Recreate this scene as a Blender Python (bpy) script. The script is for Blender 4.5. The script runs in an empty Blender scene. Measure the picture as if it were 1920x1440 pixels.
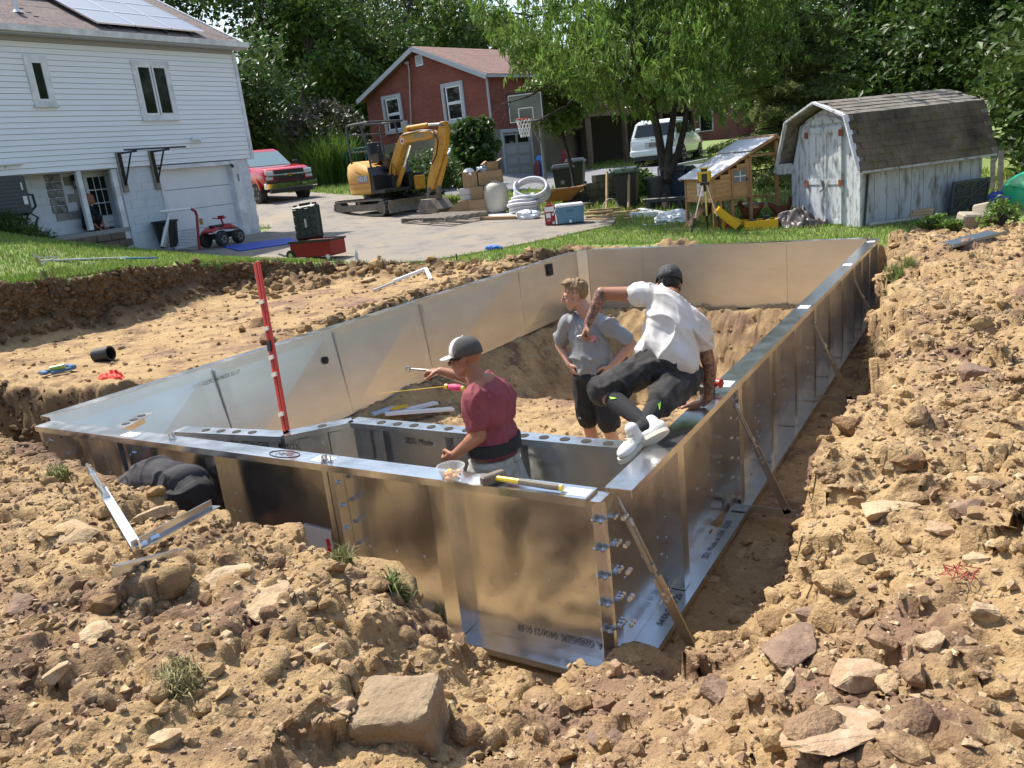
import bpy, bmesh, math, random
import numpy as np
from mathutils import Vector, Matrix, Euler

# ---------------------------------------------------------------- camera, light, exposure
SC = bpy.context.scene
COL = SC.collection
PI = math.pi
F = 1524.21
CP = np.array([1.754344, -3.596715, 2.790919])
RM = np.array([[0.8580713, 0.0472274, -0.5113542], [0.5025908, -0.2816720, 0.8173514], [-0.1054328, -0.9583478, -0.2654308]])
cam_d = bpy.data.cameras.new('camera'); cam = bpy.data.objects.new('camera', cam_d); COL.objects.link(cam)
cam_d.sensor_width = 36; cam_d.lens = F / 1920 * 36; cam_d.clip_start = 0.05; cam_d.clip_end = 2000
_m = RM @ np.diag([1, -1, -1])
cam.matrix_world = Matrix([[*_m[0], CP[0]], [*_m[1], CP[1]], [*_m[2], CP[2]], [0, 0, 0, 1]])
SC.camera = cam
SUN_DIR = Vector((-0.97 * math.cos(math.radians(56)), 0.22 * math.cos(math.radians(56)), math.sin(math.radians(56)))).normalized()
sun_d = bpy.data.lights.new('sun', 'SUN'); sun = bpy.data.objects.new('sun', sun_d); COL.objects.link(sun)
sun_d.energy = 4.6; sun_d.angle = math.radians(0.55); sun_d.color = (1.0, 0.95, 0.86)
sun.rotation_euler = SUN_DIR.to_track_quat('Z', 'Y').to_euler(); sun.location = (-20, 5, 30)
W = bpy.data.worlds.new('World'); SC.world = W; W.use_nodes = True
_nt = W.node_tree; _bg = _nt.nodes['Background']
_sk = _nt.nodes.new('ShaderNodeTexSky'); _sk.sky_type = 'NISHITA'; _sk.sun_disc = False
_sk.sun_elevation = math.radians(56); _sk.sun_rotation = math.atan2(SUN_DIR.x, SUN_DIR.y)
_sk.air_density = 1.2; _sk.dust_density = 1.8; _sk.ozone_density = 1.0
_nt.links.new(_sk.outputs[0], _bg.inputs[0]); _bg.inputs[1].default_value = 0.15
SC.view_settings.view_transform = 'Standard'; SC.view_settings.look = 'None'
SC.view_settings.exposure = 0.66; SC.view_settings.gamma = 1.0; SC.view_settings.use_curve_mapping = False
SC.render.engine = 'CYCLES'
SC.cycles.use_denoising = True
SC.cycles.max_bounces = 8; SC.cycles.diffuse_bounces = 3; SC.cycles.glossy_bounces = 6
SC.cycles.transparent_max_bounces = 12; SC.cycles.caustics_reflective = True; SC.cycles.blur_glossy = 1.0; SC.cycles.sample_clamp_indirect = 6.0; SC.cycles.caustics_refractive = False

# ---------------------------------------------------------------- helpers
def wd(x, y): return RM @ np.array([x - 960., y - 720., F])
def P(x, y, z): d = wd(x, y); return Vector(CP + d * ((z - CP[2]) / d[2]))
def PX(x, y, v): d = wd(x, y); return Vector(CP + d * ((v - CP[0]) / d[0]))
def PY(x, y, v): d = wd(x, y); return Vector(CP + d * ((v - CP[1]) / d[1]))
def plane(x, y): return .95 - .035 * (x + 1.5) + .03 * (y - 13)
def PG(x, y, off=0.0):
    d = wd(x, y); t = (plane(CP[0], CP[1]) + off - CP[2]) / (d[2] - (-.035 * d[0] + .03 * d[1])); return Vector(CP + d * t)
def rnd(a, b): return random.uniform(a, b)

def vnoise(x, y, z, seed=0):
    x = np.asarray(x, float); y = np.asarray(y, float); z = np.asarray(z, float)
    xi = np.floor(x).astype(np.int64); yi = np.floor(y).astype(np.int64); zi = np.floor(z).astype(np.int64)
    u = x - xi; v = y - yi; w = z - zi
    u = u * u * (3 - 2 * u); v = v * v * (3 - 2 * v); w = w * w * (3 - 2 * w)
    def h(a, b, c):
        n = (a * 374761393 + b * 668265263 + c * 2147483647 + seed * 974711) & 0xffffffff
        n = ((n ^ (n >> 13)) * 1274126177) & 0xffffffff
        n = ((n ^ (n >> 16)) * 2246822519) & 0xffffffff
        return ((n ^ (n >> 15)) & 0xffff) / 32767.5 - 1
    def L(a, b, t): return a + (b - a) * t
    return L(L(L(h(xi, yi, zi), h(xi + 1, yi, zi), u), L(h(xi, yi + 1, zi), h(xi + 1, yi + 1, zi), u), v),
             L(L(h(xi, yi, zi + 1), h(xi + 1, yi, zi + 1), u), L(h(xi, yi + 1, zi + 1), h(xi + 1, yi + 1, zi + 1), u), v), w)
def fbm(x, y, z, sc, oc=4, seed=0, billow=False):
    t = 0; a = 1; s = 0
    for i in range(oc):
        n = vnoise(x * sc, y * sc, z * sc, seed + i * 7)
        t = t + a * (np.abs(n) * 2 - .6 if billow else n); s += a; a *= .5; sc *= 2.07
    return t / s

class MB:
    def __init__(s): s.v = []; s.f = []; s.T = None
    def add(s, vs, fs):
        o = len(s.v)
        if s.T is not None: vs = [s.T @ Vector(p) for p in vs]
        s.v += [tuple(p) for p in vs]; s.f += [[i + o for i in f] for f in fs]; return s
    def box(s, c, d, rot=None, taper=(1, 1)):
        M = Euler(rot).to_matrix() if rot is not None else None; vs = []
        for k in (-1, 1):
            tx, ty = taper if k > 0 else (1, 1)
            for a, b in ((-1, -1), (1, -1), (1, 1), (-1, 1)):
                p = Vector((a * d[0] / 2 * tx, b * d[1] / 2 * ty, k * d[2] / 2)); vs.append((M @ p if M else p) + Vector(c))
        return s.add(vs, [(3, 2, 1, 0), (4, 5, 6, 7), (0, 1, 5, 4), (1, 2, 6, 5), (2, 3, 7, 6), (3, 0, 4, 7)])
    def beam(s, a, b, w, h, up=(0, 0, 1)):
        a = Vector(a); b = Vector(b); d = (b - a).normalized(); up = Vector(up)
        if abs(d.dot(up)) > .98: up = Vector((1, 0, 0))
        x = d.cross(up).normalized(); y = x.cross(d).normalized(); vs = []
        for p in (a, b):
            for i, j in ((-1, -1), (1, -1), (1, 1), (-1, 1)): vs.append(p + x * (i * w / 2) + y * (j * h / 2))
        return s.add(vs, [(3, 2, 1, 0), (4, 5, 6, 7), (0, 1, 5, 4), (1, 2, 6, 5), (2, 3, 7, 6), (3, 0, 4, 7)])
    def tube(s, pts, r, n=8, cap=True, closed=False):
        pts = [Vector(p) for p in pts]; m = len(pts); rs = r if isinstance(r, (list, tuple)) else [r] * m
        vs = []; prev = None
        for i, p in enumerate(pts):
            if closed: d = (pts[(i + 1) % m] - pts[i - 1])
            else: d = (pts[min(i + 1, m - 1)] - pts[max(i - 1, 0)])
            d = d.normalized() if d.length > 1e-9 else Vector((0, 0, 1))
            if prev is None:
                u = Vector((0, 0, 1)) if abs(d.z) < .9 else Vector((1, 0, 0)); x = d.cross(u).normalized()
            else:
                x = prev - d * prev.dot(d); x = x.normalized() if x.length > 1e-6 else d.orthogonal().normalized()
            prev = x; y = d.cross(x)
            for k in range(n):
                a = 2 * PI * k / n; vs.append(p + (x * math.cos(a) + y * math.sin(a)) * rs[i])
        fs = []
        for i in range(m if closed else m - 1):
            j = (i + 1) % m
            for k in range(n): fs.append((i * n + k, i * n + (k + 1) % n, j * n + (k + 1) % n, j * n + k))
        if cap and not closed: fs += [tuple(reversed(range(n))), tuple(range((m - 1) * n, m * n))]
        return s.add(vs, fs)
    def lathe(s, prof, n=16, c=(0, 0, 0), M=None, cap=True):
        vs = []; fs = []; c = Vector(c)
        for r, z in prof:
            for k in range(n):
                a = 2 * PI * k / n; p = Vector((r * math.cos(a), r * math.sin(a), z)); vs.append((M @ p if M else p) + c)
        for i in range(len(prof) - 1):
            for k in range(n): fs.append((i * n + k, i * n + (k + 1) % n, (i + 1) * n + (k + 1) % n, (i + 1) * n + k))
        if cap: fs += [tuple(reversed(range(n))), tuple(range((len(prof) - 1) * n, len(prof) * n))]
        return s.add(vs, fs)
    def cyl(s, a, b, r, n=12, r2=None): return s.tube([a, b], [r, r if r2 is None else r2], n)
    def prism(s, poly, w0, w1, axis='y'):
        m = len(poly); vs = []
        for w in (w0, w1):
            for a, b in poly: vs.append({'y': (a, w, b), 'x': (w, a, b), 'z': (a, b, w)}[axis])
        fs = [tuple(range(m)), tuple(reversed(range(m, 2 * m)))] + [(i, i + m, (i + 1) % m + m, (i + 1) % m) for i in range(m)]
        return s.add(vs, fs)
    def loft(s, rings, cap=True, closed=True):
        n = len(rings[0]); vs = [p for r in rings for p in r]; fs = []
        for i in range(len(rings) - 1):
            for k in range(n if closed else n - 1): fs.append((i * n + k, i * n + (k + 1) % n, (i + 1) * n + (k + 1) % n, (i + 1) * n + k))
        if cap: fs += [tuple(reversed(range(n))), tuple(range((len(rings) - 1) * n, len(rings) * n))]
        return s.add(vs, fs)
    def quad(s, *p): return s.add(p, [tuple(range(len(p)))])
    def sphere(s, c, r, n=12, m=8, sc=(1, 1, 1)):
        c = Vector(c); prof = [(r * math.sin(PI * i / m) + (1e-4 if i in (0, m) else 0), -r * math.cos(PI * i / m)) for i in range(m + 1)]
        o = len(s.v); T = s.T; s.T = None; s.lathe(prof, n)
        for i in range(o, len(s.v)):
            p = Vector(s.v[i]); p = Vector((p.x * sc[0], p.y * sc[1], p.z * sc[2])) + c
            s.v[i] = tuple(T @ p if T is not None else p)
        s.T = T; return s
    def mesh(s, name, bevel=0, smooth=None):
        me = bpy.data.meshes.new(name); me.from_pydata(s.v, [], s.f); return finish(me, bevel, smooth)

def finish(me, bevel=0, smooth=None):
    bm = bmesh.new(); bm.from_mesh(me)
    bmesh.ops.recalc_face_normals(bm, faces=bm.faces)
    if bevel:
        es = [e for e in bm.edges if len(e.link_faces) == 2 and e.calc_face_angle(0) > .5]
        bmesh.ops.bevel(bm, geom=es, offset=bevel, segments=1, affect='EDGES', clamp_overlap=True)
    bm.to_mesh(me); bm.free()
    if smooth:
        me.polygons.foreach_set('use_smooth', [True] * len(me.polygons)); me.set_sharp_from_angle(angle=math.radians(smooth))
    me.update(); return me

def obj(name, mb, mat, parent=None, bevel=0, smooth=None, loc=None, rot=None, label=None, kind=None):
    me = mb if isinstance(mb, bpy.types.Mesh) else mb.mesh(name, bevel, smooth)
    if mat is not None and len(me.materials) == 0: me.materials.append(mat)
    o = bpy.data.objects.new(name, me); COL.objects.link(o)
    if parent is not None: o.parent = parent
    if loc is not None: o.location = loc
    if rot is not None: o.rotation_euler = rot
    if label: o['label'] = label
    if kind: o['kind'] = kind
    return o
def thing(name, label, cat, loc=(0, 0, 0), rz=0.0, group=None):
    o = bpy.data.objects.new(name, None); o.empty_display_size = .1; COL.objects.link(o)
    o.location = loc; o.rotation_euler = (0, 0, rz) if not isinstance(rz, (tuple, list, Euler)) else rz
    return tag(o, label, cat, group)
def tag(o, label, cat, group=None):
    o['label'] = label; o['category'] = cat
    if group: o['group'] = group
    return o
def dup(root, loc, rz, label, group=None):
    r = root.copy(); COL.objects.link(r); r.location = loc; r.rotation_euler = (0, 0, rz) if not isinstance(rz, (tuple, list)) else rz
    r['label'] = label
    if group: r['group'] = group
    for ch in list(root.children):
        c = ch.copy(); COL.objects.link(c); c.parent = r
        for g in ch.children: d = g.copy(); COL.objects.link(d); d.parent = c
    return r
def text_mesh(body, size, align='CENTER'):
    cu = bpy.data.curves.new('lettering', 'FONT'); cu.body = body; cu.size = size; cu.align_x = align; cu.align_y = 'CENTER'; cu.resolution_u = 2
    o = bpy.data.objects.new('lettering', cu); COL.objects.link(o)
    me = bpy.data.meshes.new_from_object(o.evaluated_get(bpy.context.evaluated_depsgraph_get()))
    bpy.data.objects.remove(o); me.materials.clear(); return me
def letter(body, size, mat, parent, loc, xdir, ydir, align='CENTER', name='lettering'):
    x = Vector(xdir).normalized(); y = Vector(ydir); y = (y - x * y.dot(x)).normalized(); z = x.cross(y)
    o = obj(name, text_mesh(body, size, align), mat, parent)
    o.matrix_local = Matrix(((x.x, y.x, z.x, loc[0]), (x.y, y.y, z.y, loc[1]), (x.z, y.z, z.z, loc[2]), (0, 0, 0, 1))); return o

# ---------------------------------------------------------------- materials
MATS = {}
def M_(name, col, rough=.6, metal=0.0, col2=None, nsc=6.0, col3=None, nsc3=40.0, bump=0.0, bsc=60.0, spec=.5, trans=0.0, stretch=None, lo=.35, hi=.65, coat=0.0, island=None, alpha=None, sub=None, rvar=0.0):
    if name in MATS: return MATS[name]
    m = bpy.data.materials.new(name); m.use_nodes = True; nt = m.node_tree; N = nt.nodes; L = nt.links; b = N['Principled BSDF']
    b.inputs['Roughness'].default_value = rough; b.inputs['Metallic'].default_value = metal; b.inputs['Specular IOR Level'].default_value = spec
    b.inputs['Coat Weight'].default_value = coat
    def rgb(c): return (*c[:3], 1)
    tc = N.new('ShaderNodeTexCoord'); src = N.new('ShaderNodeNewGeometry').outputs['Position']
    if stretch:
        mp = N.new('ShaderNodeMapping'); mp.inputs['Scale'].default_value = stretch; L.new(src, mp.inputs['Vector']); src = mp.outputs[0]
    cur = None
    def noise(sc, det=5.0):
        n = N.new('ShaderNodeTexNoise'); n.inputs['Scale'].default_value = sc; n.inputs['Detail'].default_value = det; n.inputs['Roughness'].default_value = .6; L.new(src, n.inputs['Vector']); return n.outputs['Fac']
    def ramp(x, a, c):
        r = N.new('ShaderNodeMapRange'); r.inputs[1].default_value = a; r.inputs[2].default_value = c; L.new(x, r.inputs[0]); return r.outputs[0]
    def mix(fac, a, c):
        x = N.new('ShaderNodeMix'); x.data_type = 'RGBA'; L.new(fac, x.inputs[0])
        for k, i in ((a, 6), (c, 7)):
            if isinstance(k, tuple): x.inputs[i].default_value = rgb(k)
            else: L.new(k, x.inputs[i])
        return x.outputs[2]
    cur = tuple(col)
    if col2 is not None: cur = mix(ramp(noise(nsc), lo, hi), cur, tuple(col2))
    if col3 is not None: cur = mix(ramp(noise(nsc3, 4), .5, .68), cur, tuple(col3))
    if island is not None:
        g = N.new('ShaderNodeNewGeometry'); hs = N.new('ShaderNodeHueSaturation')
        r = ramp(g.outputs['Random Per Island'], 0, 1); r.node.inputs[3].default_value = 1 - island; r.node.inputs[4].default_value = 1 + island
        L.new(r, hs.inputs['Value'])
        r2 = ramp(g.outputs['Random Per Island'], 0, 1); r2.node.inputs[3].default_value = .5 - island * .06; r2.node.inputs[4].default_value = .5 + island * .03
        L.new(r2, hs.inputs['Hue'])
        if isinstance(cur, tuple): hs.inputs['Color'].default_value = rgb(cur)
        else: L.new(cur, hs.inputs['Color'])
        cur = hs.outputs[0]
    if isinstance(cur, tuple): b.inputs['Base Color'].default_value = rgb(cur)
    else: L.new(cur, b.inputs['Base Color'])
    if rvar:
        r = ramp(noise(nsc * 1.7), .3, .7); r.node.inputs[3].default_value = max(.02, rough - rvar); r.node.inputs[4].default_value = rough + rvar; L.new(r, b.inputs['Roughness'])
    if bump:
        bp = N.new('ShaderNodeBump'); bp.inputs['Strength'].default_value = min(1, bump); bp.inputs['Distance'].default_value = .02 if bump <= 1 else .02 * bump
        L.new(noise(bsc, 6), bp.inputs['Height']); L.new(bp.outputs[0], b.inputs['Normal'])
    if trans:
        t = N.new('ShaderNodeBsdfTranslucent'); ms = N.new('ShaderNodeMixShader'); ms.inputs[0].default_value = trans
        if isinstance(cur, tuple): t.inputs[0].default_value = rgb(cur)
        else: L.new(cur, t.inputs[0])
        L.new(b.outputs[0], ms.inputs[1]); L.new(t.outputs[0], ms.inputs[2]); L.new(ms.outputs[0], N['Material Output'].inputs[0])
    if alpha is not None: b.inputs['Alpha'].default_value = alpha
    MATS[name] = m; return m
def plain(name, col, rough=.5, metal=0.0, **k): return M_(name, col, rough, metal, **k)

STEEL = M_('galvanised steel', (.76, .77, .78), .21, .95, col2=(.67, .68, .69), nsc=3.0, col3=(.74, .74, .74), nsc3=55, bump=.35, bsc=1.6, rvar=.06)
STEEL_IN = M_('rolled steel inner face', (.73, .725, .715), .3, .95, col2=(.66, .655, .645), nsc=2.0, bump=.1, bsc=1.5, rvar=.015, stretch=(1, 1, 2.2))
ZINC = M_('bright zinc', (.75, .76, .78), .25, 1.0)
STEEL_DK = M_('dull steel', (.42, .44, .46), .4, 1.0, col2=(.33, .34, .35), nsc=8)
INK = plain('black ink', (.02, .02, .025), .7)
BLACK = M_('black plastic', (.018, .019, .021), .45, col2=(.028, .029, .03), nsc=9)
BLACKM = M_('black painted metal', (.02, .02, .022), .4)
RUBBER = M_('rubber', (.022, .022, .022), .85, col2=(.06, .055, .05), nsc=14)
WHITE = M_('white paint', (.78, .79, .8), .45, col2=(.7, .71, .72), nsc=4)
WHITEP = plain('white plastic', (.8, .8, .8), .4)
GLASS_DK = M_('dark window glass', (.012, .014, .015), .06, spec=.6)
WOOD = M_('new lumber', (.5, .36, .2), .7, col2=(.4, .27, .14), nsc=5, stretch=(1, 1, 1), bump=.2, bsc=40)
WOODG = M_('weathered grey lumber', (.34, .3, .25), .85, col2=(.2, .17, .14), nsc=9, bump=.4, bsc=60)
CARD = M_('cardboard', (.36, .23, .125), .8, col2=(.31, .2, .105), nsc=5)
RED = M_('red plastic', (.42, .015, .02), .4, col2=(.34, .012, .016), nsc=6)
# ---------------------------------------------------------------- ground
rng = np.random.default_rng(7); random.seed(11)
E1 = np.array([(-11.2, -5), (-11.0, 2.7), (-10.65, 4.7), (-11.1, 6.75), (-10.5, 7.55), (-9.4, 8.6), (-7.6, 8.85), (-6.05, 9.15), (-5.2, 10.0), (-4.5, 10.05), (.2, 10.05), (.2, 2.0), (-3, .6), (-9, .8), (-9.5, -5)])
E2 = np.array([(-4.2, -.32), (-3.3, -.55), (-2.2, -.62), (-1.5, -.62), (-1.0, -.55), (-.7, -.42), (-.3, -.3), (.1, -.2), (.45, -.12), (.68, .08), (.98, .2), (.84, .8), (.76, 1.15), (.74, 1.8), (1.06, 2.15), (.82, 4.2), (.55, 6.6), (.32, 8.7), (.26, 10.0), (-4.9, 9.95), (-5.25, 9.2), (-5.6, 5), (-6.0, 1.5), (-6.5, 1.2), (-7.8, 1.1), (-10.2, 1.3), (-10.2, .4), (-6.4, .05)])
def sdf(px, py, poly):
    d = np.full(px.shape, 1e9); inside = np.zeros(px.shape, bool); n = len(poly)
    for i in range(n):
        ax, ay = poly[i]; bx, by = poly[(i + 1) % n]; ex, ey = bx - ax, by - ay
        t = np.clip(((px - ax) * ex + (py - ay) * ey) / (ex * ex + ey * ey), 0, 1)
        d = np.minimum(d, np.hypot(px - ax - t * ex, py - ay - t * ey))
        c = ((ay > py) != (by > py)) & (px < (bx - ax) * (py - ay) / (by - ay + 1e-12) + ax); inside ^= c
    return np.where(inside, -d, d)
def sstep(a, b, x): t = np.clip((x - a) / (b - a), 0, 1); return t * t * (3 - 2 * t)
CTRL = np.array([(-5.6, -.4, .92), (-7.5, -.6, 1.0), (-3.56, -.62, .93), (-2.6, -.8, .93), (-2.05, -.85, .92), (-1.38, -.9, .88), (-1.04, -.9, .82), (-.78, -.75, .57), (-.6, -.63, .2), (-.2, -.45, .0), (.12, -.3, -.06), (.45, -.15, .1), (.72, 0, .5), (1.02, .12, .86), (.95, .5, .95), (.9, .9, .98), (.9, 1.6, 1.0), (1.15, 2.1, 1.02), (.95, 4, 1.0), (.6, 6.8, 1.0), (.5, 8, .98), (.4, 9.6, .92),
    (-1.23, -2.53, .97), (-.45, -2.05, .78), (.33, -1.6, .66), (1.2, -1.48, .9), (1.87, -1.45, 1.1), (.25, -.9, .3), (-.9, -1.35, .86), (-.3, -1.3, .6), (-2, -1.6, 1.03), (-4, -1.6, 1.08), (-6, -2, 1.1), (2, 0, 1.12), (2.2, 2, 1.12), (2, 5, 1.1), (2.2, 8, 1.05), (4, 0, 1.25), (4, 5, 1.2), (4, 9, 1.05), (1.75, -3.6, 1.2), (-1, -3.8, 1.15), (-4, -4, 1.15), (5, -4, 1.3), (-9, -4, 1.2), (.9, -.6, .6), (1.4, -.4, .95), (.6, -1.1, .55), (3, 11.5, .95), (1.2, 11, .92)])
_K = np.hypot(CTRL[:, None, 0] - CTRL[None, :, 0], CTRL[:, None, 1] - CTRL[None, :, 1])
_n = len(CTRL); _A = np.zeros((_n + 1, _n + 1)); _A[:_n, :_n] = _K; _A[:_n, _n] = 1; _A[_n, :_n] = 1
_w = np.linalg.solve(_A, np.append(CTRL[:, 2], 0))
def pile(x, y):
    z = np.full(x.shape, _w[-1])
    for i in range(_n): z = z + _w[i] * np.hypot(x - CTRL[i, 0], y - CTRL[i, 1])
    return np.clip(z, 0, 1.5)
def rise(x, y): return .42 * sstep(-15.2, -18.5, x) * sstep(14.2, 17.5, y) * sstep(34, 26, y)
def lawn_z(x, y):
    yy = np.clip(y, -6, 48); z = .95 - .035 * (np.clip(x, -60, 8) + 1.5) + .03 * (yy - 13)
    b = np.interp(y, [2.7, 4.8, 6.7, 7.5, 8.6, 9.3], [.79, .67, .38, .28, .08, 0])
    z = z + b * sstep(-8.5, -10.5, x) * (1 + .25 * np.clip(-11 - x, 0, 4.5))
    z = z + rise(x, y)
    return z + .1 * sstep(11.2, 10.2, y) * sstep(-7, -5, x)
def pool_floor(x, y):
    prof = np.interp(y, [-1, 2, 5.6, 7.6, 8.6, 9.6], [0, -.03, -.4, -1.3, -1.4, -.3])
    d = np.minimum(np.minimum(x + 5.0, -.02 - x), 9.7 - y)
    return np.maximum(prof, -np.clip(d - .12, 0, 9) * 1.05) * ((x > -5) & (x < 0) & (y > .7))
def base_height(x, y):
    wob = .1 * fbm(x, y, 0 * x, 1.1, 4, 3) + .05 * fbm(x, y, 0 * x, 4, 3, 5)
    s1 = sdf(x, y, E1) + wob; s2 = sdf(x, y, E2) + .6 * wob
    far = sstep(10.6, 12.6, y + .4 * np.sin(x * 2)); left = sstep(-9.2, -10.2, x) * sstep(.5, 1.5, y); side = np.maximum(far, left)
    inz = (x > -.3) | (y < 1)
    out = np.where(inz, pile(x, y) * (1 - side) + lawn_z(x, y) * side, lawn_z(x, y))
    bench = .86 + .03 * fbm(x, y, 0 * x, .8, 3, 9) + .16 * np.exp(-((x + 5.75) / .35) ** 2) * sstep(3.6, 5, y) + (.16 + .2 * fbm(x, y, 0 * x, 2.3, 3, 13)) * np.exp(-((s1 + .1) / .28) ** 2) * (x < -5.4)
    h = bench + (out - bench) * (.75 * sstep(-.02, .075, s1) + .25 * sstep(-.3, .1, s1))
    low = pool_floor(x, y) - .07 * ((x > .0) | (y < 0))
    rb = (x > .1) * sstep(.6, 1.5, y); h = low + (h - low) * sstep(-.12 - .14 * rb, .1 + .22 * rb, s2)
    return h, s1, s2
xs = np.unique(np.round(np.concatenate([np.linspace(-110, -34, 26), np.arange(-34, -14, .4), np.arange(-14, -11.6, .12), np.arange(-11.6, -10.1, .035), np.arange(-10.1, -5.6, .05), np.arange(-5.6, -2.6, .03), np.arange(-2.6, 2.6, .0165), np.arange(2.6, 5, .08), np.linspace(5, 90, 30)]), 4))
ys = np.unique(np.round(np.concatenate([np.arange(-7, -3.2, .2), np.arange(-3.2, .6, .0165), np.arange(.6, 4, .033), np.arange(4, 10.4, .05), np.arange(10.4, 13, .1), np.arange(13, 33, .4), np.linspace(33, 150, 40)]), 4))
GX, GY = np.meshgrid(xs, ys)
def pg2(pts): return [PG(*p)[:2] for p in pts]
DRIVE = pg2([(545, 497), (640, 496), (720, 495), (800, 492), (880, 478), (960, 464), (1030, 450), (1085, 437), (1150, 424), (1160, 408), (1000, 402), (850, 398), (740, 390), (640, 388), (590, 382)]) + [(-30, 23), (-34, 17), (-17.2, 14.2), (-16.7, 13.2), (-16.8, 10.2), (-14.5, 9.6)]
ROAD = pg2([(735, 356), (860, 346), (940, 337), (1000, 329), (1100, 320), (1180, 313), (1300, 300), (1330, 312), (1240, 332), (1100, 350), (1000, 358), (870, 368), (735, 378)])
H, S1, S2 = base_height(GX, GY)
rag = .18 * fbm(GX, GY, 0 * GX, 1.7, 3, 21)
DIRT = (S1 < .1) | (S2 < .1) | ((GY < 1.0 + rag) & (GX > -10.9)) | ((GX > .25 + rag) & (GY < 12.6 + 2 * rag)) | ((GY < 10.25 + rag) & (GX > -5.4))
DIRT &= (GX < 40) & (GY > -40)
for _p in (DRIVE, ROAD): H -= .14 * sstep(-.1, -.35, sdf(GX, GY, np.array(_p)))
# broken earth: lumps, then clods pressed into the surface, then relief pushed along the slope
near = np.clip(1.25 - np.hypot(GX - 1, GY + 1) / 16, .35, 1)
TR = np.where((S2 < .02) & ((GX > -.02) | (GY < 0)), .25, 1.0)
rough = TR * np.where((GX > -5.05) & (GX < -.05) & (GY > .6) & (GY < 9.7), np.where(GY > 6.8, .75, .55), 1.0) * np.where((S1 < -.3) & (S2 > .3) & (GX < -5.8), .22, 1.0)
lump = .11 * fbm(GX, GY, 0 * GX, 1.3, 3, 31) + .075 * fbm(GX, GY, 0 * GX, 4.2, 3, 33, True) + .024 * fbm(GX, GY, 0 * GX, 13, 3, 35, True)
quiet = sstep(.05, .75, np.hypot((GX - .1) * .6, GY + .2))
H = H + np.where(DIRT, lump * rough * quiet, .008 * fbm(GX, GY, 0 * GX, 3, 2, 37))
infl = (GX > -5) & (GX < 0) & (GY > .7) & (GY < 6)
H = H + infl * .012 * np.sin(GY * 62 + 3 * np.sin(GX * 1.3)) * (np.abs(np.sin(GX * 2.2)) > .35)
FZ = (DIRT & (S2 > .12) & ((GY < 1) | (GX > .2)))
def splat(n, x0, x1, y0, y1, r0, r1, pw, flat=.75):
    cx = rng.uniform(x0, x1, n); cy = rng.uniform(y0, y1, n); cr = r0 * (r1 / r0) ** (rng.random(n) ** pw)
    for a, b, r in zip(cx, cy, cr):
        i0, i1 = np.searchsorted(xs, [a - r, a + r]); j0, j1 = np.searchsorted(ys, [b - r, b + r])
        if i1 - i0 < 2 or j1 - j0 < 2: continue
        k = (j0 + j1) // 2; m = (i0 + i1) // 2
        if not FZ[k, m]: continue
        sx = GX[j0:j1, i0:i1] - a; sy = GY[j0:j1, i0:i1] - b; e = rng.uniform(.7, 1.4); t = rng.uniform(0, PI)
        u = (sx * math.cos(t) + sy * math.sin(t)) / e; v = (-sx * math.sin(t) + sy * math.cos(t)) * e
        q = 1 - (np.abs(u) ** 2.4 + np.abs(v) ** 2.4) / r ** 2.4
        hh = H[k, m] - r * .25 + np.where(q > 0, np.clip(q, 0, 1) ** .45 * r * flat, -9) + (u * rng.uniform(-.3, .3) + v * rng.uniform(-.3, .3))
        H[j0:j1, i0:i1] = np.maximum(H[j0:j1, i0:i1], np.where(q > 0, hh, -9))
splat(1300, -7, 2.6, -3.2, 11, .1, .3, 1.5, .3)
splat(8000, -7, 2.6, -3.2, 1.2, .018, .075, 3.0, .55)
splat(3000, .2, 2.6, .6, 11, .045, .11, 2.2, .5)
gy, gx = np.gradient(H); dX = np.gradient(xs)[None, :]; dY = np.gradient(ys)[:, None]
gx = gx / dX; gy = gy / dY; sl = np.clip(np.hypot(gx, gy) - .6, 0, 3) / 3
nz = .11 * fbm(GX, GY, H, 2.6, 4, 41) + .05 * fbm(GX, GY, H, 9, 3, 43)
g = np.hypot(gx, gy) + 1e-6
VX = GX - np.where(DIRT, gx / g * nz * np.minimum(1, sl * 2.2), 0); VY = GY - np.where(DIRT, gy / g * nz * np.minimum(1, sl * 2.2), 0)
H = H + np.where(DIRT, .006 * near * fbm(GX, GY, H, 45, 2, 47), 0)

def ground_at(x, y):
    i = int(np.clip(np.searchsorted(xs, x) - 1, 0, len(xs) - 2)); j = int(np.clip(np.searchsorted(ys, y) - 1, 0, len(ys) - 2))
    u = (x - xs[i]) / (xs[i + 1] - xs[i]); v = (y - ys[j]) / (ys[j + 1] - ys[j])
    return float((H[j, i] * (1 - u) + H[j, i + 1] * u) * (1 - v) + (H[j + 1, i] * (1 - u) + H[j + 1, i + 1] * u) * v)
def ground_np(x, y):
    i = np.clip(np.searchsorted(xs, x) - 1, 0, len(xs) - 2); j = np.clip(np.searchsorted(ys, y) - 1, 0, len(ys) - 2)
    u = (x - xs[i]) / (xs[i + 1] - xs[i]); v = (y - ys[j]) / (ys[j + 1] - ys[j])
    return (H[j, i] * (1 - u) + H[j, i + 1] * u) * (1 - v) + (H[j + 1, i] * (1 - u) + H[j + 1, i + 1] * u) * v
def hitg(px, py, z0=1.0):
    """where the sight line of a photo point meets the ground"""
    z = z0
    for _ in range(25):
        q = P(px, py, z); z = .5 * z + .5 * ground_at(q.x, q.y)
    return P(px, py, z)

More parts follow.
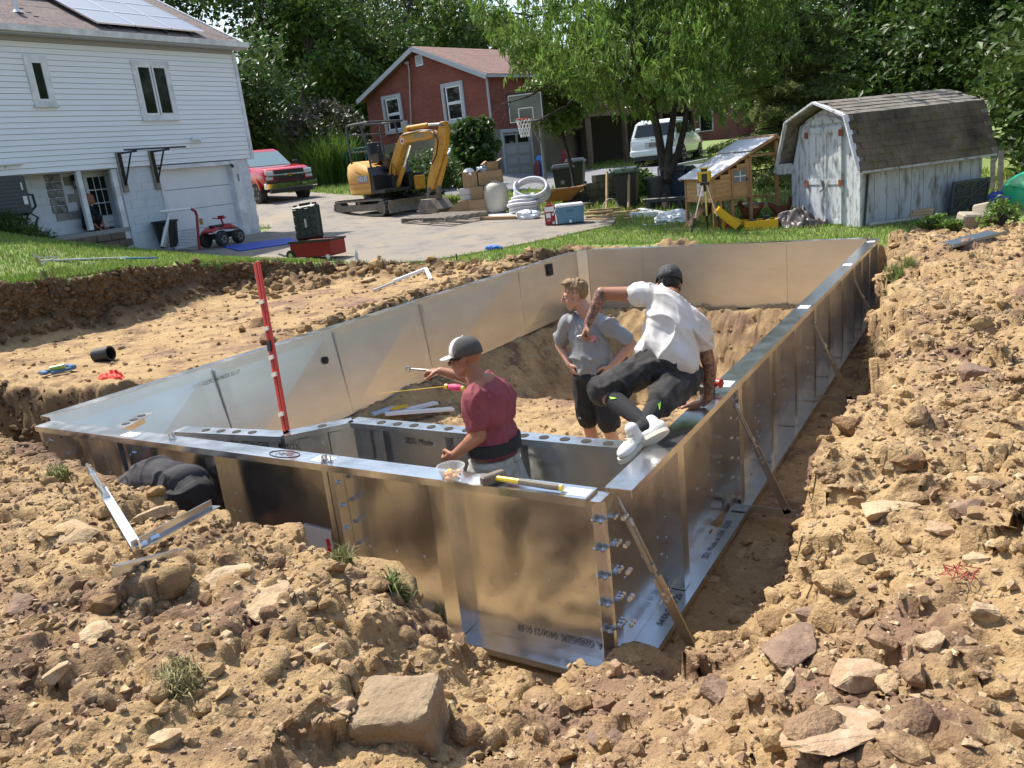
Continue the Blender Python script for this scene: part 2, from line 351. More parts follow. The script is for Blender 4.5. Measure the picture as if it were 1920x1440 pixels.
def np_mesh(name, V, Fq, smooth=True):
    me = bpy.data.meshes.new(name); k = Fq.shape[1]
    me.vertices.add(len(V)); me.vertices.foreach_set('co', np.ascontiguousarray(V, dtype=np.float32).ravel())
    me.loops.add(Fq.size); me.loops.foreach_set('vertex_index', np.ascontiguousarray(Fq, dtype=np.int32).ravel())
    me.polygons.add(len(Fq)); me.polygons.foreach_set('loop_start', np.arange(0, Fq.size, k, dtype=np.int32))
    me.polygons.foreach_set('use_smooth', np.full(len(Fq), smooth)); me.update(calc_edges=True); return me
V = np.stack([VX, VY, H], -1).reshape(-1, 3); nx = len(xs); ny = len(ys)
idx = np.arange(nx * ny).reshape(ny, nx)
Q = np.stack([idx[:-1, :-1], idx[:-1, 1:], idx[1:, 1:], idx[1:, :-1]], -1).reshape(-1, 4)
cd = (DIRT[:-1, :-1] & DIRT[1:, 1:] & DIRT[1:, :-1] & DIRT[:-1, 1:]).ravel()
def ground_part(name, mask, mat):
    q = Q[mask]; u, inv = np.unique(q, return_inverse=True)
    o = obj(name, np_mesh(name, V[u], inv.reshape(-1, 4)), mat, kind='structure'); at = o.data.attributes.new('brown_earth', 'FLOAT', 'POINT'); at.data.foreach_set('value', TS.ravel()[u].astype(np.float32)); return o
bank = sstep(-.5, -.05, S1) * (GX < -5.2) * (GY > .5) * sstep(.8, 1.05, H + .12 * fbm(GX, GY, H, 2.2, 3, 61)); pit = (GX < -5.1) * (GY < 1.6) * sstep(.2, -.1, S2) * .8  # bank carries topsoil; pit turns the whole left pit the same brown
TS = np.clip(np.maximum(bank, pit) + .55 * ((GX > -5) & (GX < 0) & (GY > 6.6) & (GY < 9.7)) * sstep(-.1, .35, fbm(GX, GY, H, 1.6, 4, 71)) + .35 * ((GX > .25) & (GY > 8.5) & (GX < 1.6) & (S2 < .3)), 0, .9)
def dirt_mat():
    m = M_('dug earth', (.435, .298, .152), .95, col2=(.315, .204, .1), nsc=1.1, col3=(.165, .102, .068), nsc3=2.2, bump=1.0, bsc=55, spec=.15)
    nt = m.node_tree; N = nt.nodes; L = nt.links; b = N['Principled BSDF']; src = b.inputs['Base Color'].links[0].from_socket
    tc = [n for n in N if n.type == 'TEX_COORD'][0]
    def layer(src, sc, a, c, col, det=6):
        t = N.new('ShaderNodeTexNoise'); t.inputs['Scale'].default_value = sc; t.inputs['Detail'].default_value = det; t.inputs['Roughness'].default_value = .65; L.new(tc.outputs['Object'], t.inputs['Vector'])
        r = N.new('ShaderNodeMapRange'); r.inputs[1].default_value = a; r.inputs[2].default_value = c; L.new(t.outputs['Fac'], r.inputs[0])
        x = N.new('ShaderNodeMix'); x.data_type = 'RGBA'; L.new(r.outputs[0], x.inputs[0]); L.new(src, x.inputs[6]); x.inputs[7].default_value = (*col, 1); return x.outputs[2]
    src = layer(src, 9, .52, .7, (.52, .37, .2)); src = layer(src, 24, .56, .72, (.22, .135, .075)); src = layer(src, .6, .55, .68, (.215, .13, .098), 9)
    an = N.new('ShaderNodeAttribute'); an.attribute_name = 'brown_earth'; x = N.new('ShaderNodeMix'); x.data_type = 'RGBA'; L.new(an.outputs['Fac'], x.inputs[0]); L.new(src, x.inputs[6]); x.inputs[7].default_value = (.15, .095, .055, 1)
    L.new(x.outputs[2], b.inputs['Base Color']); return m
DIRTM = dirt_mat()
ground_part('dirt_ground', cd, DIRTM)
TURF = M_('lawn soil and thatch', (.13, .21, .04), .9, col2=(.2, .24, .07), nsc=1.6, col3=(.2, .18, .08), nsc3=9, bump=.7, bsc=45)
ground_part('lawn', ~cd, TURF)

ASPH = M_('worn driveway asphalt', (.235, .215, .195), .92, col2=(.32, .265, .2), nsc=.4, col3=(.18, .168, .155), nsc3=2.0, bump=.9, bsc=120)
ASPH2 = M_('road asphalt', (.17, .175, .185), .9, col2=(.21, .215, .22), nsc=.6, col3=(.12, .12, .125), nsc3=4, bump=.4, bsc=110)
def sheet(name, pts, mat, lift, kind='structure'):
    bm = bmesh.new(); f = bm.faces.new([bm.verts.new((x, y, 0)) for x, y in pts]); bm.normal_update()
    if f.normal.z < 0: f.normal_flip()
    for k in range(-40, 8):
        for n in ((1, 0, 0), (0, 1, 0)):
            bmesh.ops.bisect_plane(bm, geom=bm.verts[:] + bm.edges[:] + bm.faces[:], plane_co=(k * 1.0 + .03, k + 20.03, 0), plane_no=n)
    bmesh.ops.triangulate(bm, faces=bm.faces); top = bm.verts[:]
    ex = bmesh.ops.extrude_face_region(bm, geom=bm.faces[:]); up = {v for v in ex['geom'] if isinstance(v, bmesh.types.BMVert)}
    for v in bm.verts: v.co.z = plane(v.co.x, v.co.y) + float(rise(np.array(v.co.x), np.array(v.co.y))) + (lift if v in up else -.06)
    bmesh.ops.recalc_face_normals(bm, faces=bm.faces)
    me = bpy.data.meshes.new(name); bm.to_mesh(me); bm.free(); return obj(name, me, mat, kind=kind)
def smooth_poly(pts, n=4):
    out = []; m = len(pts)
    for i in range(m):
        p0, p1, p2, p3 = [np.array(pts[(i + k - 1) % m]) for k in range(4)]
        for t in np.linspace(0, 1, n, endpoint=False):
            out.append(tuple(.5 * (2 * p1 + (p2 - p0) * t + (2 * p0 - 5 * p1 + 4 * p2 - p3) * t * t + (3 * p1 - p0 - 3 * p2 + p3) * t ** 3)))
    return out
sheet('driveway', [(p[0] + .05 * math.sin(i * 2.1), p[1] + .05 * math.cos(i * 1.7)) for i, p in enumerate(DRIVE)], ASPH, .03)
sheet('neighbour_driveway', ROAD, ASPH2, .03)

# ---------------------------------------------------------------- loose earth too small to count, and grass
def rock_mesh(seed, n=16, sub=1, flat=.75, amp=.12, sharp=False):
    r = random.Random(seed); bm = bmesh.new()
    for _ in range(n):
        v = Vector((r.gauss(0, 1), r.gauss(0, 1), r.gauss(0, 1))).normalized() * r.uniform(.8, 1.05); bm.verts.new((v.x, v.y * r.uniform(.8, 1), v.z * flat))
    bmesh.ops.convex_hull(bm, input=bm.verts); bmesh.ops.delete(bm, geom=[v for v in bm.verts if not v.link_faces], context='VERTS')
    if sub: bmesh.ops.subdivide_edges(bm, edges=bm.edges, cuts=sub, use_grid_fill=True, smooth=0.0 if sharp else .35)
    bmesh.ops.triangulate(bm, faces=bm.faces)
    for v in bm.verts:
        c = v.co; v.co = c * (1 + amp * float(fbm(np.array(c.x), np.array(c.y), np.array(c.z), 2.3, 3, seed)))
    bmesh.ops.recalc_face_normals(bm, faces=bm.faces)
    me = bpy.data.meshes.new('rock'); bm.to_mesh(me); bm.free(); return me
def scatter(name, variants, pos, scl, mat, seed=1, squash=(.6, 1.1)):
    r = np.random.default_rng(seed); VV = []; FF = []; off = 0
    vs = []
    for me in variants:
        v = np.zeros(len(me.vertices) * 3); me.vertices.foreach_get('co', v); f = np.zeros(len(me.polygons) * 3, int); me.polygons.foreach_get('vertices', f); vs.append((v.reshape(-1, 3), f.reshape(-1, 3)))
    pick = r.integers(0, len(vs), len(pos))
    for k, (v, f) in enumerate(vs):
        ii = np.where(pick == k)[0]; m = len(ii)
        if not m: continue
        a = r.uniform(0, 2 * PI, m); b = r.normal(0, .5, m); s = scl[ii]
        ca, sa, cb, sb = np.cos(a), np.sin(a), np.cos(b), np.sin(b)
        S = np.stack([s * r.uniform(.75, 1.3, m), s * r.uniform(.75, 1.3, m), s * r.uniform(*squash, m)], -1)
        p = v[None] * S[:, None]
        y = p[..., 1] * cb[:, None] - p[..., 2] * sb[:, None]; z = p[..., 1] * sb[:, None] + p[..., 2] * cb[:, None]
        x = p[..., 0] * ca[:, None] - y * sa[:, None]; y = p[..., 0] * sa[:, None] + y * ca[:, None]
        VV.append((np.stack([x, y, z], -1) + pos[ii][:, None]).reshape(-1, 3))
        FF.append((f[None] + (np.arange(m) * len(v))[:, None, None]).reshape(-1, 3) + off); off += m * len(v)
    me = np_mesh(name, np.concatenate(VV), np.concatenate(FF), False); return obj(name, me, mat, kind='stuff')
PEB = [rock_mesh(100 + i, 11, 0, .8) for i in range(7)]
CLOD = [rock_mesh(120 + i, 24, 0, .8, .35) for i in range(8)]
ROCKM = M_('broken sandstone', (.42, .3, .17), .92, col2=(.31, .21, .125), nsc=7, col3=(.5, .39, .25), nsc3=30, bump=.8, bsc=50, spec=.2, island=.28)
def spots(n, boxes, test, sink=.3):
    out = []
    for (x0, x1, y0, y1, share) in boxes:
        m = int(n * share); x = rng.uniform(x0, x1, m); y = rng.uniform(y0, y1, m); i = np.clip(np.searchsorted(xs, x), 0, nx - 1); j = np.clip(np.searchsorted(ys, y), 0, ny - 1)
        k = test(j, i); out.append(np.stack([x[k], y[k], ground_np(x[k], y[k])], -1))
    return np.concatenate(out)
_t = lambda j, i: DIRT[j, i] & (S2[j, i] > .02)
pp = spots(34000, [(-6, 2.6, -2.9, .3, .62), (.3, 2.6, .3, 5, .26), (.3, 3, 5, 12, .12), (2.6, 5.5, -2.5, 9, .16)], _t); ss = .005 * (6.0 ** (rng.random(len(pp)) ** 2.6)); pp[:, 2] += ss * .25
scatter('loose_gravel', PEB, pp, ss, ROCKM, 3)
pp = spots(4200, [(-6, 2.6, -2.9, .3, .6), (.3, 2.6, .3, 5, .25), (.3, 3, 5, 12, .15), (2.6, 5.5, -2.5, 9, .25)], _t); ss = .016 * (3.6 ** (rng.random(len(pp)) ** 2.2)); pp[:, 2] += ss * .15
scatter('earth_clods', CLOD, pp, ss, DIRTM, 4)
_b = lambda j, i: DIRT[j, i] & ((S1[j, i] < -.02) | (S2[j, i] < 0))
pp = spots(5200, [(-11.5, -5.6, .8, 9.6, .4), (-5, 0, .8, 9.6, .7), (0, 1.2, 0, 9, .1)], _b); ss = .009 * (6 ** (rng.random(len(pp)) ** 3.2)); pp[:, 2] += ss * .2
scatter('crumbled_earth', PEB, pp, ss, DIRTM, 5)
CLOD2 = [rock_mesh(140 + i, 26, 2, .75, .3) for i in range(7)]
pp2 = spots(1150, [(-6, 2.6, -2.9, .2, .52), (.3, 2.6, .3, 5, .3), (.3, 3, 5, 12, .18), (2.6, 5.5, -2.5, 9, .3)], _t); ss = .022 * (4.2 ** (rng.random(len(pp2)) ** 2.2)); kk = np.hypot((pp2[:, 0] - .1) * .6, pp2[:, 1] + .2) > .42; pp2 = pp2[kk]; ss = ss[kk]; pp2[:, 2] += ss * .12
scatter('large_clods', CLOD2, pp2, ss, DIRTM, 14)
pp = spots(900, [(-6.4, -5.45, 3.5, 9.6, .5), (-11, -9.2, 6.5, 8.8, .2), (-9, -5.4, 8.4, 9.4, .3)], _b); ss = .04 * (3.4 ** (rng.random(len(pp)) ** 1.7)); pp[:, 2] += ss * .2
scatter('dirt_clumps', CLOD, pp, ss, DIRTM, 6)

# rubble stuck in the steep cut faces
def face_pts(mask, n, seed):
    r = np.random.default_rng(seed); q = Q[mask]; a, b, c, d = (V[q[:, k]] for k in range(4)); ar = np.linalg.norm(np.cross(c - a, d - b), axis=1); k = r.choice(len(q), n, p=ar / ar.sum()); u = r.random((n, 1)); w = r.random((n, 1))
    return (a[k] * (1 - u) + b[k] * u) * (1 - w) + (d[k] * (1 - u) + c[k] * u) * w
SLP = (np.maximum(np.abs(np.diff(H, axis=0))[:, :-1] / np.diff(ys)[:, None], np.abs(np.diff(H, axis=1))[:-1] / np.diff(xs)[None]) > 1.3).ravel() & cd
CXc = GX[:-1, :-1].ravel(); CYc = GY[:-1, :-1].ravel()
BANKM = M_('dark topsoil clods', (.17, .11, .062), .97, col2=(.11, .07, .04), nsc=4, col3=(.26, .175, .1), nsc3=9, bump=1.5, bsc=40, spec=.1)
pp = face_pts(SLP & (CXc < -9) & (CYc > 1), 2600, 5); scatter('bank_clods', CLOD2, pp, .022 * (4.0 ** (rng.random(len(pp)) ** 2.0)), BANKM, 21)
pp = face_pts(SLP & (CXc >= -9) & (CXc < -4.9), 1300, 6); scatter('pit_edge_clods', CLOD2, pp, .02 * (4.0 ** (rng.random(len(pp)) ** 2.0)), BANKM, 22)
pp = face_pts(SLP & (CXc > .1), 1700, 7); scatter('trench_face_clods', CLOD2, pp, .015 * (4.0 ** (rng.random(len(pp)) ** 2.2)), DIRTM, 23)
GRASS = M_('grass blades', (.17, .29, .045), .6, col2=(.27, .36, .08), nsc=1.3, trans=.35, island=.3, col3=(.26, .25, .1), nsc3=3)
def grass(name, pos, hgt, mat, lean=.45, wid=.006, seed=1, kind='stuff'):
    r = np.random.default_rng(seed); m = len(pos); a = r.uniform(0, 2 * PI, m); h = hgt * r.uniform(.55, 1.25, m); w = wid * r.uniform(.7, 1.4, m)
    d = np.stack([np.cos(a), np.sin(a), 0 * a], -1); s = np.stack([-np.sin(a), np.cos(a), 0 * a], -1); ln = r.uniform(.1, 1, m) * lean
    b0 = pos - s * w[:, None]; b1 = pos + s * w[:, None]
    mid = pos + d * (h * ln * .35)[:, None]; mid[:, 2] += h * .6; tip = pos + d * (h * ln)[:, None]; tip[:, 2] += h * np.sqrt(np.clip(1 - ln * ln * .6, .1, 1))
    V = np.stack([b0, b1, mid + s * w[:, None] * .7, mid - s * w[:, None] * .7, tip], 1).reshape(-1, 3)
    k = (np.arange(m) * 5)[:, None]; T = np.concatenate([k + np.array([[0, 1, 2]]), k + np.array([[0, 2, 3]]), k + np.array([[3, 2, 4]])])
    return obj(name, np_mesh(name, V, T, True), mat, kind=kind)
def inpoly(x, y, poly): return sdf(x, y, np.array([(p[0], p[1]) for p in poly])) < 0
def lawn_pts(n, x0, x1, y0, y1, clear=.05):
    x = rng.uniform(x0, x1, n); y = rng.uniform(y0, y1, n); i = np.clip(np.searchsorted(xs, x), 0, nx - 1); j = np.clip(np.searchsorted(ys, y), 0, ny - 1)
    k = ~DIRT[j, i] & ~inpoly(x, y, DRIVE) & ~inpoly(x, y, ROAD); x, y = x[k], y[k]; return np.stack([x, y, ground_np(x, y) - .005], -1)
grass('lawn_grass', np.concatenate([lawn_pts(30000, -16.8, -10.2, 1.5, 9.8), lawn_pts(16000, -11.4, -10.2, 1.5, 9), lawn_pts(34000, -10.4, .8, 8.5, 14.5)]), .085, GRASS, .6, .008, 2)
grass('far_grass', np.concatenate([lawn_pts(26000, -27, -6, 14, 26), lawn_pts(7000, -7, 3, 14, 22), lawn_pts(6000, -16, -4, 24, 36)]), .16, GRASS, .6, .018, 3)
STRAW = M_('dry turf edge', (.2, .19, .07), .7, col2=(.12, .17, .035), nsc=2.2, trans=.25, island=.3)
# turf hanging over the cut
ed = [(a, b) for a, b in zip(E1[:-5], E1[1:-4])]; tp = []
for (a, b) in ed[1:8]:
    t = rng.random(900)[:, None]; q = a + (b - a) * t + rng.normal(0, .09, (900, 2)); tp.append(q)
tp = np.concatenate(tp); i = np.clip(np.searchsorted(xs, tp[:, 0]), 0, nx - 1); j = np.clip(np.searchsorted(ys, tp[:, 1]), 0, ny - 1); k = (S1[j, i] > .07) & (S1[j, i] < .3); tp = tp[k]
grass('turf_edge', np.column_stack([tp, ground_np(tp[:, 0], tp[:, 1]) - .02]), .085, STRAW, 1.1, .007, 4)
# ---------------------------------------------------------------- steel pool
WH = 1.07; FW = .15
pool = thing('steel_pool', 'rectangular galvanised steel pool shell of bolted wall panels standing in the dug hole', 'pool', (0, 0, 0))
STICK = plain('paper sticker', (.75, .74, .72), .6)
def wall_panel(name, A0, A1, B0, B1, stiff, bolts=True, flange=True, punched=False):
    """panel from A (x,y at z=0 / z=top) to B; outside is to the right of A->B"""
    a0 = Vector((*A0, .012)); b0 = Vector((*B0, .012)); a1 = Vector((*A1, WH - .004)); b1 = Vector((*B1, WH - .004))
    d = (b0 - a0).normalized(); L = (b0 - a0).length; n = Vector((d.y, -d.x, 0)); g = .002
    a0 += d * g; b0 -= d * g; a1 += d * g; b1 -= d * g
    m = MB(); t = n * .004; m.loft([[a0, a1, a1 + t, a0 + t], [b0, b1, b1 + t, b0 + t]])
    pan = obj(name, m, STEEL if stiff else STEEL_IN, pool)
    def bend(pr, nm, mat=STEEL):
        mm = MB()
        def at(p, e): return [q + n * u + Vector((0, 0, w)) for u, w in pr for q in (p,)]
        return mm, nm
    # top flange (thin box with a turned-down lip) and bottom flange
    if flange:
        mm = MB(); A = a1 + Vector((0, 0, .004)); B = b1 + Vector((0, 0, .004)); z = Vector((0, 0, 1))
        prof = [(-.004, 0), (FW, 0), (FW, -.045), (FW - .004, -.045), (FW - .004, -.004), (-.004, -.004)]
        mm.loft([[A + n * u + z * w for u, w in prof], [B + n * u + z * w for u, w in prof]]); obj('top_flange', mm, STEEL, pan)
    mm = MB(); z = Vector((0, 0, 1)); prof = [(.005, 0), (FW + .01, 0), (FW + .01, -.04), (FW + .006, -.04), (FW + .006, -.004), (.005, -.004)]
    mm.loft([[a0 + n * u + z * w for u, w in prof], [b0 + n * u + z * w for u, w in prof]]); obj('bottom_flange', mm, STEEL, pan)
    def at(s, u, w): return a0 + (b0 - a0) * (s / L) + n * u + Vector((0, 0, w)) + (a1 - a0 - Vector((0, 0, WH - .016))) * (w / WH)
    for s in stiff:                                    # hat shaped stiffener
        mm = MB(); pr = [(-.11, .006), (-.055, .006), (-.055, .1), (.055, .1), (.055, .006), (.11, .006), (.11, .0045), (.051, .0045), (.051, .096), (-.051, .096), (-.051, .0045), (-.11, .0045)]
        mm.loft([[at(s + p, u, .004) for p, u in pr], [at(s + p, u, WH - .06) for p, u in pr]]); obj('stiffener', mm, STEEL, pan)
        mm = MB()
        for k in range(7):
            for e in (-.083, .083): mm.cyl(at(s + e, .006, .1 + k * .14), at(s + e, .011, .1 + k * .14), .008, 6)
        obj('rivet', mm, ZINC, pan, kind='stuff')
    for e in [q_ for q_ in (0, L) if not (B0 == (-.035, 0) and q_ == L) and not (A0 == (0, .02) and q_ == 0)]:                                   # end flange turned outwards, with bolts
        mm = MB(); sg = 1 if e == 0 else -1
        mm.loft([[at(e + sg * .002, .006, .004), at(e + sg * .002, .13, .004), at(e + sg * .006, .13, .004), at(e + sg * .006, .006, .004)], [at(e + sg * .002, .006, WH - .055), at(e + sg * .002, .13, WH - .055), at(e + sg * .006, .13, WH - .055), at(e + sg * .006, .006, WH - .055)]])
        mm.loft([[at(e + sg * .006, .126, .004), at(e + sg * .006, .13, .004), at(e + sg * .045, .13, .004), at(e + sg * .045, .126, .004)], [at(e + sg * .006, .126, WH - .055), at(e + sg * .006, .13, WH - .055), at(e + sg * .045, .13, WH - .055), at(e + sg * .045, .126, WH - .055)]])
        obj('end_flange', mm, STEEL, pan)
    if bolts:
        mm = MB()
        for k in range(6):
            w = .1 + k * .16
            for u in (.05, .1): mm.cyl(at(-.035, u, w), at(.035, u, w), .007, 6); mm.cyl(at(-.024, u, w), at(-.009, u, w), .014, 6); mm.cyl(at(.009, u, w), at(.024, u, w), .014, 6)
        obj('bolt', mm, ZINC, pan, kind='stuff')
    if punched:
        mm = MB()
        for k in range(8):
            s = L * (k + .6) / 8.2; mm.cyl(at(s, .004, .44), at(s, .009, .44), .009, 8)
            if k in (2, 6): mm.cyl(at(s + .05, .004, .3), at(s + .05, .009, .3), .009, 8)
        obj('hole_light', mm, ZINC, pan, kind='stuff')  # bright zinc discs painting sunlight seen through punched holes
    return pan, at, L
# corners (bottom, top)
NL0, NL1 = (-5.03, 0.0), (-5.27, 0.0); FL0, FL1 = (-4.86, 9.6), (-4.84, 9.6)
def li(a, b, t): return (a[0] + (b[0] - a[0]) * t, a[1] + (b[1] - a[1]) * t)
near_x = [-5.13, -3.98, -1.86, -.035]
near_pan = []
for i in range(3):
    x0, x1 = near_x[i], near_x[i + 1]; b = (x0 if i else -5.06)
    near_pan.append(wall_panel('wall_panel', (b, 0), (x0, 0), (x1, 0), (x1, 0), [(x1 - x0) * f for f in ((.5,) if i == 0 else (.45,))], punched=i > 0))
right_y = [.02, 2.15, 4.95, 7.5, 9.74]; right_pan = []
for i in range(4):
    y0, y1 = right_y[i], right_y[i + 1]; right_pan.append(wall_panel('wall_panel', (0, y0), (0, y0), (0, y1), (0, y1), [(y1 - y0) * f for f in ((.42,) if i == 0 else (.38, .72))], punched=i < 2))
far_x = [-.03, -1.21, -3.66, -4.7]
for i in range(3): wall_panel('wall_panel', (far_x[i], 9.77), (far_x[i], 9.77), (far_x[i + 1], 9.77), (far_x[i + 1], 9.77), [], bolts=False)
wall_panel('corner_panel', (-4.705, 9.768), (-4.705, 9.768), (-4.855, 9.62), (-4.845, 9.62), [], bolts=False)
left_y = [9.6, 7.63, 5.1, 3.45, 1.73, .06]
for i in range(5):
    t0, t1 = 1 - left_y[i] / 9.6, 1 - left_y[i + 1] / 9.6
    pl = wall_panel('wall_panel', li(FL0, NL0, t0), li(FL1, NL1, t0), li(FL0, NL0, t1), li(FL1, NL1, t1), [], bolts=False)
    if i == 0:
        pn, at, L = pl; m = MB(); c = at(1.0, -.0035, .9); u = (at(1.1, -.0035, .9) - c).normalized(); z = Vector((0, 0, 1))
        m.quad(c - u * .09 - z * .1, c + u * .09 - z * .1, c + u * .09 + z * .1, c - u * .09 + z * .1)
        obj('skimmer_opening', m, plain('dark opening', (.03, .025, .02), .9), pn)
    if i == 3:
        pn, at, L = pl; m = MB(); c = at(.22, -.0035, .73); m.cyl(c, c + (at(.22, -.02, .73) - c), .045, 10)
        obj('return_opening', m, plain('dark opening', (.03, .025, .02), .9), pn)
# corner posts at the near right corner
m = MB(); m.box((.015, -.065, .53), (.05, .004, 1.0)); m.box((.038, -.02, .53), (.004, .09, 1.0)); m.box((-.012, -.1, .53), (.004, .07, 1.0)); cp = obj('corner_post', m, STEEL, pool)
for k in range(6):
    m = MB(); w = .1 + k * .165; m.cyl((-.045, -.085, w), (.03, -.085, w), .008, 6); m.cyl((-.035, -.085, w), (-.014, -.085, w), .016, 6); m.cyl((.002, -.085, w), (.02, -.085, w), .016, 6); obj('bolt', m, ZINC, cp); m = MB(); m.cyl((.04, -.02, w), (.055, -.02, w), .014, 6); obj('bolt', m, ZINC, cp)
m = MB(); m.box((.0, -.06, WH - .022), (.07, .13, .006)); obj('corner_plate', m, STEEL, cp)
# step enclosure inside the near end
hl = MB(); hl.cyl((0, 0, 0), (0, 0, .0015), .034, 14); HOLE = hl.mesh('flange_hole')
SW = 1.05; step_pts = [(-3.69, .17), (-2.68, .30), (-2.36, .69), (-.03, .69)]
def step_panel(a, b, ta, tb, joints):
    a = Vector((*a, 0)); b = Vector((*b, 0)); d = (b - a).normalized(); n = Vector((d.y, -d.x, 0)); L = (b - a).length; z = Vector((0, 0, 1))
    m = MB(); m.loft([[a + z * .01, a + z * (SW - .003), a + z * (SW - .003) + n * .004, a + z * .01 + n * .004], [b + z * .01, b + z * (SW - .003), b + z * (SW - .003) + n * .004, b + z * .01 + n * .004]])
    pn = obj('step_panel', m, STEEL, pool)
    m = MB(); pr = [(0, 0), (.13, 0), (.13, -.04), (.126, -.04), (.126, -.004), (0, -.004)]
    A = a + d * ta; B = b + d * tb
    m.loft([[A + n * (u - .065) * 1 + z * (SW + w) for u, w in pr], [B + n * (u - .065) + z * (SW + w) for u, w in pr]]); obj('top_flange', m, STEEL, pn)
    s = .28
    while s < L - .15: obj('flange_hole', HOLE, plain('dark opening', (.03, .025, .02), .9), pn, loc=a + d * s + z * (SW + .001)); s += .15
    for j in joints:
        m = MB(); c = a + d * j + n * .006
        m.beam(c + z * .02, c + z * (SW - .05), .11, .006, n); m.beam(c + n * .045 + d * .055 + z * .02, c + n * .045 + d * .055 + z * (SW - .05), .004, .08, d)
        obj('stiffener', m, STEEL, pn); m = MB()
        for k in range(6):
            for e in (-.035, .025): q = c + d * e + z * (.12 + k * .16); m.cyl(q, q + n * .018, .01, 6)
        obj('bolt', m, ZINC, pn, kind='stuff')
    return pn
sp = [step_panel(step_pts[0], step_pts[1], .0, .02, [.9]), step_panel(step_pts[1], step_pts[2], .0, .0, [.08, .3]), step_panel(step_pts[2], step_pts[3], 0, 0, [.1, .22, .78, 1.38, 2.2])]
m = MB(); a = Vector((-4.28, .03, SW)); b = Vector((-4.42, .42, SW)); m.beam(a, b, .13, .004); m.beam(a - Vector((.06, 0, .05)), b - Vector((.06, 0, .05)), .004, .09); br = obj('step_bracket', m, STEEL, pool)
for t in (.3, .55, .8): obj('flange_hole', HOLE, None, br, loc=a + (b - a) * t + Vector((0, 0, .003)))
# printed lettering and stickers
pn, at, L = near_pan[2]
letter('A, G235/G235, 04/06/23 01:03', .062, INK, pn, (-.36, -.012, .1), (-1, 0, 0), (0, -.05, -1)).scale = (.72, 1, 1)
letter('MFG', .07, INK, near_pan[1][0], (-2.28, -.075, WH + .002), (1, .1, 0), (-.1, 1, 0)); 
m = MB(); m.tube([Vector((-2.28 + .13 * math.cos(t), -.075 + .055 * math.sin(t), WH + .003)) for t in np.linspace(0, 2 * PI, 20, endpoint=False)], .003, 4, closed=True); obj('ink_ring', m, INK, near_pan[1][0])
letter('SDI, Made in USA, G235', .062, INK, right_pan[0][0], (.085, 1.62, .016), (0, 1, 0), (-1, 0, 0)); letter('04/06/23 01:20', .062, INK, right_pan[0][0], (.085, .62, .016), (0, 1, 0), (-1, 0, 0))
letter('SDI, Made', .06, INK, sp[2], (-1.75, .678, .93), (1, 0, 0), (0, 0, 1)); letter('G235/G235', .055, INK, sp[2], (-1.05, .678, .93), (1, 0, 0), (0, 0, 1))
letter('SDI, Made in USA, G235/G235, 04/06/23', .06, INK, sp[0], (-3.05, .24, .955), (1.01, .13, 0), (0, 0, 1))
letter('G235, 04/06/23 02:27', .055, INK, pool, (-5.12, 1.35, .985), (0, -1, 0), (0, 0, 1)).matrix_local = Matrix.Translation((-5.08, 1.75, .95)) @ Euler((PI / 2, 0, PI / 2)).to_matrix().to_4x4()
for (x, y, pnl, v) in ((-3.93, -.075, near_pan[1][0], 0), (-.12, -.08, near_pan[2][0], 0), (-1.93, -.075, near_pan[1][0], 0), (.075, 1.98, right_pan[0][0], 1), (.075, 4.7, right_pan[1][0], 1), (.075, 7.3, right_pan[2][0], 1), (.075, 9.4, right_pan[3][0], 1)):
    m = MB(); sx, sy = (.075, .045) if not v else (.05, .075); m.box((x, y, WH + .0015), (2 * sx, 2 * sy, .001)); s = obj('sticker', m, STICK, pnl)
    m = MB()
    for k in range(3): m.box((x - .01, y - .02 + k * .018, WH + .0024), (.08 if not v else .05, .006, .0004))
    obj('print_lines', m, plain('grey print', (.25, .25, .27), .7), pnl, kind='stuff')
# turnbuckle A-frame braces of the long right wall, and loose ones
def brace_parts(root, H=1.0, Rr=.42):
    m = MB(); m.beam((.02, 0, .03), (Rr + .06, 0, .03), .006, .06); m.beam((.02, .03, .003), (Rr + .06, .03, .003), .06, .006); obj('base_strut', m, STEEL, root)
    a = Vector((.02, 0, H)); b = Vector((Rr, 0, .03)); d = b - a; q = a + d * .52
    m = MB(); m.beam(q - d * .04, b, .055, .006, (0, 1, 0)); m.beam(q - d * .04 + Vector((0, .026, .0)), b + Vector((0, .026, 0)), .006, .045, (0, 1, 0)); obj('angle_strut', m, M_('steel with brown reflection', (.5, .46, .4), .38, 1.0, col2=(.58, .55, .5), nsc=4), root)  # brown reflection of the earth put into the steel colour
    m = MB(); m.cyl(a, a + d * .16, .009, 8); m.cyl(a + d * .42, q + d * .03, .009, 8)
    for e in (-.018, .018): m.beam(a + d * .15 + Vector((0, e, 0)), a + d * .43 + Vector((0, e, 0)), .012, .02, (0, 1, 0))
    m.cyl(a + d * .14, a + d * .18, .022, 8); m.cyl(a + d * .4, a + d * .44, .022, 8); tb = obj('turnbuckle', m, STEEL_DK, root)
    m = MB()
    for t in (.56, .6, .96): c = a + d * t; m.cyl(c - Vector((0, .02, 0)), c + Vector((0, .045, 0)), .011, 6)
    obj('bolt', m, ZINC, root, kind='stuff')
for i, (y, t) in enumerate(((.06, 'nearest'), (2.1, ''), (4.95, ''), (7.55, ''))):
    o = bpy.data.objects.new('brace', None); COL.objects.link(o); o.parent = pool; o.location = (.02, y, .02)
    brace_parts(o, 1.0, .45)
lb = thing('wall_brace', 'loose galvanised turnbuckle brace lying open on the dirt pile beside the near wall', 'brace', (0, 0, 0))
g = lambda x, y, o=.05: hitg(x, y) + Vector((0, 0, o + .035))
a, b, c, e = g(172, 905, .1), g(205, 960, .09), g(268, 1070, .1), g(405, 985, .1)
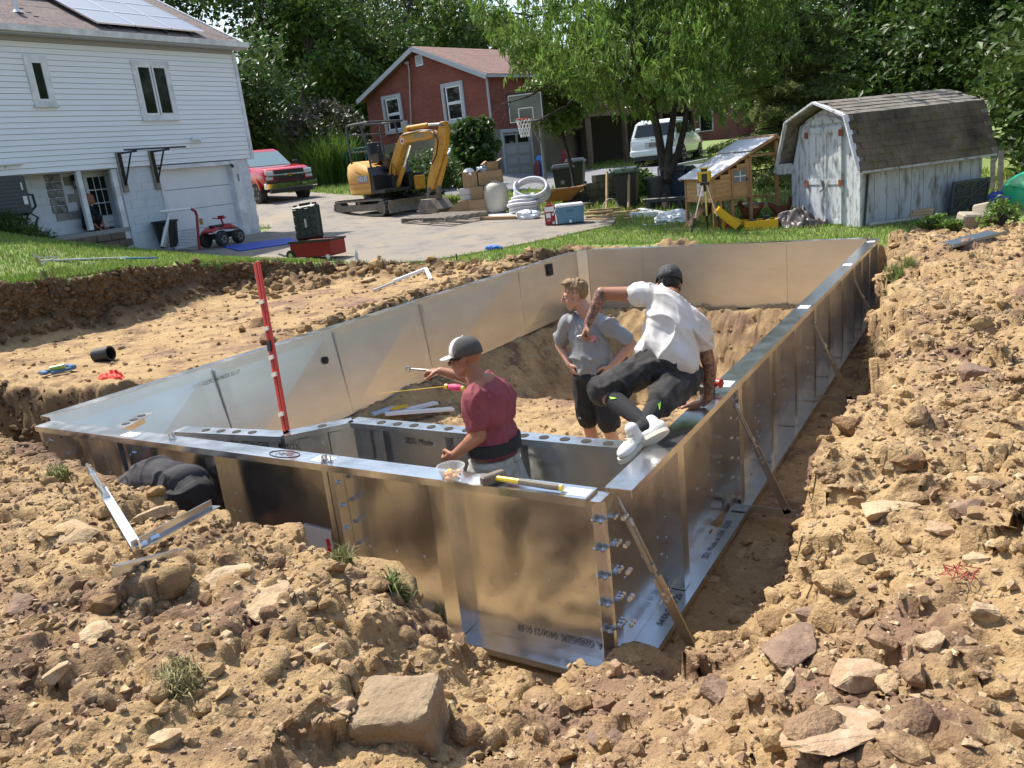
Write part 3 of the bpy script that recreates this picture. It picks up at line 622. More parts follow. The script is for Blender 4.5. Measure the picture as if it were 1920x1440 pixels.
m = MB(); m.beam(b, c, .05, .008, (0, 0, 1)); m.beam(b + Vector((.028, 0, .02)), c + Vector((.028, 0, .02)), .008, .05, (0, 0, 1)); obj('angle_strut', m, ZINC, lb)
m = MB(); d = b - a; m.cyl(a, a + d * .3, .012); m.beam(a + d * .25 + Vector((.018, 0, 0)), b + Vector((.018, 0, 0)), .012, .02); m.beam(a + d * .25 - Vector((.018, 0, 0)), b - Vector((.018, 0, 0)), .012, .02); m.cyl(a + d * .25, a + d * .38, .024); m.cyl(b - d * .12, b + d * .1, .024); obj('turnbuckle', m, ZINC, lb)
m = MB(); m.beam(c + Vector((-.01, -.02, .01)), e, .008, .055); m.beam(c + Vector((-.01, .01, -.018)), e + Vector((0, .03, -.025)), .06, .006); obj('base_strut', m, STEEL, lb)
m = MB(); q = c + (e - c) * .22 + Vector((0, -.03, 0)); m.cyl(q, q + Vector((0, .05, 0)), .012, 6); q = c + (e - c) * .05; m.cyl(q - Vector((0, .04, 0)), q + Vector((0, .03, 0)), .012, 6); obj('bolt', m, ZINC, lb, kind='stuff')
a, b = g(225, 1092, .05), g(355, 1056, .05); m = MB(); m.beam(a, b, .05, .006); m.beam(a + Vector((.01, -.03, -.02)), b + Vector((.01, -.03, -.02)), .006, .05)
tag(obj('steel_angle', m, STEEL), 'single grey steel angle lying on the dirt below the loose brace', 'metal bar')
def gz(x, y): return plane(x, y) + float(rise(np.array(float(x)), np.array(float(y))))
def PD(px, py, D): return Vector(CP + wd(px, py) / F * D)
# ---------------------------------------------------------------- white house on the left
def local(root): 
    m = MB(); m.T = root.matrix_basis.inverted(); return m
def house_root(name, label, cat, loc, rz=0):
    o = thing(name, label, cat, loc, rz); o.matrix_basis; return o
HX = -16.92
SIDING = M_('white vinyl siding', (.88, .895, .92), .5, col2=(.82, .835, .865), nsc=.5, stretch=(1, .35, 1))
TRIM = M_('aged white trim', (.8, .81, .84), .5, col2=(.56, .57, .58), nsc=3)
BLOCKP = M_('painted concrete block', (.66, .7, .75), .75, col2=(.56, .6, .65), nsc=2, bump=.25, bsc=40)
BLOCKG = M_('bare concrete block', (.3, .29, .26), .9, col2=(.22, .21, .19), nsc=3, bump=.3, bsc=40)
SHING = M_('brown asphalt shingle', (.17, .125, .11), .95, col2=(.105, .08, .075), nsc=2.3, col3=(.24, .19, .17), nsc3=14, bump=.5, bsc=80)
wh = house_root('white_house', 'white sided house with solar panels on the roof and a garage at its lower right', 'house', (HX, 6, 1.4))
C0_ = Vector((HX, 6, 1.4))
def hb(name, c, d, mat, parent=None, bevel=0, rot=None, kind=None, label=None):
    m = MB(); m.box(Vector(c) - C0_, d, rot); return obj(name, m, mat, parent or wh, bevel, kind=kind, label=label)
# core, floor slab and gable end
m = MB(); m.T = Matrix.Translation(-C0_)
m.box((HX - 4.2, 4.95, 5.04), (8.36, 17.1, 2.9)) if False else m.box((HX - 4.2, 4.95, 5.04), (8.38, 17.1, 2.9)); m.box((HX - 4.8, 11.3, 2.5), (6.9, 4.2, 2.2)); m.box((HX - 4.8, 1.7, 2.5), (6.9, 15, 2.2))
m.prism([(HX - .02, 6.47), (HX - 8.38, 6.47), (HX - 4.2, 8.62)], 13.3, 13.47, 'y'); obj('wall_core', m, M_('siding lap shadow', (.3, .3, .31), .8), wh)  # darker backing paints the lap shadow in gaps between siding boards
# siding boards
sb = None; z = 3.6
for k in range(23):
    if sb is None:
        m = MB(); m.loft([[(.0, -9.2, 0), (.03, -9.2, 0), (.012, -9.2, .114), (0, -9.2, .114)], [(.0, 7.55, 0), (.03, 7.55, 0), (.012, 7.55, .114), (0, 7.55, .114)]]); sb = m.mesh('siding_board')
    obj('siding_board', sb, SIDING, wh, loc=(0, 0, z - 1.4)); z += .1215
hb('corner_trim', (HX + .02, 13.56, 5.0), (.09, .1, 2.84), TRIM); hb('frieze_board', (HX + .025, 5.2, 6.44), (.05, 16.7, .09), M_('grey frieze', (.36, .37, .4), .6)); hb('soffit', (HX + .17, 5.2, 6.505), (.36, 17.2, .03), M_('grey frieze', (.36, .37, .4), .6))
m = MB(); pr = [(.28, 6.52), (.40, 6.53), (.42, 6.66), (.405, 6.66), (.39, 6.545), (.28, 6.535)]; m.loft([[(u, -9, w - 1.4) for u, w in pr], [(u, 7.85, w - 1.4) for u, w in pr]]); obj('gutter', m, TRIM, wh)
# roof with courses of shingles
SL = .52; ang = math.atan(SL)
def roofp(y, up, off=0.0): return Vector((HX + .34 - up * math.cos(ang) - off * math.sin(ang) * -1, y, 6.60 + up * math.sin(ang) + off * math.cos(ang)))
m = MB(); a, b = roofp(-3, 0), roofp(-3, 5.3); m.loft([[a - C0_, b - C0_, b - C0_ - Vector((0, 0, .1)), a - C0_ - Vector((0, 0, .1))], [a - C0_ + Vector((0, 16.8, 0)), b - C0_ + Vector((0, 16.8, 0)), b - C0_ + Vector((0, 16.8, -.1)), a - C0_ + Vector((0, 16.8, -.1))]])
r0 = roofp(0, 5.3); m.loft([[Vector((r0.x, y, r0.z)) - C0_, Vector((r0.x - 4.4, y, r0.z - 2.3)) - C0_, Vector((r0.x - 4.4, y, r0.z - 2.4)) - C0_, Vector((r0.x, y, r0.z - .1)) - C0_] for y in (-3, 13.8)]); roof = obj('roof', m, SHING, wh)
tab = MB(); tab.box((0, 0, .006), (.18, .296, .007), (0, ang, 0)); tabm = tab.mesh('shingle')
cnt = 0
for r in range(13):
    for k in range(26 if r < 11 else 26):
        y = 13.62 - k * .3 - (.15 if r % 2 else 0)
        if r > 5 and y > 8.4: continue
        if cnt < 290:
            p = roofp(y, .06 + r * .14, .006) - C0_; obj('shingle', tabm, SHING, roof, loc=p + Vector((rnd(-.004, .004), 0, 0)), rot=(0, rnd(-.02, .03), 0)); cnt += 1
m = MB(); a = C0_
for r in range(24):
    p = roofp(4, .05 + r * .14 if r > 12 else .05 + r * .14, .004); m.box(p - C0_, (.15, 13.6 if r > 12 else 2.5, .006), (0, ang + .03, 0))
obj('shingle_course', m, SHING, roof, kind='stuff')
m = MB(); m.beam(roofp(13.82, -.02) - C0_ - Vector((0, 0, .05)), roofp(13.82, 5.3) - C0_ - Vector((0, 0, .05)), .05, .16); obj('rake_board', m, TRIM, wh)
def on_roof(px, py, off):
    d = wd(px, py); n = np.array([math.sin(ang), 0, math.cos(ang)]); p0 = np.array(roofp(0, 0, off)); t = (p0 - CP) @ n / (d @ n); return Vector(CP + d * t)
SOLAR = M_('solar glass', (.2, .21, .235), .28, spec=1.0)  # pale sky glare on dark glass put into the base grey
q0 = on_roof(183, 43, .12); q1 = on_roof(383, 60, .12); ya, yb = q0.y, q1.y; up0 = (roofp(0, 0).x - q0.x) / math.cos(ang) + .1
for r in range(3):
    for k in range(-1 if r > 1 else 0, 3):
        w = (yb - ya) / 3; y = ya + w * (k + .5); h = 1.02; cpt = roofp(y, up0 + h * (r + .5), .12)
        f_ = MB(); f_.box((0, 0, 0), (h - .03, w - .03, .035)); o = obj('solar_panel', f_, SOLAR, roof, loc=cpt - C0_, rot=(0, ang, 0))
        f_ = MB()
        for s in (-1, 1): f_.box((s * (h / 2 - .012), 0, .004), (.02, w - .02, .044)); f_.box((0, s * (w / 2 - .012), .004), (h - .05, .02, .044))
        obj('panel_frame', f_, ZINC, o)
for k in range(4):
    m = MB(); y = ya + (yb - ya) * (k + .4) / 4; m.beam(roofp(y, up0 - .1, .05) - C0_, roofp(y, up0 + .3, .06) - C0_, .05, .05); obj('mount_rail', m, BLACKM, roof)
m = MB(); v = on_roof(33, 24, 0) - C0_; m.cyl(v, v + Vector((0, 0, .28)), .05, 12); m.cyl(v + Vector((0, 0, .28)), v + Vector((0, 0, .31)), .08, 12); m.cyl(v - Vector((0, 0, .0)), v + Vector((0, 0, .07)), .12, 12, .06); obj('vent_pipe', m, TRIM, roof)
# upper windows
def casement(y0, y1, z0, z1, panes):
    r = MB(); r.T = Matrix.Translation(-C0_); e = .11
    r.box((HX + .035, (y0 + y1) / 2, z1 - e / 2), (.06, y1 - y0, e)); r.box((HX + .035, (y0 + y1) / 2, z0 + e / 2 - .0), (.06, y1 - y0, e))
    for y in (y0 + e / 2, y1 - e / 2): r.box((HX + .034, y, (z0 + z1) / 2), (.058, e, z1 - z0 - 2 * e))
    w = obj('window', r, TRIM, wh)
    m = MB(); m.T = Matrix.Translation(-C0_); m.box((HX + .05, (y0 + y1) / 2, z0 - .012), (.1, y1 - y0 + .05, .03)); obj('sill', m, TRIM, w)
    for (a, b) in panes:
        g_ = MB(); g_.T = Matrix.Translation(-C0_); g_.box((HX + .034, (a + b) / 2, (z0 + z1) / 2), (.012, b - a, z1 - z0 - 2 * e)); obj('pane', g_, GLASS_DK, w)
        g_ = MB(); g_.T = Matrix.Translation(-C0_); t = .045
        for y in (a + t / 2, b - t / 2): g_.box((HX + .045, y, (z0 + z1) / 2), (.045, t, z1 - z0 - 2 * e - .002))
        for zz in (z0 + e + t / 2, z1 - e - t / 2): g_.box((HX + .044, (a + b) / 2, zz), (.043, b - a - 2 * t, t))
        obj('sash', g_, WHITE, w)
casement(7.58, 8.1, 5.03, 6.1, [(7.69, 7.99)]); casement(10.24, 11.33, 4.7, 6.1, [(10.35, 10.765), (10.795, 11.22)])
# lower storey: painted blocks, garage door, recessed entrance
bm_ = MB(); bm_.box((0, 0, 0), (.19, .396, .196)); blk = bm_.mesh('block', bevel=.006); bm_ = MB(); bm_.box((0, 0, 0), (.19, .196, .196)); blkh = bm_.mesh('block', bevel=.006)
def blocks(x, y0, y1, z0, z1, mat, gtest=None):
    n = int((z1 - z0) / .2); k = int(math.ceil((y1 - y0) / .4))
    for r in range(n):
        y = y0 + (.2 if r % 2 else 0)
        if r % 2: obj('block', blkh, None, wh, loc=Vector((x - .095, y0 + .1, z0 + .1 + r * .2)) - C0_).material_slots[0].link = 'OBJECT'; wh.children[-1]
        while y + .4 <= y1 + .001:
            o = obj('block', blk, None, wh, loc=Vector((x - .095, y + .2, z0 + .1 + r * .2)) - C0_); y += .4
        if y1 - y > .15: obj('block', blkh, None, wh, loc=Vector((x - .095, y + .1, z0 + .1 + r * .2)) - C0_)
blk.materials.append(BLOCKP); blkh.materials.append(BLOCKP)
def blocks2(x, y0, y1, z0, z1, skip=None):
    r = 0; z = z0
    while z + .2 <= z1 + .01:
        y = y0 - (.2 if r % 2 else 0)
        while y < y1 - .05:
            a, b = max(y, y0), min(y + .4, y1)
            if b - a > .1 and not (skip and skip((a + b) / 2, z + .1)):
                full = (b - a) > .3; o = obj('block', blk if full else blkh, None, wh, loc=Vector((x - .095, (a + b) / 2, z + .1)) - C0_)
                if not full: o.scale = (1, (b - a) / .2, 1)
            y += .4
        z += .2; r += 1
hb('mortar_wall', (HX - .125, 9.8, 2.4), (.19, 1.16, 2.38), BLOCKP); hb('mortar_wall', (HX - .125, 13.17, 2.4), (.19, .5, 2.38), BLOCKP)
blocks2(HX - .02, 9.24, 10.38, 1.2, 3.58); blocks2(HX - .02, 12.98, 13.44, 1.2, 3.58)
m = MB(); m.T = Matrix.Translation(-C0_); m.box((HX - 3, 13.36, 2.4), (5.8, .18, 2.38)); obj('side_wall', m, BLOCKP, wh)
gd = None
for k in range(4):
    m = MB(); m.box((HX - .16, 11.53, 1.34 + .535 * (k + .5)) - C0_ if False else Vector((HX - .16, 11.53, 1.34 + .535 * (k + .5))) - C0_, (.045, 2.4, .525)); obj('garage_panel', m, M_('garage door paint', (.8, .82, .85), .45, col2=(.74, .76, .79), nsc=2), wh, .008)
hb('door_lock', (HX - .13, 11.5, 2.05), (.02, .1, .16), M_('dull brass', (.35, .28, .16), .4, .8)); hb('garage_jamb', (HX - .05, 10.4, 2.4), (.2, .09, 2.3), TRIM); hb('garage_jamb', (HX - .12, 12.735, 2.4), (.14, .05, 2.2), TRIM); hb('garage_header', (HX - .05, 11.55, 3.52), (.2, 2.4, .1), TRIM); hb('garage_post', (HX + .02, 12.83, 2.42), (.16, .26, 2.3), TRIM, bevel=.01)
m = MB(); c = Vector((HX + .11, 12.72, 3.42)) - C0_; m.sphere(c, .045, 10, 6); m.box(c + Vector((-.03, 0, .04)), (.05, .07, .04)); obj('camera_dome', m, BLACK, wh)
m = MB(); m.box(Vector((HX + .11, 12.86, 3.1)) - C0_, (.03, .06, .2)); obj('keypad', m, M_('grey keypad', (.25, .26, .28), .5), wh, .01)
m = MB(); c = Vector((HX + .08, 11.63, 4.2)) - C0_; m.cyl(c - Vector((.06, 0, 0)), c, .05, 10); m.cyl(c + Vector((.02, -.02, .02)), c + Vector((.12, .14, -.06)), .05, 10, .08); m.cyl(c + Vector((.02, -.02, .02)), c + Vector((.12, -.1, -.06)), .04, 10, .06); obj('flood_light', m, WHITEP, wh, smooth=40)
m = MB(); a = Vector((HX + .09, 6.3, 3.83)) - C0_; m.cyl(a - Vector((0, .5, .0)), a + Vector((0, .65, .0)), .035, 10); m.cyl(a + Vector((0, .3, -.03)), a + Vector((-.08, .3, -.08)), .02, 8); obj('conduit', m, WHITEP, wh, smooth=40)
RX = -17.5
hb('entry_ceiling', (RX + .26, 6.0, 3.59), (.5, 6.4, .03), TRIM)
hb('mortar_wall', (RX - .06, 6.4, 2.6), (.1, 4.5, 2.2), BLOCKP); hb('entry_return', (RX + .25, 9.3, 2.6), (.7, .1, 2.0), BLOCKP)
sk = lambda y, z: (7.62 < y < 8.25 and 2.72 < z) or y > 8.62
blocks2(RX, 4.4, 8.7, 1.9, 3.55, sk)
for o in wh.children:
    if o.name.startswith('block') and abs(o.location.x - (RX - .095 - HX)) < .01 and 7.75 < o.location.y + 6 < 8.65 and o.location.z + 1.4 > 2.45:
        o.material_slots[0].link = 'OBJECT'; o.material_slots[0].material = BLOCKG
gbm = MB(); gbm.box((0, 0, 0), (.09, .185, .165)); gm = gbm.mesh('glass_block', bevel=.015)
gw = hb('glass_block_window', (RX - .06, 7.94, 3.14), (.05, .46, .96), M_('mortar', (.42, .43, .42), .9))
for r in range(5):
    for k in range(2): obj('glass_block', gm, M_('wavy glass block', (.08, .09, .09), .12, bump=.8, bsc=18, col2=(.3, .32, .31), nsc=9), gw, loc=Vector((RX - .02, 7.84 + k * .2, 2.77 + r * .183)) - C0_)
door = hb('entry_door', (RX - .03, 9.08, 2.93), (.05, .76, 1.42), M_('door paint', (.6, .65, .7), .45))
for r in range(3):
    for k in range(3): m = MB(); m.box(Vector((RX + .001, 8.86 + k * .17, 2.66 + r * .32)) - C0_, (.012, .14, .29)); obj('pane', m, GLASS_DK, door)
m = MB(); m.box(Vector((RX + .01, 9.15, 2.38)) - C0_, (.03, .16, .05)); obj('mail_slot', m, TRIM, door)
for z_ in (2.4, 3.4): m = MB(); m.box(Vector((RX + .01, 9.45, z_)) - C0_, (.03, .04, .12)); obj('hinge', m, BLACKM, door)
hb('porch_post', (HX - .02, 8.23, 2.9), (.1, .12, 1.36), TRIM); hb('porch_post', (HX - .02, 9.13, 2.6), (.1, .13, 1.95), TRIM); hb('door_jamb', (HX - .1, 9.22, 2.6), (.06, .05, 1.95), TRIM)
STONEB = M_('brown wall stone', (.2, .15, .11), .9, col2=(.12, .095, .075), nsc=4, bump=.6, bsc=30)
hb('porch_floor', (HX - .3, 7.0, 2.13), (.7, 4.4, .1), M_('porch concrete', (.3, .29, .27), .9))
st = MB(); st.box((0, 0, 0), (.2, .36, .17)); stm = st.mesh('stone', bevel=.015)
for r in range(3):
    for k in range(7): obj('stone', stm, STONEB, wh, loc=Vector((HX - .02 + rnd(-.01, .01), 6.6 + k * .372 + (.18 if r % 2 else 0), 2.0 - r * .18)) - C0_, rot=(0, 0, rnd(-.02, .02)))
m = MB(); c = Vector((RX + .1, 8.42, 3.42)) - C0_; m.box(c + Vector((-.07, 0, .06)), (.03, .1, .1)); m.tube([c + Vector((-.06, 0, .08)), c + Vector((0, 0, .12)), c + Vector((.02, 0, .06))], .012, 6); m.lathe([(.02, .05), (.09, .0), (.075, -.03)], 8, c); m.lathe([(.07, -.17), (.07, -.18), (.02, -.2)], 8, c)
for k in range(4): a = PI / 4 + k * PI / 2; m.cyl(c + Vector((.068 * math.cos(a), .068 * math.sin(a), -.03)), c + Vector((.06 * math.cos(a), .06 * math.sin(a), -.17)), .008, 5)
ln = obj('porch_lantern', m, BLACKM, wh); m = MB(); m.cyl(c + Vector((0, 0, -.035)), c + Vector((0, 0, -.165)), .05, 8); obj('lantern_glass', m, M_('clear glass look', (.5, .52, .5), .1), ln)
# air conditioner on a bracket
ac = thing('air_conditioner', 'dark grey outdoor air conditioner on a wall bracket beside the glass block window', 'air conditioner', (HX - .1, 6.45, 2.75))
DGREY = M_('dark grey enamel', (.055, .065, .075), .45)
m = MB(); m.box((0, 0, .42), (.36, .95, .8)); acb = obj('casing', m, DGREY, ac, .015)
for k in range(9): m = MB(); m.box((.188, -.08, .11 + k * .08), (.02, .7, .035), (0, .4, 0)); obj('louver', m, M_('grey louver', (.13, .145, .16), .45), acb)
m = MB(); m.box((.19, .37, .3), (.008, .09, .18)); obj('sticker', m, STICK, acb); m = MB(); m.box((.185, .36, .6), (.02, .03, .16)); obj('handle', m, WHITEP, acb)
m = MB()
for y in (-.3, .36): m.beam((-.4, y, 0), (.2, y, 0), .04, .05); m.beam((.15, y, -.02), (-.36, y, -.5), .03, .03); m.beam((-.38, y, 0), (-.38, y, -.6), .04, .04)
obj('bracket', m, BLACKM, ac)
m = MB(); m.tube([(.1, .48, .42), (.1, .6, .4), (.08, .62, .15), (.0, .5, .02), (.05, .62, -.1), (0, .5, -.35), (-.2, .42, -.5)], .028, 8); obj('hose', m, RUBBER, ac, smooth=60)
# pull-up bar bracket above the garage
pb = thing('pull_up_bar', 'black steel pull-up bar bolted to two boards on the white house', 'pull-up bar', (HX + .05, 9.8, 3.5))
for y in (-.46, .46):
    m = MB(); m.box((0, y, -.02), (.05, .14, .95)); obj('board', m, WOODG, pb)
    m = MB(); m.box((.045, y, .05), (.04, .06, .78)); m.beam((.04, y, .42), (.72, y, .42), .045, .045); m.beam((.05, y, -.3), (.5, y, .4), .03, .03); obj('bracket', m, BLACKM, pb)
m = MB(); m.cyl((.68, -.75, .46), (.68, 1.0, .46), .022, 10); obj('bar', m, BLACKM, pb)
# ---------------------------------------------------------------- brick house behind
def brick_mat(name, c1, c2, mort, sc=1.0):
    if name in MATS: return MATS[name]
    m = bpy.data.materials.new(name); m.use_nodes = True; nt = m.node_tree; N = nt.nodes; L = nt.links; b = N['Principled BSDF']; b.inputs['Roughness'].default_value = .85; b.inputs['Specular IOR Level'].default_value = .2
    tc = N.new('ShaderNodeTexCoord'); mp = N.new('ShaderNodeMapping'); mp.inputs['Rotation'].default_value = (PI / 2, 0, 0); L.new(tc.outputs['Object'], mp.inputs[0])
    sx = N.new('ShaderNodeSeparateXYZ'); L.new(tc.outputs['Object'], sx.inputs[0]); ad = N.new('ShaderNodeMath'); L.new(sx.outputs[0], ad.inputs[0]); L.new(sx.outputs[1], ad.inputs[1])
    cx = N.new('ShaderNodeCombineXYZ'); L.new(ad.outputs[0], cx.inputs[0]); L.new(sx.outputs[2], cx.inputs[1])
    t = N.new('ShaderNodeTexBrick'); L.new(cx.outputs[0], t.inputs['Vector']); t.inputs['Color1'].default_value = (*c1, 1); t.inputs['Color2'].default_value = (*c2, 1); t.inputs['Mortar'].default_value = (*mort, 1)
    t.inputs['Scale'].default_value = sc; t.inputs['Brick Width'].default_value = .22; t.inputs['Row Height'].default_value = .075; t.inputs['Mortar Size'].default_value = .009; t.inputs['Bias'].default_value = -.2
    n = N.new('ShaderNodeTexNoise'); n.inputs['Scale'].default_value = .8; n.inputs['Detail'].default_value = 6; L.new(tc.outputs['Object'], n.inputs['Vector']); x = N.new('ShaderNodeMix'); x.data_type = 'RGBA'; x.blend_type = 'MULTIPLY'; x.inputs[0].default_value = .45; L.new(t.outputs[0], x.inputs[6]); L.new(n.outputs['Color'], x.inputs[7])
    hs = N.new('ShaderNodeHueSaturation'); hs.inputs['Value'].default_value = 1.35; L.new(t.outputs[0], x.inputs[6]); L.new(x.outputs[2], hs.inputs['Color']); hs.inputs['Saturation'].default_value = 1.0
    mx = N.new('ShaderNodeMix'); mx.data_type = 'RGBA'; r = N.new('ShaderNodeMapRange'); r.inputs[1].default_value = .3; r.inputs[2].default_value = .75; r.inputs[3].default_value = .75; r.inputs[4].default_value = 1.15; L.new(n.outputs['Fac'], r.inputs[0])
    hv = N.new('ShaderNodeHueSaturation'); L.new(r.outputs[0], hv.inputs['Value']); L.new(t.outputs[0], hv.inputs['Color']); L.new(hv.outputs[0], b.inputs['Base Color'])
    bp = N.new('ShaderNodeBump'); bp.inputs['Strength'].default_value = .6; bp.inputs['Distance'].default_value = .02; bp.invert = True; L.new(t.outputs['Fac'], bp.inputs['Height']); L.new(bp.outputs[0], b.inputs['Normal'])
    MATS[name] = m; return m
BRICK = brick_mat('red brick', (.3, .085, .06), (.23, .064, .047), (.24, .12, .09))
FOUND = M_('tan foundation wall', (.27, .225, .17), .9, col2=(.2, .17, .13), nsc=1.5)
ROOFB = M_('brown red roof shingle', (.21, .115, .09), .95, col2=(.15, .085, .07), nsc=2, col3=(.27, .17, .14), nsc3=9, bump=.5, bsc=50)
GREYT = M_('grey window trim', (.42, .43, .44), .6)
bh = thing('brick_house', 'red brick gable house with grey framed windows and a garage behind the excavator', 'house', (-17.55, 27.9, 1.9), math.atan2(-.165, .986))
GW = 7.9
m = MB(); m.prism([(-GW, 2.2), (0, 2.2), (0, 4.42), (-GW / 2, 6.02), (-GW, 4.42)], 0, 10.5, 'y'); obj('wall', m, BRICK, bh)
m = MB(); m.box((-GW / 2, 5.25, .9), (GW + .02, 10.52, 2.6)); obj('foundation', m, FOUND, bh)
m = MB(); th = .2
for s in (-1, 1):
    e = Vector((-GW / 2 + s * (GW / 2 + .3), -.3, 4.3)); r = Vector((-GW / 2, -.3, 6.06)); m.loft([[e, r, r + Vector((0, 0, .16)), e + Vector((0, 0, .16))], [e + Vector((0, 11.1, 0)), r + Vector((0, 11.1, 0)), r + Vector((0, 11.1, .16)), e + Vector((0, 11.1, .16))]])
brf = obj('roof', m, ROOFB, bh)
m = MB()
for s in (-1, 1): e = Vector((-GW / 2 + s * (GW / 2 + .3), -.34, 4.33)); r = Vector((-GW / 2, -.34, 6.1)); m.beam(e, r, .05, .2)
obj('rake_board', m, GREYT, bh); m = MB(); m.box((.33, 5.2, 4.36), (.1, 11, .1)); m.box((-GW - .33, 5.2, 4.36), (.1, 11, .1)); obj('gutter', m, GREYT, bh)
m = MB(); m.box((-2.6, 5.6, 5.75), (.5, .5, .5)); obj('chimney', m, BRICK, brf); m = MB(); m.sphere((-2.6, 5.6, 6.1), .33, 10, 6, (1, 1, .5)); obj('chimney_cap', m, BLACKM, brf)
def bwin(x0, x1, z0, z1):
    t = .16; r = MB(); r.box(((x0 + x1) / 2, -.03, z1 - t / 2), (x1 - x0, .07, t)); r.box(((x0 + x1) / 2, -.04, z0 + t / 2), (x1 - x0, .1, t))
    for x in (x0 + t / 2, x1 - t / 2): r.box((x, -.029, (z0 + z1) / 2), (t, .068, z1 - z0 - 2 * t))
    w = obj('window', r, GREYT, bh)
    for k in range(2):
        a = z0 + t + (z1 - z0 - 2 * t) * k / 2; b = a + (z1 - z0 - 2 * t) / 2; s = MB(); u = .06
        for x in (x0 + t + .12 + u / 2, x1 - t - u / 2): s.box((x, -.025 - .012 * k, (a + b) / 2), (u, .04, b - a))
        for zz in (a + u / 2, b - u / 2): s.box(((x0 + x1) / 2 + .06, -.024 - .012 * k, zz), (x1 - x0 - 2 * t - 2 * u - .12, .038, u))
        obj('sash', s, WHITE, w); p_ = MB(); p_.box(((x0 + x1) / 2 + .06, -.008, (a + b) / 2), (x1 - x0 - 2 * t - .24, .012, b - a - .12)); obj('pane', p_, GLASS_DK, w)
bwin(-6.75, -5.4, 2.65, 4.4); bwin(-2.72, -1.38, 2.68, 4.42)
m = MB(); m.box((-3.88, -.02, 5.6), (.46, .05, .46)); gv = obj('gable_vent', m, TRIM, bh)
for k in range(5): m = MB(); m.box((-3.88, -.055, 5.46 + k * .07), (.36, .015, .045), (.5, 0, 0)); obj('louver', m, GREYT, gv)
m = MB(); m.tube([(-4.55, -.1, 5.6), (-4.55, -.07, 5.3), (-4.9, -.07, 2.9)], .035, 8); m.cyl((-4.5, -.16, 5.6), (-4.7, -.1, 5.62), .07, 8); obj('service_conduit', m, M_('grey conduit', (.4, .36, .32), .6), bh)
m = MB(); m.box((-4.95, -.1, 2.75), (.3, .18, .45)); m.cyl((-4.95, -.2, 2.8), (-4.95, -.26, 2.8), .1, 10); obj('electric_meter', m, M_('grey conduit', (.4, .36, .32), .6), bh)
m = MB(); m.box((-5.35, -.06, 2.95), (.42, .1, .4)); obj('utility_box', m, M_('beige plastic', (.5, .48, .42), .6), bh)
m = MB(); m.cyl((.06, -.06, 4.3), (.06, -.06, .05), .05, 8); obj('downspout', m, GREYT, bh)
gdr = M_('tan garage door', (.3, .29, .28), .6)
m = MB(); m.box((.02, 1.55, 1.02), (.06, 1.9, 1.96)); gdo = obj('garage_door', m, gdr, bh)
for r in range(4):
    for k in range(2): m = MB(); m.box((.055, 1.1 + k * .9, .3 + r * .48), (.03, .74, .34)); obj('window_pane' if r == 3 else 'door_panel', m, GLASS_DK if r == 3 else M_('tan garage door light', (.36, .35, .335), .6), gdo, .015)
m = MB(); m.box((.05, .53, 1.05), (.1, .12, 2.1)); m.box((.05, 2.57, 1.05), (.1, .12, 2.1)); m.box((.05, 1.55, 2.1), (.1, 2.2, .14)); obj('door_trim', m, GREYT, gdo)
m = MB(); m.box((.012, 8, 1.05), (.04, 3, 1.9)); obj('under_deck_shade', m, plain('under deck shade', (.012, .011, .01), .9), bh)  # dark panel painting the shade under the deck
# wooden deck right of the brick house
DECKW = M_('brown stained deck wood', (.16, .1, .065), .8, col2=(.11, .07, .045), nsc=6)
dk = thing('wooden_deck', 'raised brown wooden deck with baluster railing behind the willow-like tree', 'deck', (-17.2, 29.6, 1.95), math.atan2(-.165, .986))
dz = 2.55; x1, y1, y2 = 2.4, 1.9, 12.0
m = MB(); m.box((1.2 + .1, (y1 + y2) / 2, dz), (x1 + .1, y2 - y1, .06)); obj('deck_floor', m, DECKW, dk)
m = MB(); m.box((x1 + .12, (y1 + y2) / 2, dz - .12), (.06, y2 - y1 + .1, .3)); m.box((1.2, y1 - .02, dz - .12), (x1 + .2, .06, .3)); obj('rim_joist', m, DECKW, dk)
for y in (y1 + .1, 5.0, 8.4, y2 - .1): m = MB(); m.box((x1, y, dz / 2 - .05), (.18, .18, dz - .1)); obj('post', m, DECKW, dk)
for y in np.arange(y1, y2 + .1, 1.45): m = MB(); m.box((x1 + .14, y, dz + .5), (.1, .1, 1.1)); obj('rail_post', m, DECKW, dk)
for c_, d_ in (((x1 + .14, (y1 + y2) / 2, dz + 1.02), (.12, y2 - y1 + .1, .05)), ((x1 + .14, (y1 + y2) / 2, dz + .16), (.05, y2 - y1, .08)), ((1.2, y1, dz + 1.02), (x1 + .2, .12, .05)), ((1.2, y1, dz + .16), (x1, .05, .08))): m = MB(); m.box(c_, d_); obj('rail', m, DECKW, dk)
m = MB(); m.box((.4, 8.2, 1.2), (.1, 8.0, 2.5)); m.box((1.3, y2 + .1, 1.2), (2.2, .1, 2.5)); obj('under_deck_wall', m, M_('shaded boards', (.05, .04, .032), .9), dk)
for k in range(22): m = MB(); m.box((x1 + .165, 7.3 + k * .205, dz + .58), (.02, .195, .86)); obj('privacy_board', m, DECKW, dk)
bl = MB(); bl.box((0, 0, 0), (.045, .045, .84)); blm = bl.mesh('baluster')
for y in np.arange(y1 + .12, y2, .14): obj('baluster', blm, DECKW, dk, loc=(x1 + .14, y, dz + .58))
for x in np.arange(.1, x1, .14): obj('baluster', blm, DECKW, dk, loc=(x, y1, dz + .58))
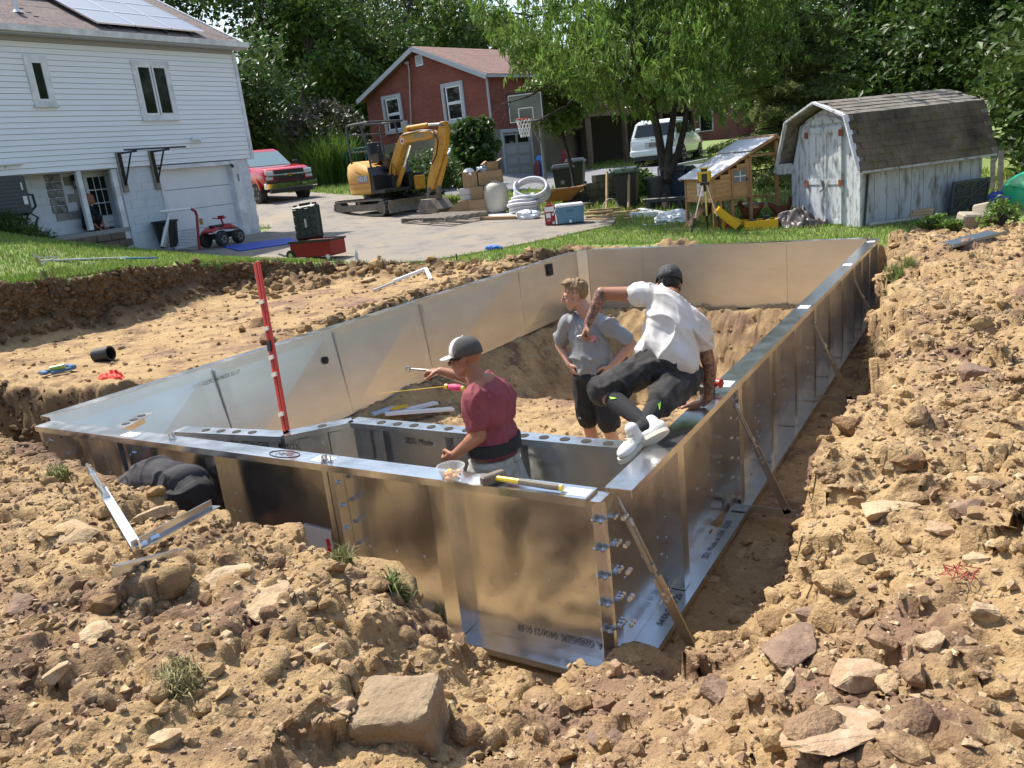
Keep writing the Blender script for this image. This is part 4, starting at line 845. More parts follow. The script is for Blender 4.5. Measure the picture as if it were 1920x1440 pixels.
# houses further back
def far_house(label, loc, rz, w, dpt, h, ridge, mat, wins):
    r = thing('brick_house', label, 'house', loc, rz); m = MB(); m.prism([(-w / 2, -1), (w / 2, -1), (w / 2, h), (0, ridge), (-w / 2, h)], 0, dpt, 'y'); obj('wall', m, mat, r)
    m = MB()
    for s in (-1, 1): e = Vector((s * (w / 2 + .3), -.3, h - .15)); t = Vector((0, -.3, ridge + .02)); m.loft([[e, t, t + Vector((0, 0, .18)), e + Vector((0, 0, .18))], [e + Vector((0, dpt + .6, 0)), t + Vector((0, dpt + .6, 0)), t + Vector((0, dpt + .6, .18)), e + Vector((0, dpt + .6, .18))]])
    rf = obj('roof', m, ROOFB, r); m = MB(); m.box((w * .25, dpt * .3, ridge), (.7, .7, 1.3)); obj('chimney', m, mat, rf)
    for x0, z0, a, b in wins:
        m = MB(); m.box((x0, -.03, z0), (a + .2, .08, b + .2)); wn = obj('window', m, GREYT, r); m = MB(); m.box((x0, -.075, z0), (a, .03, b)); obj('pane', m, GLASS_DK, wn)
    return r
BRICK2 = brick_mat('faded red brick', (.26, .09, .065), (.2, .07, .055), (.2, .11, .09))
q = PG(1320, 235); far_house('tall faded brick house with chimney far behind the white suv', tuple(PD(1292, 262, 62)), -.15, 5.5, 8, 5.6, 7.2, BRICK2, [(-1.2, 1.2, .9, 1.3), (1.5, 1.2, .9, 1.3), (1.5, 3.9, .9, 1.2), (-1.2, 3.9, .9, 1.2)])
far_house('low faded brick house with a pale gable edge far behind the hemlock', tuple(PD(1402, 252, 64)), -.1, 5.5, 8, 3.2, 4.8, BRICK2, [(-1.2, 1.6, .9, 1.0), (1.4, 1.6, .9, 1.0)])
# ---------------------------------------------------------------- shed
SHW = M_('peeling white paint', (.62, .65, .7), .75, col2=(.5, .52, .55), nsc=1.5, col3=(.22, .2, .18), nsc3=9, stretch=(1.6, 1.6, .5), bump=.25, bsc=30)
SHW_SHADE = M_('shed white in shade', (.42, .45, .49), .75, col2=(.34, .37, .4), nsc=1.5, col3=(.16, .15, .14), nsc3=5, stretch=(1.6, 1.6, .45))  # white shed paint again, with shade on that side put into the colour
SHS = M_('mossy grey shingle', (.165, .13, .092), .95, col2=(.04, .028, .018), nsc=1.3, col3=(.09, .085, .035), nsc3=5, bump=.6, bsc=60)
SHT = M_('lighter grey shingle', (.25, .225, .19), .95, col2=(.15, .13, .105), nsc=2.5, col3=(.1, .095, .085), nsc3=7, bump=.6, bsc=60)
HINGE = plain('rusty hinge', (.25, .06, .02), .8)
sh = thing('garden_shed', 'weathered white gambrel roofed shed with double doors and a mossy dark roof', 'shed', (-.5, 12.56, .9), .877)
SD = 2.85; SWD = 1.9
prof = [(-.2, 1.06), (.14, 2.0), (SWD / 2, 2.3), (SWD - .14, 2.0), (SWD + .2, 1.06)]
m = MB(); m.prism([(.02, 0), (SWD - .02, 0), (SWD - .02, 1.3), (SWD - .2, 1.9), (SWD / 2, 2.2), (.2, 1.9), (.02, 1.3)], .03, SD - .03, 'x'); obj('wall_core', m, SHW_SHADE, sh)
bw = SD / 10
for k in range(10): m = MB(); m.box((bw * (k + .5), .008, .62), (bw - .012, .024, 1.2)); obj('board', m, SHW_SHADE, sh)
for k in range(9):
    y = SWD * (k + .5) / 9; zt = min(1.0 + (min(y, SWD - y) + .05) * 2.6, 1.86 + min(y, SWD - y) * .36)
    m = MB(); a, b = y - SWD / 18 + .005, y + SWD / 18 - .005
    zf = lambda q: min(1.1 + min(q, SWD - q) * 2.7, 1.84 + min(q, SWD - q) * .36); m.prism([(a, .02), (b, .02), (b, zf(b)), (a, zf(a))], -.005, .02, 'x'); obj('board', m, SHW, sh)
for y in (.06, SWD - .06): m = MB(); m.box((-.015, y, .6), (.03, .1, 1.16)); obj('corner_trim', m, SHW, sh)
for s in (0, 1):
    y0 = .46 + s * .49; d_ = None; m = MB(); m.box((-.022, y0 + .24, .96), (.03, .47, 1.78)); d_ = obj('door', m, SHW, sh)
    for (yy, zz, w, h) in ((.04, .95, .075, 1.76), (.44, .95, .075, 1.76), (.24, .1, .32, .09), (.24, .84, .32, .09), (.24, 1.79, .32, .1)):
        m = MB(); m.box((-.043, y0 + yy, zz), (.018, w, h)); obj('door_trim', m, SHW, d_)
    for zz in (.82, 1.72): m = MB(); m.box((-.058, y0 + (.02 if s == 0 else .46), zz), (.014, .09, .12)); obj('hinge', m, HINGE, d_)
m = MB(); m.box((-.06, .95, .8), (.02, .05, .14)); m.tube([(-.07, .95, .74), (-.1, .93, .7), (-.1, .97, .66), (-.07, .95, .7)], .012, 6); obj('latch', m, STEEL_DK, sh)
m = MB(); m.prism([(.42, 1.9), (1.48, 1.9), (1.25, 2.0), (.95, 2.05), (.65, 2.0)], -.04, -.006, 'x'); obj('door_header', m, SHW, sh)
m = MB()
for a, b in zip(prof[:-1], prof[1:]): m.loft([[(-.22, *a), (-.22, *b), (-.22, b[0], b[1] - .06), (-.22, a[0], a[1] - .06)], [(SD + .15, *a), (SD + .15, *b), (SD + .15, b[0], b[1] - .06), (SD + .15, a[0], a[1] - .06)]])
rf = obj('roof', m, SHT, sh)
m = MB()
for a, b in zip(prof[:-1], prof[1:]): m.beam((-.245, *a), (-.245, *b), .035, .1, (1, 0, 0))
obj('rake_board', m, SHW, sh)
m = MB(); m.box((SD / 2 - .03, -.16, 1.01), (SD + .3, .1, .04)); obj('soffit', m, SHW_SHADE, sh)
m = MB(); m.box((-.12, SWD + .1, 1.12), (.22, .22, .2)); obj('eave_return', m, SHW, sh)
tab = MB(); tab.box((0, 0, 0), (.3, .16, .012)); tabm = tab.mesh('shingle'); tabm.materials.append(SHS)
def courses(a, b, n, mat):
    a = Vector((0, *a)); b = Vector((0, *b)); d = (b - a); L = d.length; an = math.atan2(d.z, d.y); nn = Vector((0, -math.sin(an), math.cos(an)))
    for r in range(n):
        for k in range(11):
            x = -.08 + k * .307 + (.15 if r % 2 else 0)
            if x > SD + .02: continue
            o = obj('shingle', tabm, None, rf, loc=a + d * ((r + .5) / n) + nn * (.012 + rnd(0, .006)) + Vector((x, 0, 0)), rot=(an - .06, rnd(-.015, .015), rnd(-.012, .012)))
            if mat is not SHS: o.material_slots[0].link = 'OBJECT'; o.material_slots[0].material = mat
courses(prof[0], prof[1], 8, SHS); courses(prof[1], prof[2], 5, SHT); courses(prof[4], prof[3], 4, SHT)
m = MB(); m.beam((.02, -.05, .05), (.12, -.03, .95), .03, .03); obj('lean_pole', m, BLACKM, sh); m = MB(); m.cyl((.1, -.12, .06), (1.6, -.14, .02), .035, 10); obj('drain_pipe', m, M_('grey conduit', (.4, .36, .32), .6), sh)
# black moulded sandbox lid leaning on the shed
PLK = M_('charcoal moulded plastic', (.045, .05, .058), .5)
ld = thing('sandbox_lid', 'square charcoal plastic lid with moulded rings leaning on the shed side', 'lid', (1.2, 14.35, .9), .877)
ld.rotation_euler = (.12, 0, .877); ld.location = Vector((-.5, 12.56, .92)) + Matrix.Rotation(.877, 3, 'Z') @ Vector((2.35, -.14, 0))
m = MB(); m.box((0, 0, .3), (.9, .03, .6)); pl_ = obj('panel', m, PLK, ld, .01)
m = MB()
for x in (-.43, .43): m.box((x, -.025, .3), (.04, .03, .6))
for z in (.02, .58): m.box((0, -.024, z), (.82, .028, .04))
obj('rim', m, PLK, ld)
for r in (.07, .13, .19, .25, .31, .37):
    pts = [(r * math.cos(t), -.022, .3 + r * .72 * math.sin(t)) for t in np.linspace(0, 2 * PI, 28, endpoint=False)]; m = MB(); m.tube(pts, .012, 5, closed=True); obj('ring', m, PLK, ld)
for cx, cz in ((-.27, .47), (.27, .47)): m = MB(); m.tube([(cx + .09 * math.cos(t), -.03, cz + .07 * math.sin(t)) for t in np.linspace(0, 2 * PI, 16, endpoint=False)], .014, 5, closed=True); obj('ring', m, PLK, ld)
m = MB(); m.beam((-.4, -.03, .06), (.4, -.03, .55), .02, .03); m.beam((0, -.03, .04), (0, -.03, .56), .015, .02); m.beam((-.4, -.028, .3), (.4, -.028, .3), .015, .02); obj('rib', m, PLK, ld)

# ---------------------------------------------------------------- chicken coop
CED = M_('orange cedar', (.52, .3, .125), .65, col2=(.43, .23, .09), nsc=6, col3=(.6, .37, .18), nsc3=20, stretch=(1, 1, 2.5))
CED2 = M_('darker cedar frame', (.42, .24, .11), .7, col2=(.33, .17, .075), nsc=8)
TIN = M_('corrugated tin', (.74, .75, .76), .4, .45, col2=(.6, .6, .6), nsc=2)
cp_ = thing('chicken_coop', 'orange cedar chicken coop with corrugated metal roof beside the shed', 'chicken coop', (-3.25, 12.7, .98), .877)
CW = 1.0
for (x, y, h) in ((0, 0, 1.04), (0, CW, 1.04), (.86, 0, 1.4), (.86, CW, 1.4), (1.5, 0, 1.6), (1.5, CW, 1.6), (.42, 0, .56)): m = MB(); m.box((x, y, h / 2), (.06, .055, h)); obj('post', m, CED2, cp_)
zr = lambda x: 1.04 + .43 * x
for k in range(6):
    z = .6 + k * .085; m = MB(); m.box((-.008, CW / 2, z), (.02, CW - .06, .08)); obj('board', m, CED, cp_)
for k in range(10):
    z = .6 + k * .085; x0 = max(.03, (z + .04 - 1.0) / .43 if z > .98 else .03)
    if x0 < .8: m = MB(); m.box(((x0 + .83) / 2, -.008, z), (.83 - x0, .02, .08)); obj('board', m, CED, cp_)
m = MB(); m.box((.43, .5, .57), (.84, .96, .03)); m.box((.43, .96, .85), (.8, .02, .5)); m.box((.83, .5, .95), (.02, .94, .7)); obj('hutch_shell', m, CED2, cp_)
m = MB(); m.box((.6, -.025, .86), (.4, .018, .56)); dr = obj('hatch_door', m, CED, cp_)
for (x, z, w, h) in ((.42, .86, .05, .6), (.78, .86, .05, .6), (.6, 1.14, .31, .05), (.6, .86, .31, .04)): m = MB(); m.box((x, -.042, z), (w, .016, h)); obj('door_trim', m, CED2, dr)
m = MB(); m.box((.6, -.036, 1.0), (.28, .006, .22)); obj('window_mesh', m, M_('grey mesh', (.2, .21, .22), .6), dr)
m = MB(); m.box((.6, -.045, 1.0), (.015, .01, .22)); m.box((.6, -.044, 1.0), (.28, .01, .018)); obj('muntin', m, WHITEP, dr); m = MB(); m.box((.755, -.055, .93), (.03, .02, .04)); obj('latch', m, BLACKM, dr)
for a, b in (((.02, -.028, .6), (.88, -.028, .6)), ((-.028, 0, .58), (-.028, 1, .58)), ((.86, .0, 1.36), (1.5, 0, 1.36)), ((.86, 0, .35), (1.5, 0, .35)), ((1.5, 0, .5), (1.5, CW, .5)), ((0, 0, .2), (.42, 0, .2))): m = MB(); m.beam(a, b, .03, .05); obj('rail', m, CED2, cp_)
m = MB(); m.box((1.18, .5, .36), (.62, .9, .03)); obj('shelf', m, WOODG, cp_)
def corrugated(x0, z0, x1, z1, name):
    m = MB(); n = 40; rows = []
    for y in np.linspace(-.1, CW + .1, n + 1): w = .008 * math.cos((y + .1) * 2 * PI / .06); rows.append([(x0, y, z0 + w), (x1, y, z1 + w), (x1, y, z1 + w - .006), (x0, y, z0 + w - .006)])
    m.loft(rows); return obj(name, m, TIN, cp_)
corrugated(-.14, 1.03, .9, 1.46, 'roof_sheet'); corrugated(.84, 1.47, 1.48, 1.73, 'roof_sheet')
m = MB(); 
for y in (-.06, CW + .06): m.beam((-.12, y, 1.0), (1.45, y, 1.68), .03, .05); m.beam((1.44, y, 1.7), (1.85, y, 1.48), .03, .05)
m.beam((1.42, -.1, 1.71), (1.42, CW + .1, 1.71), .08, .04); obj('rafter', m, CED2, cp_)
m = MB(); m.loft([[(1.45, -.08, 1.7), (1.84, -.08, 1.49), (1.84, -.08, 1.47), (1.45, -.08, 1.68)], [(1.45, CW + .08, 1.7), (1.84, CW + .08, 1.49), (1.84, CW + .08, 1.47), (1.45, CW + .08, 1.68)]]); obj('rear_roof', m, CED2, cp_)
m = MB(); m.beam((-.25, .72, .02), (.3, .72, .5), .25, .02, (0, 0, 1)); obj('ramp', m, CED2, cp_)
m = MB(); m.box((-.022, .44, .86), (.006, .24, .38)); sg = obj('warning_sign', m, plain('sign white', (.72, .68, .68), .5), cp_)
SRED = plain('sign red', (.5, .05, .05), .5)
m = MB(); m.box((-.0265, .44, .985), (.003, .21, .1)); obj('sign_header', m, plain('sign black', (.02, .02, .02), .5), sg); m = MB(); m.lathe([(.09, 0), (.09, .003)], 20, (0, 0, 0)); 
for i in range(len(m.v)): a, b, c = m.v[i]; m.v[i] = (-.028 - c, .44 + a, .985 + b * .42)
obj('sign_oval', m, SRED, sg)
letter('DANGER', .042, plain('sign white', (.72, .68, .68), .5), sg, (-.0325, .44, .985), (0, -1, 0), (0, 0, 1))
letter('BEWARE\nOF\nCHICKENS', .04, SRED, sg, (-.0265, .44, .8), (0, -1, 0), (0, 0, 1))
def hen(loc, rz, label):
    h = thing('hen', label, 'hen', loc, rz); m = MB(); m.sphere((0, 0, .2), .13, 12, 8, (1.25, .8, .95)); m.tube([(.1, 0, .24), (.17, 0, .33), (.19, 0, .4)], [.08, .05, .045], 8); m.sphere((.2, 0, .41), .045, 8, 6, (1.1, .9, 1)); m.tube([(-.1, 0, .24), (-.2, 0, .33), (-.26, 0, .4)], [.08, .06, .02], 8)
    b = obj('body', m, M_('rust feathers', (.2, .06, .02), .8, col2=(.1, .03, .012), nsc=20, bump=.6, bsc=60), h, smooth=60); m = MB(); m.cyl((.24, 0, .41), (.28, 0, .4), .012, 6, .002); obj('beak', m, M_('horn yellow', (.5, .35, .1), .5), h); m = MB(); m.prism([(.15, .44), (.18, .5), (.2, .46), (.22, .49), (.24, .43)], -.006, .006, 'y'); obj('comb', m, RED, h)
    m = MB(); m.cyl((0, .04, .12), (.01, .04, 0), .01, 6); m.cyl((0, -.04, .12), (.01, -.04, 0), .01, 6); m.box((.03, .04, .006), (.07, .05, .01)); m.box((.03, -.04, .006), (.07, .05, .01)); obj('legs', m, M_('horn yellow', (.5, .35, .1), .5), h)
q = PG(1325, 412); hen((q.x, q.y, gz(q.x, q.y)), 2.2, 'rust brown hen standing under the front of the coop'); hen((-2.2, 13.8, .98), .5, 'rust brown hen behind the yellow case at the coop run'); q = PG(1352, 405); hen((-2.75, 13.5, 1.0), 3.4, 'dark rust hen deep under the coop house')

# ---------------------------------------------------------------- vehicles
def car_wheel(root, x, y, r, w, side, rimc=ZINC):
    t = MB(); t.T = Matrix.Translation((x, y, r)) @ Matrix.Rotation(PI / 2, 4, 'X'); t.lathe([(r * .62, -w / 2), (r * .93, -w / 2), (r, -w * .36), (r, w * .36), (r * .93, w / 2), (r * .62, w / 2)], 24); wo = obj('wheel', t, RUBBER, root, smooth=35)
    t = MB(); t.T = Matrix.Translation((x, y, r)) @ Matrix.Rotation(-side * PI / 2, 4, 'X'); t.lathe([(r * .62, w * .48), (r * .57, w * .3), (.02, w * .28)], 24)
    for k in range(6): a = k * PI / 3; t.beam((.05 * math.cos(a), .05 * math.sin(a), w * .38), (r * .58 * math.cos(a), r * .58 * math.sin(a), w * .42), .07, .05, (0, 0, 1))
    t.lathe([(.07, w * .3), (.06, w * .48), (.01, w * .5)], 12); obj('rim', t, rimc, wo)
def body_loft(st, n=5):
    rings = []
    for (x, w, zb, zt, tw) in st:
        h = zt - zb; half = [(w * .86, zb), (w * .97, zb + .12 * h), (w, zb + .42 * h), (w * .985, zb + .72 * h), (w * (tw * .55 + .45), zb + .9 * h), (w * tw, zt)]
        rings.append([Vector((x, y, z)) for y, z in half] + [Vector((x, -y, z)) for y, z in reversed(half)])
    m = MB(); m.loft(rings); return m
TRED = M_('truck red paint', (.5, .012, .025), .22, coat=.8, spec=.6)
CHROME = M_('chrome', (.8, .8, .8), .08, 1.0)
LAMP = M_('headlight lens', (.62, .64, .66), .12, coat=1.0)
def at_ground(px, py): q = PG(px, py, 0); z = gz(q.x, q.y); q = PG(px, py, z - plane(q.x, q.y)); return Vector((q.x, q.y, gz(q.x, q.y)))
fb = at_ground(556, 377); FA = -.32; fdir = Vector((math.cos(FA), math.sin(FA), 0))
tk = thing('pickup_truck', 'red pickup truck with chrome grille bar parked behind the white house corner', 'pickup truck', fb - fdir * 2.9 + Vector((0, 0, .01)), FA)
st = [(-2.9, .98, .55, 1.2, .95), (-2.85, 1.0, .5, 1.28, .96), (.2, 1.0, .48, 1.28, .95), (1.3, 1.0, .48, 1.3, .93), (1.55, .99, .5, 1.3, .9), (2.3, .97, .55, 1.22, .86), (2.62, .93, .6, 1.14, .84), (2.68, .9, .62, 1.06, .84)]
obj('body', body_loft(st), TRED, tk, smooth=40)
m = MB(); m.loft([[(1.35, .86, 1.27), (1.35, -.86, 1.27), (-.9, -.9, 1.27), (-.9, .9, 1.27)], [(.62, .72, 1.86), (.62, -.72, 1.86), (-.7, -.74, 1.86), (-.7, .74, 1.86)], [(.5, .6, 1.93), (.5, -.6, 1.93), (-.6, -.62, 1.93), (-.6, .62, 1.93)]]); obj('cab', m, TRED, tk, .02)
m = MB(); f_ = lambda t, y: (1.37 - .73 * t, y, 1.29 + .59 * t); m.quad(f_(.06, -.8), f_(.06, .8), f_(.92, .68), f_(.92, -.68)); obj('windshield', m, M_('windshield glass', (.2, .3, .32), .08, spec=1.0), tk)
for s in (-1, 1): m = MB(); g_ = lambda t, x: (x, s * (.905 - .15 * t), 1.3 + .58 * t); m.quad(g_(.05, -.75), g_(.05, 1.05), g_(.9, .5), g_(.9, -.62)); obj('side_window', m, GLASS_DK, tk)
m = MB(); m.box((2.69, 0, .94), (.05, 1.1, .34)); obj('grille', m, BLACK, tk); m = MB(); m.box((2.725, 0, .93), (.04, 1.7, .06)); bar = obj('grille_bar', m, CHROME, tk, .01)
m = MB(); m.prism([(-.14, .02), (-.05, .02), (-.04, .06), (.04, .06), (.05, .02), (.14, .02), (.13, -.02), (.05, -.02), (.04, -.06), (-.04, -.06), (-.05, -.02), (-.13, -.02)], 2.745, 2.765, 'x'); m.v = [(x, y, z + .93) for x, y, z in m.v]; obj('bow_tie_emblem', m, M_('gold emblem', (.6, .42, .1), .3, .9), bar)
for s in (-1, 1): m = MB(); m.box((2.67, s * .74, 1.03), (.08, .3, .14)); obj('headlight', m, LAMP, tk, .02); m = MB(); m.box((2.67, s * .76, .84), (.08, .26, .12)); obj('headlight', m, LAMP, tk, .02)
m = MB(); m.box((2.72, 0, .58), (.2, 1.98, .22)); bmp = obj('bumper', m, CHROME, tk, .03); m = MB(); m.box((2.74, 0, .71), (.2, 1.9, .06)); m.box((2.7, 0, .4), (.14, 1.6, .14)); obj('bumper_trim', m, BLACK, bmp)
for s in (-1, 1): m = MB(); m.box((1.12, s * 1.12, 1.36), (.1, .2, .2)); obj('mirror', m, BLACK, tk, .03)
for x in (1.85, -1.85):
    for s in (-1, 1):
        car_wheel(tk, x, s * .84, .39, .26, s, M_('dirty wheel', (.3, .29, .27), .5, .6)); m = MB(); m.T = Matrix.Translation((x, s * .945, .42)) @ Matrix.Rotation(-s * PI / 2, 4, 'X'); m.T = None
        arc = [(x + .5 * math.cos(t), .42 + .5 * math.sin(t)) for t in np.linspace(.15, PI - .15, 14)]; inn = [(x + .43 * math.cos(t), .42 + .43 * math.sin(t)) for t in np.linspace(PI - .15, .15, 14)]; m.prism(arc + inn, s * .95, s * 1.02, 'y'); obj('fender_flare', m, TRED, tk)
m = MB(); m.box((.4, 0, .5), (4.6, 1.5, .25)); obj('chassis', m, BLACKM, tk)
SWHT = M_('pearl white paint', (.74, .79, .76), .2, coat=.8)
sb_ = at_ground(1212, 314)
suv = thing('suv', 'white suv seen from behind, parked beyond the tree trunks', 'car', sb_ + Vector((.15, 2.5, .0)), 1.66)
suv.scale = (1.04,) * 3
st = [(-2.52, .88, .55, .92, .95), (-2.46, .96, .45, 1.12, .95), (-2.3, 1.0, .4, 1.15, .95), (-1, 1.02, .38, 1.18, .95), (1, 1.02, .38, 1.18, .94), (1.6, 1.0, .4, 1.18, .9), (2.3, .95, .45, 1.08, .86), (2.55, .85, .55, .9, .85)]
obj('body', body_loft(st), SWHT, suv, smooth=40)
m = MB(); m.loft([[(1.3, .9, 1.14), (1.3, -.9, 1.14), (-2.4, -.94, 1.14), (-2.4, .94, 1.14)], [(.55, .78, 1.72), (.55, -.78, 1.72), (-2.1, -.8, 1.74), (-2.1, .8, 1.74)], [(.35, .64, 1.82), (.35, -.64, 1.82), (-1.95, -.66, 1.84), (-1.95, .66, 1.84)]]); obj('cabin', m, SWHT, suv, .03)
m = MB(); f_ = lambda t, y: (-2.415 + .3 * t, y, 1.18 + .56 * t); m.quad(f_(.05, .8), f_(.05, -.8), f_(.9, -.7), f_(.9, .7)); obj('rear_window', m, GLASS_DK, suv)
for s in (-1, 1):
    for (x0, x1, x2, x3) in ((-2.15, -1.1, -1.15, -1.95), (-1.0, -.05, -.1, -1.05), (.05, 1.05, .5, .0)):
        m = MB(); g_ = lambda t, x: (x, s * (.945 - .15 * t), 1.2 + .52 * t); m.quad(g_(.05, x0), g_(.05, x1), g_(.9, x2), g_(.9, x3)); obj('side_window', m, GLASS_DK, suv)
    m = MB(); m.loft([[(-2.42, s * .55, 1.0), (-2.42, s * .93, 1.04), (-2.42, s * .95, .88), (-2.42, s * .62, .9)], [(-2.5, s * .58, .99), (-2.49, s * .9, 1.03), (-2.49, s * .92, .89), (-2.5, s * .64, .91)]]); obj('tail_light', m, M_('red lens', (.35, .01, .015), .15, coat=1), suv)
    m = MB(); m.box((.9, s * 1.08, 1.25), (.1, .2, .16)); obj('mirror', m, SWHT, suv, .03); m = MB(); m.cyl((-1.8, s * .66, 1.87), (.2, s * .66, 1.86), .025, 8); obj('roof_rail', m, ZINC, suv)
m = MB(); m.box((-2.51, 0, .87), (.03, .66, .24)); obj('plate_recess', m, M_('plate recess', (.5, .53, .52), .4), suv); m = MB(); m.box((-2.535, .0, .87), (.012, .32, .16)); obj('licence_plate', m, M_('worn plate', (.25, .2, .17), .6), suv)
m = MB(); m.box((-2.51, 0, 1.06), (.02, .16, .06)); obj('badge', m, CHROME, suv); m = MB(); m.box((-2.5, 0, .58), (.16, 1.94, .26)); obj('bumper', m, SWHT, suv, .05); m = MB(); m.box((-2.4, 0, .36), (.2, 1.6, .16)); obj('exhaust_pan', m, BLACK, suv)
for x in (1.55, -1.5):
    for s in (-1, 1): car_wheel(suv, x, s * .88, .4, .28, s)
m = MB(); m.box((0, 0, .4), (4.0, 1.5, .2)); obj('chassis', m, BLACKM, suv)

# ---------------------------------------------------------------- excavator
YEL = M_('machine yellow', (.62, .31, .035), .4, col2=(.55, .26, .03), nsc=3, col3=(.4, .2, .04), nsc3=11)
YEL2 = M_('machine pale yellow', (.66, .36, .07), .42, col2=(.6, .32, .06), nsc=3)
DIRTYM = M_('dirty track metal', (.13, .115, .1), .7, .3, col2=(.25, .21, .17), nsc=6)
ex = thing('mini_excavator', 'yellow mini excavator with canopy frame and its boom folded down on the driveway', 'excavator', Vector((-15.3, 17.0, 1.55)), -.24)
def track(y):
    a = [(.0 + 1.02 * 0, 0)]; pts = []
    for k in range(14): t = -PI / 2 + PI * k / 13; pts.append((1.1 + .25 * math.cos(t), .26 + .25 * math.sin(t)))
    for k in range(14): t = PI / 2 + PI * k / 13; pts.append((-1.1 + .25 * math.cos(t), .26 + .25 * math.sin(t)))
    m = MB(); inner = [((x - math.copysign(1.1, x)) * .78 + math.copysign(1.1, x), (z - .26) * .78 + .26) for x, z in pts]
    rings = [[(x, y + w, z) for x, z in pts] for w in (-.16, .16)]; n = len(pts)
    vs = [(x, y - .16, z) for x, z in pts] + [(x, y + .16, z) for x, z in pts] + [(x, y - .16, z) for x, z in inner] + [(x, y + .16, z) for x, z in inner]; fs = []
    for k in range(n): j = (k + 1) % n; fs += [(k, j, n + j, n + k), (k, 2 * n + k, 2 * n + j, j), (n + k, n + j, 3 * n + j, 3 * n + k), (2 * n + k, 3 * n + k, 3 * n + j, 2 * n + j)]
    m.add(vs, fs); tr = obj('track', m, M_('dusty track rubber', (.13, .12, .105), .9, col2=(.24, .21, .17), nsc=7), ex)
    P_ = [Vector((p[0], y, p[1])) for p in pts]; tot = sum((P_[(k + 1) % n] - P_[k]).length for k in range(n)); s = 0; k = 0; acc = 0; step = tot / 48; lug = MB(); lug.box((0, 0, 0), (.055, .33, .03)); lm = lug.mesh('track_lug')
    for i in range(48):
        d_ = i * step
        while acc + (P_[(k + 1) % n] - P_[k]).length < d_: acc += (P_[(k + 1) % n] - P_[k]).length; k = (k + 1) % n
        dv = (P_[(k + 1) % n] - P_[k]); q = P_[k] + dv.normalized() * (d_ - acc); an = math.atan2(dv.z, dv.x); nn = Vector((dv.z, 0, -dv.x)).normalized()
        obj('track_lug', lm, RUBBER, tr, loc=q + nn * .012, rot=(0, -an, 0))
    m = MB(); s = -1 if y < 0 else 1; m.box((0, y + s * .05, .27), (2.0, .18, .2)); m.box((0, y - s * .02, .27), (2.25, .16, .12)); obj('track_frame', m, DIRTYM, ex, .02)
    for x, r in ((-1.1, .19), (1.1, .17), (0, .07)): m = MB(); m.cyl((x, y - .14, .26 if r > .1 else .44), (x, y + .14, .26 if r > .1 else .44), r, 18); m.cyl((x, y + s * .15, .26 if r > .1 else .44), (x, y - s * .15, .26 if r > .1 else .44), r * .5, 12); obj('roller', m, DIRTYM, ex)
track(-.68); track(.68)
m = MB(); m.box((0, 0, .4), (1.1, 1.1, .24)); m.cyl((0, 0, .5), (0, 0, .66), .48, 20); obj('undercarriage', m, BLACKM, ex)
m = MB(); rows = []
for y in (-.88, .88): rows.append([(1.34, y, .06), (1.4, y, .08), (1.34, y, .25), (1.39, y, .44), (1.35, y, .44), (1.3, y, .25)])
m.loft([[(x + .25, y, z) for x, y, z in r_] for r_ in rows]); m.beam((.6, -.4, .3), (1.57, -.4, .2), .1, .1); m.beam((.6, .4, .3), (1.57, .4, .2), .1, .1); obj('blade', m, DIRTYM, ex)
# upper body: rounded counterweight and side panels
m = MB(); rg = []
for z, sx in ((.66, .93), (.72, 1.0), (1.0, 1.0), (1.02, 1.015), (1.3, 1.02), (1.5, .97), (1.62, .84)):
    r = []
    for k in range(17): t = PI / 2 + PI * k / 16; r.append(Vector((-.18 + 1.0 * sx * math.cos(t) * (.75 + .25 * abs(math.cos(t))), .8 * sx * math.copysign(abs(math.sin(t)) ** .55, math.sin(t)), z + (.05 * max(0, -math.cos(t)) if z > 1.4 else 0))))
    r += [Vector((.42 * sx, -.8 * sx, z - (.22 if z > 1.4 else 0))), Vector((.42 * sx, .8 * sx, z - (.22 if z > 1.4 else 0)))]
    rg.append(r)
m.loft(rg); up = obj('counterweight', m, YEL2, ex, smooth=35)
m = MB(); m.box((-.1, -.806, 1.0), (1.02, .012, .018)); m.box((-.1, -.806, .86), (1.02, .01, .012)); obj('panel_seam', m, plain('sign red', (.5, .05, .05), .5), up)
letter('ND35', .2, WHITEP, up, (.1, -.826, 1.12), (1, 0, 0), (0, 0, 1)); m = MB(); m.box((.1, -.819, 1.12), (.52, .008, .2)); obj('decal', m, M_('grey decal', (.22, .23, .27), .5), up)
m = MB(); m.prism([(-.2, 1.38), (.1, 1.26), (.1, 1.24), (-.2, 1.35)], -.826, -.82, 'y'); obj('decal_stripe', m, M_('maroon decal', (.2, .02, .03), .5), up)
m = MB()
for k in range(2): m.prism([(-1.02 + .0, 1.36 - k * .16), (-.94, 1.42 - k * .16), (-.9, 1.32 - k * .16), (-.98, 1.27 - k * .16)], -.6, -.5, 'y')
obj('vent', m, BLACK, up)
m = MB(); m.loft([[(.42, -.78, .7), (.62, -.78, .72), (.55, -.78, 1.2), (.36, -.78, 1.45)], [(.42, .78, .7), (.62, .78, .72), (.55, .78, 1.2), (.36, .78, 1.45)]]); m.box((.75, -.1, .72), (.7, 1.4, .1)); m.box((.9, .45, .9), (.4, .6, .5)); obj('floor_deck', m, BLACKM, ex)
m = MB(); m.box((1.0, .55, .86), (.34, .4, .42)); obj('tool_locker', m, YEL, ex, .02)
m = MB(); m.box((-.05, .1, 1.62), (.48, .5, .12)); m.box((-.28, .1, 1.92), (.12, .48, .55), (0, -.2, 0)); obj('seat', m, BLACK, ex, .03)
m = MB()
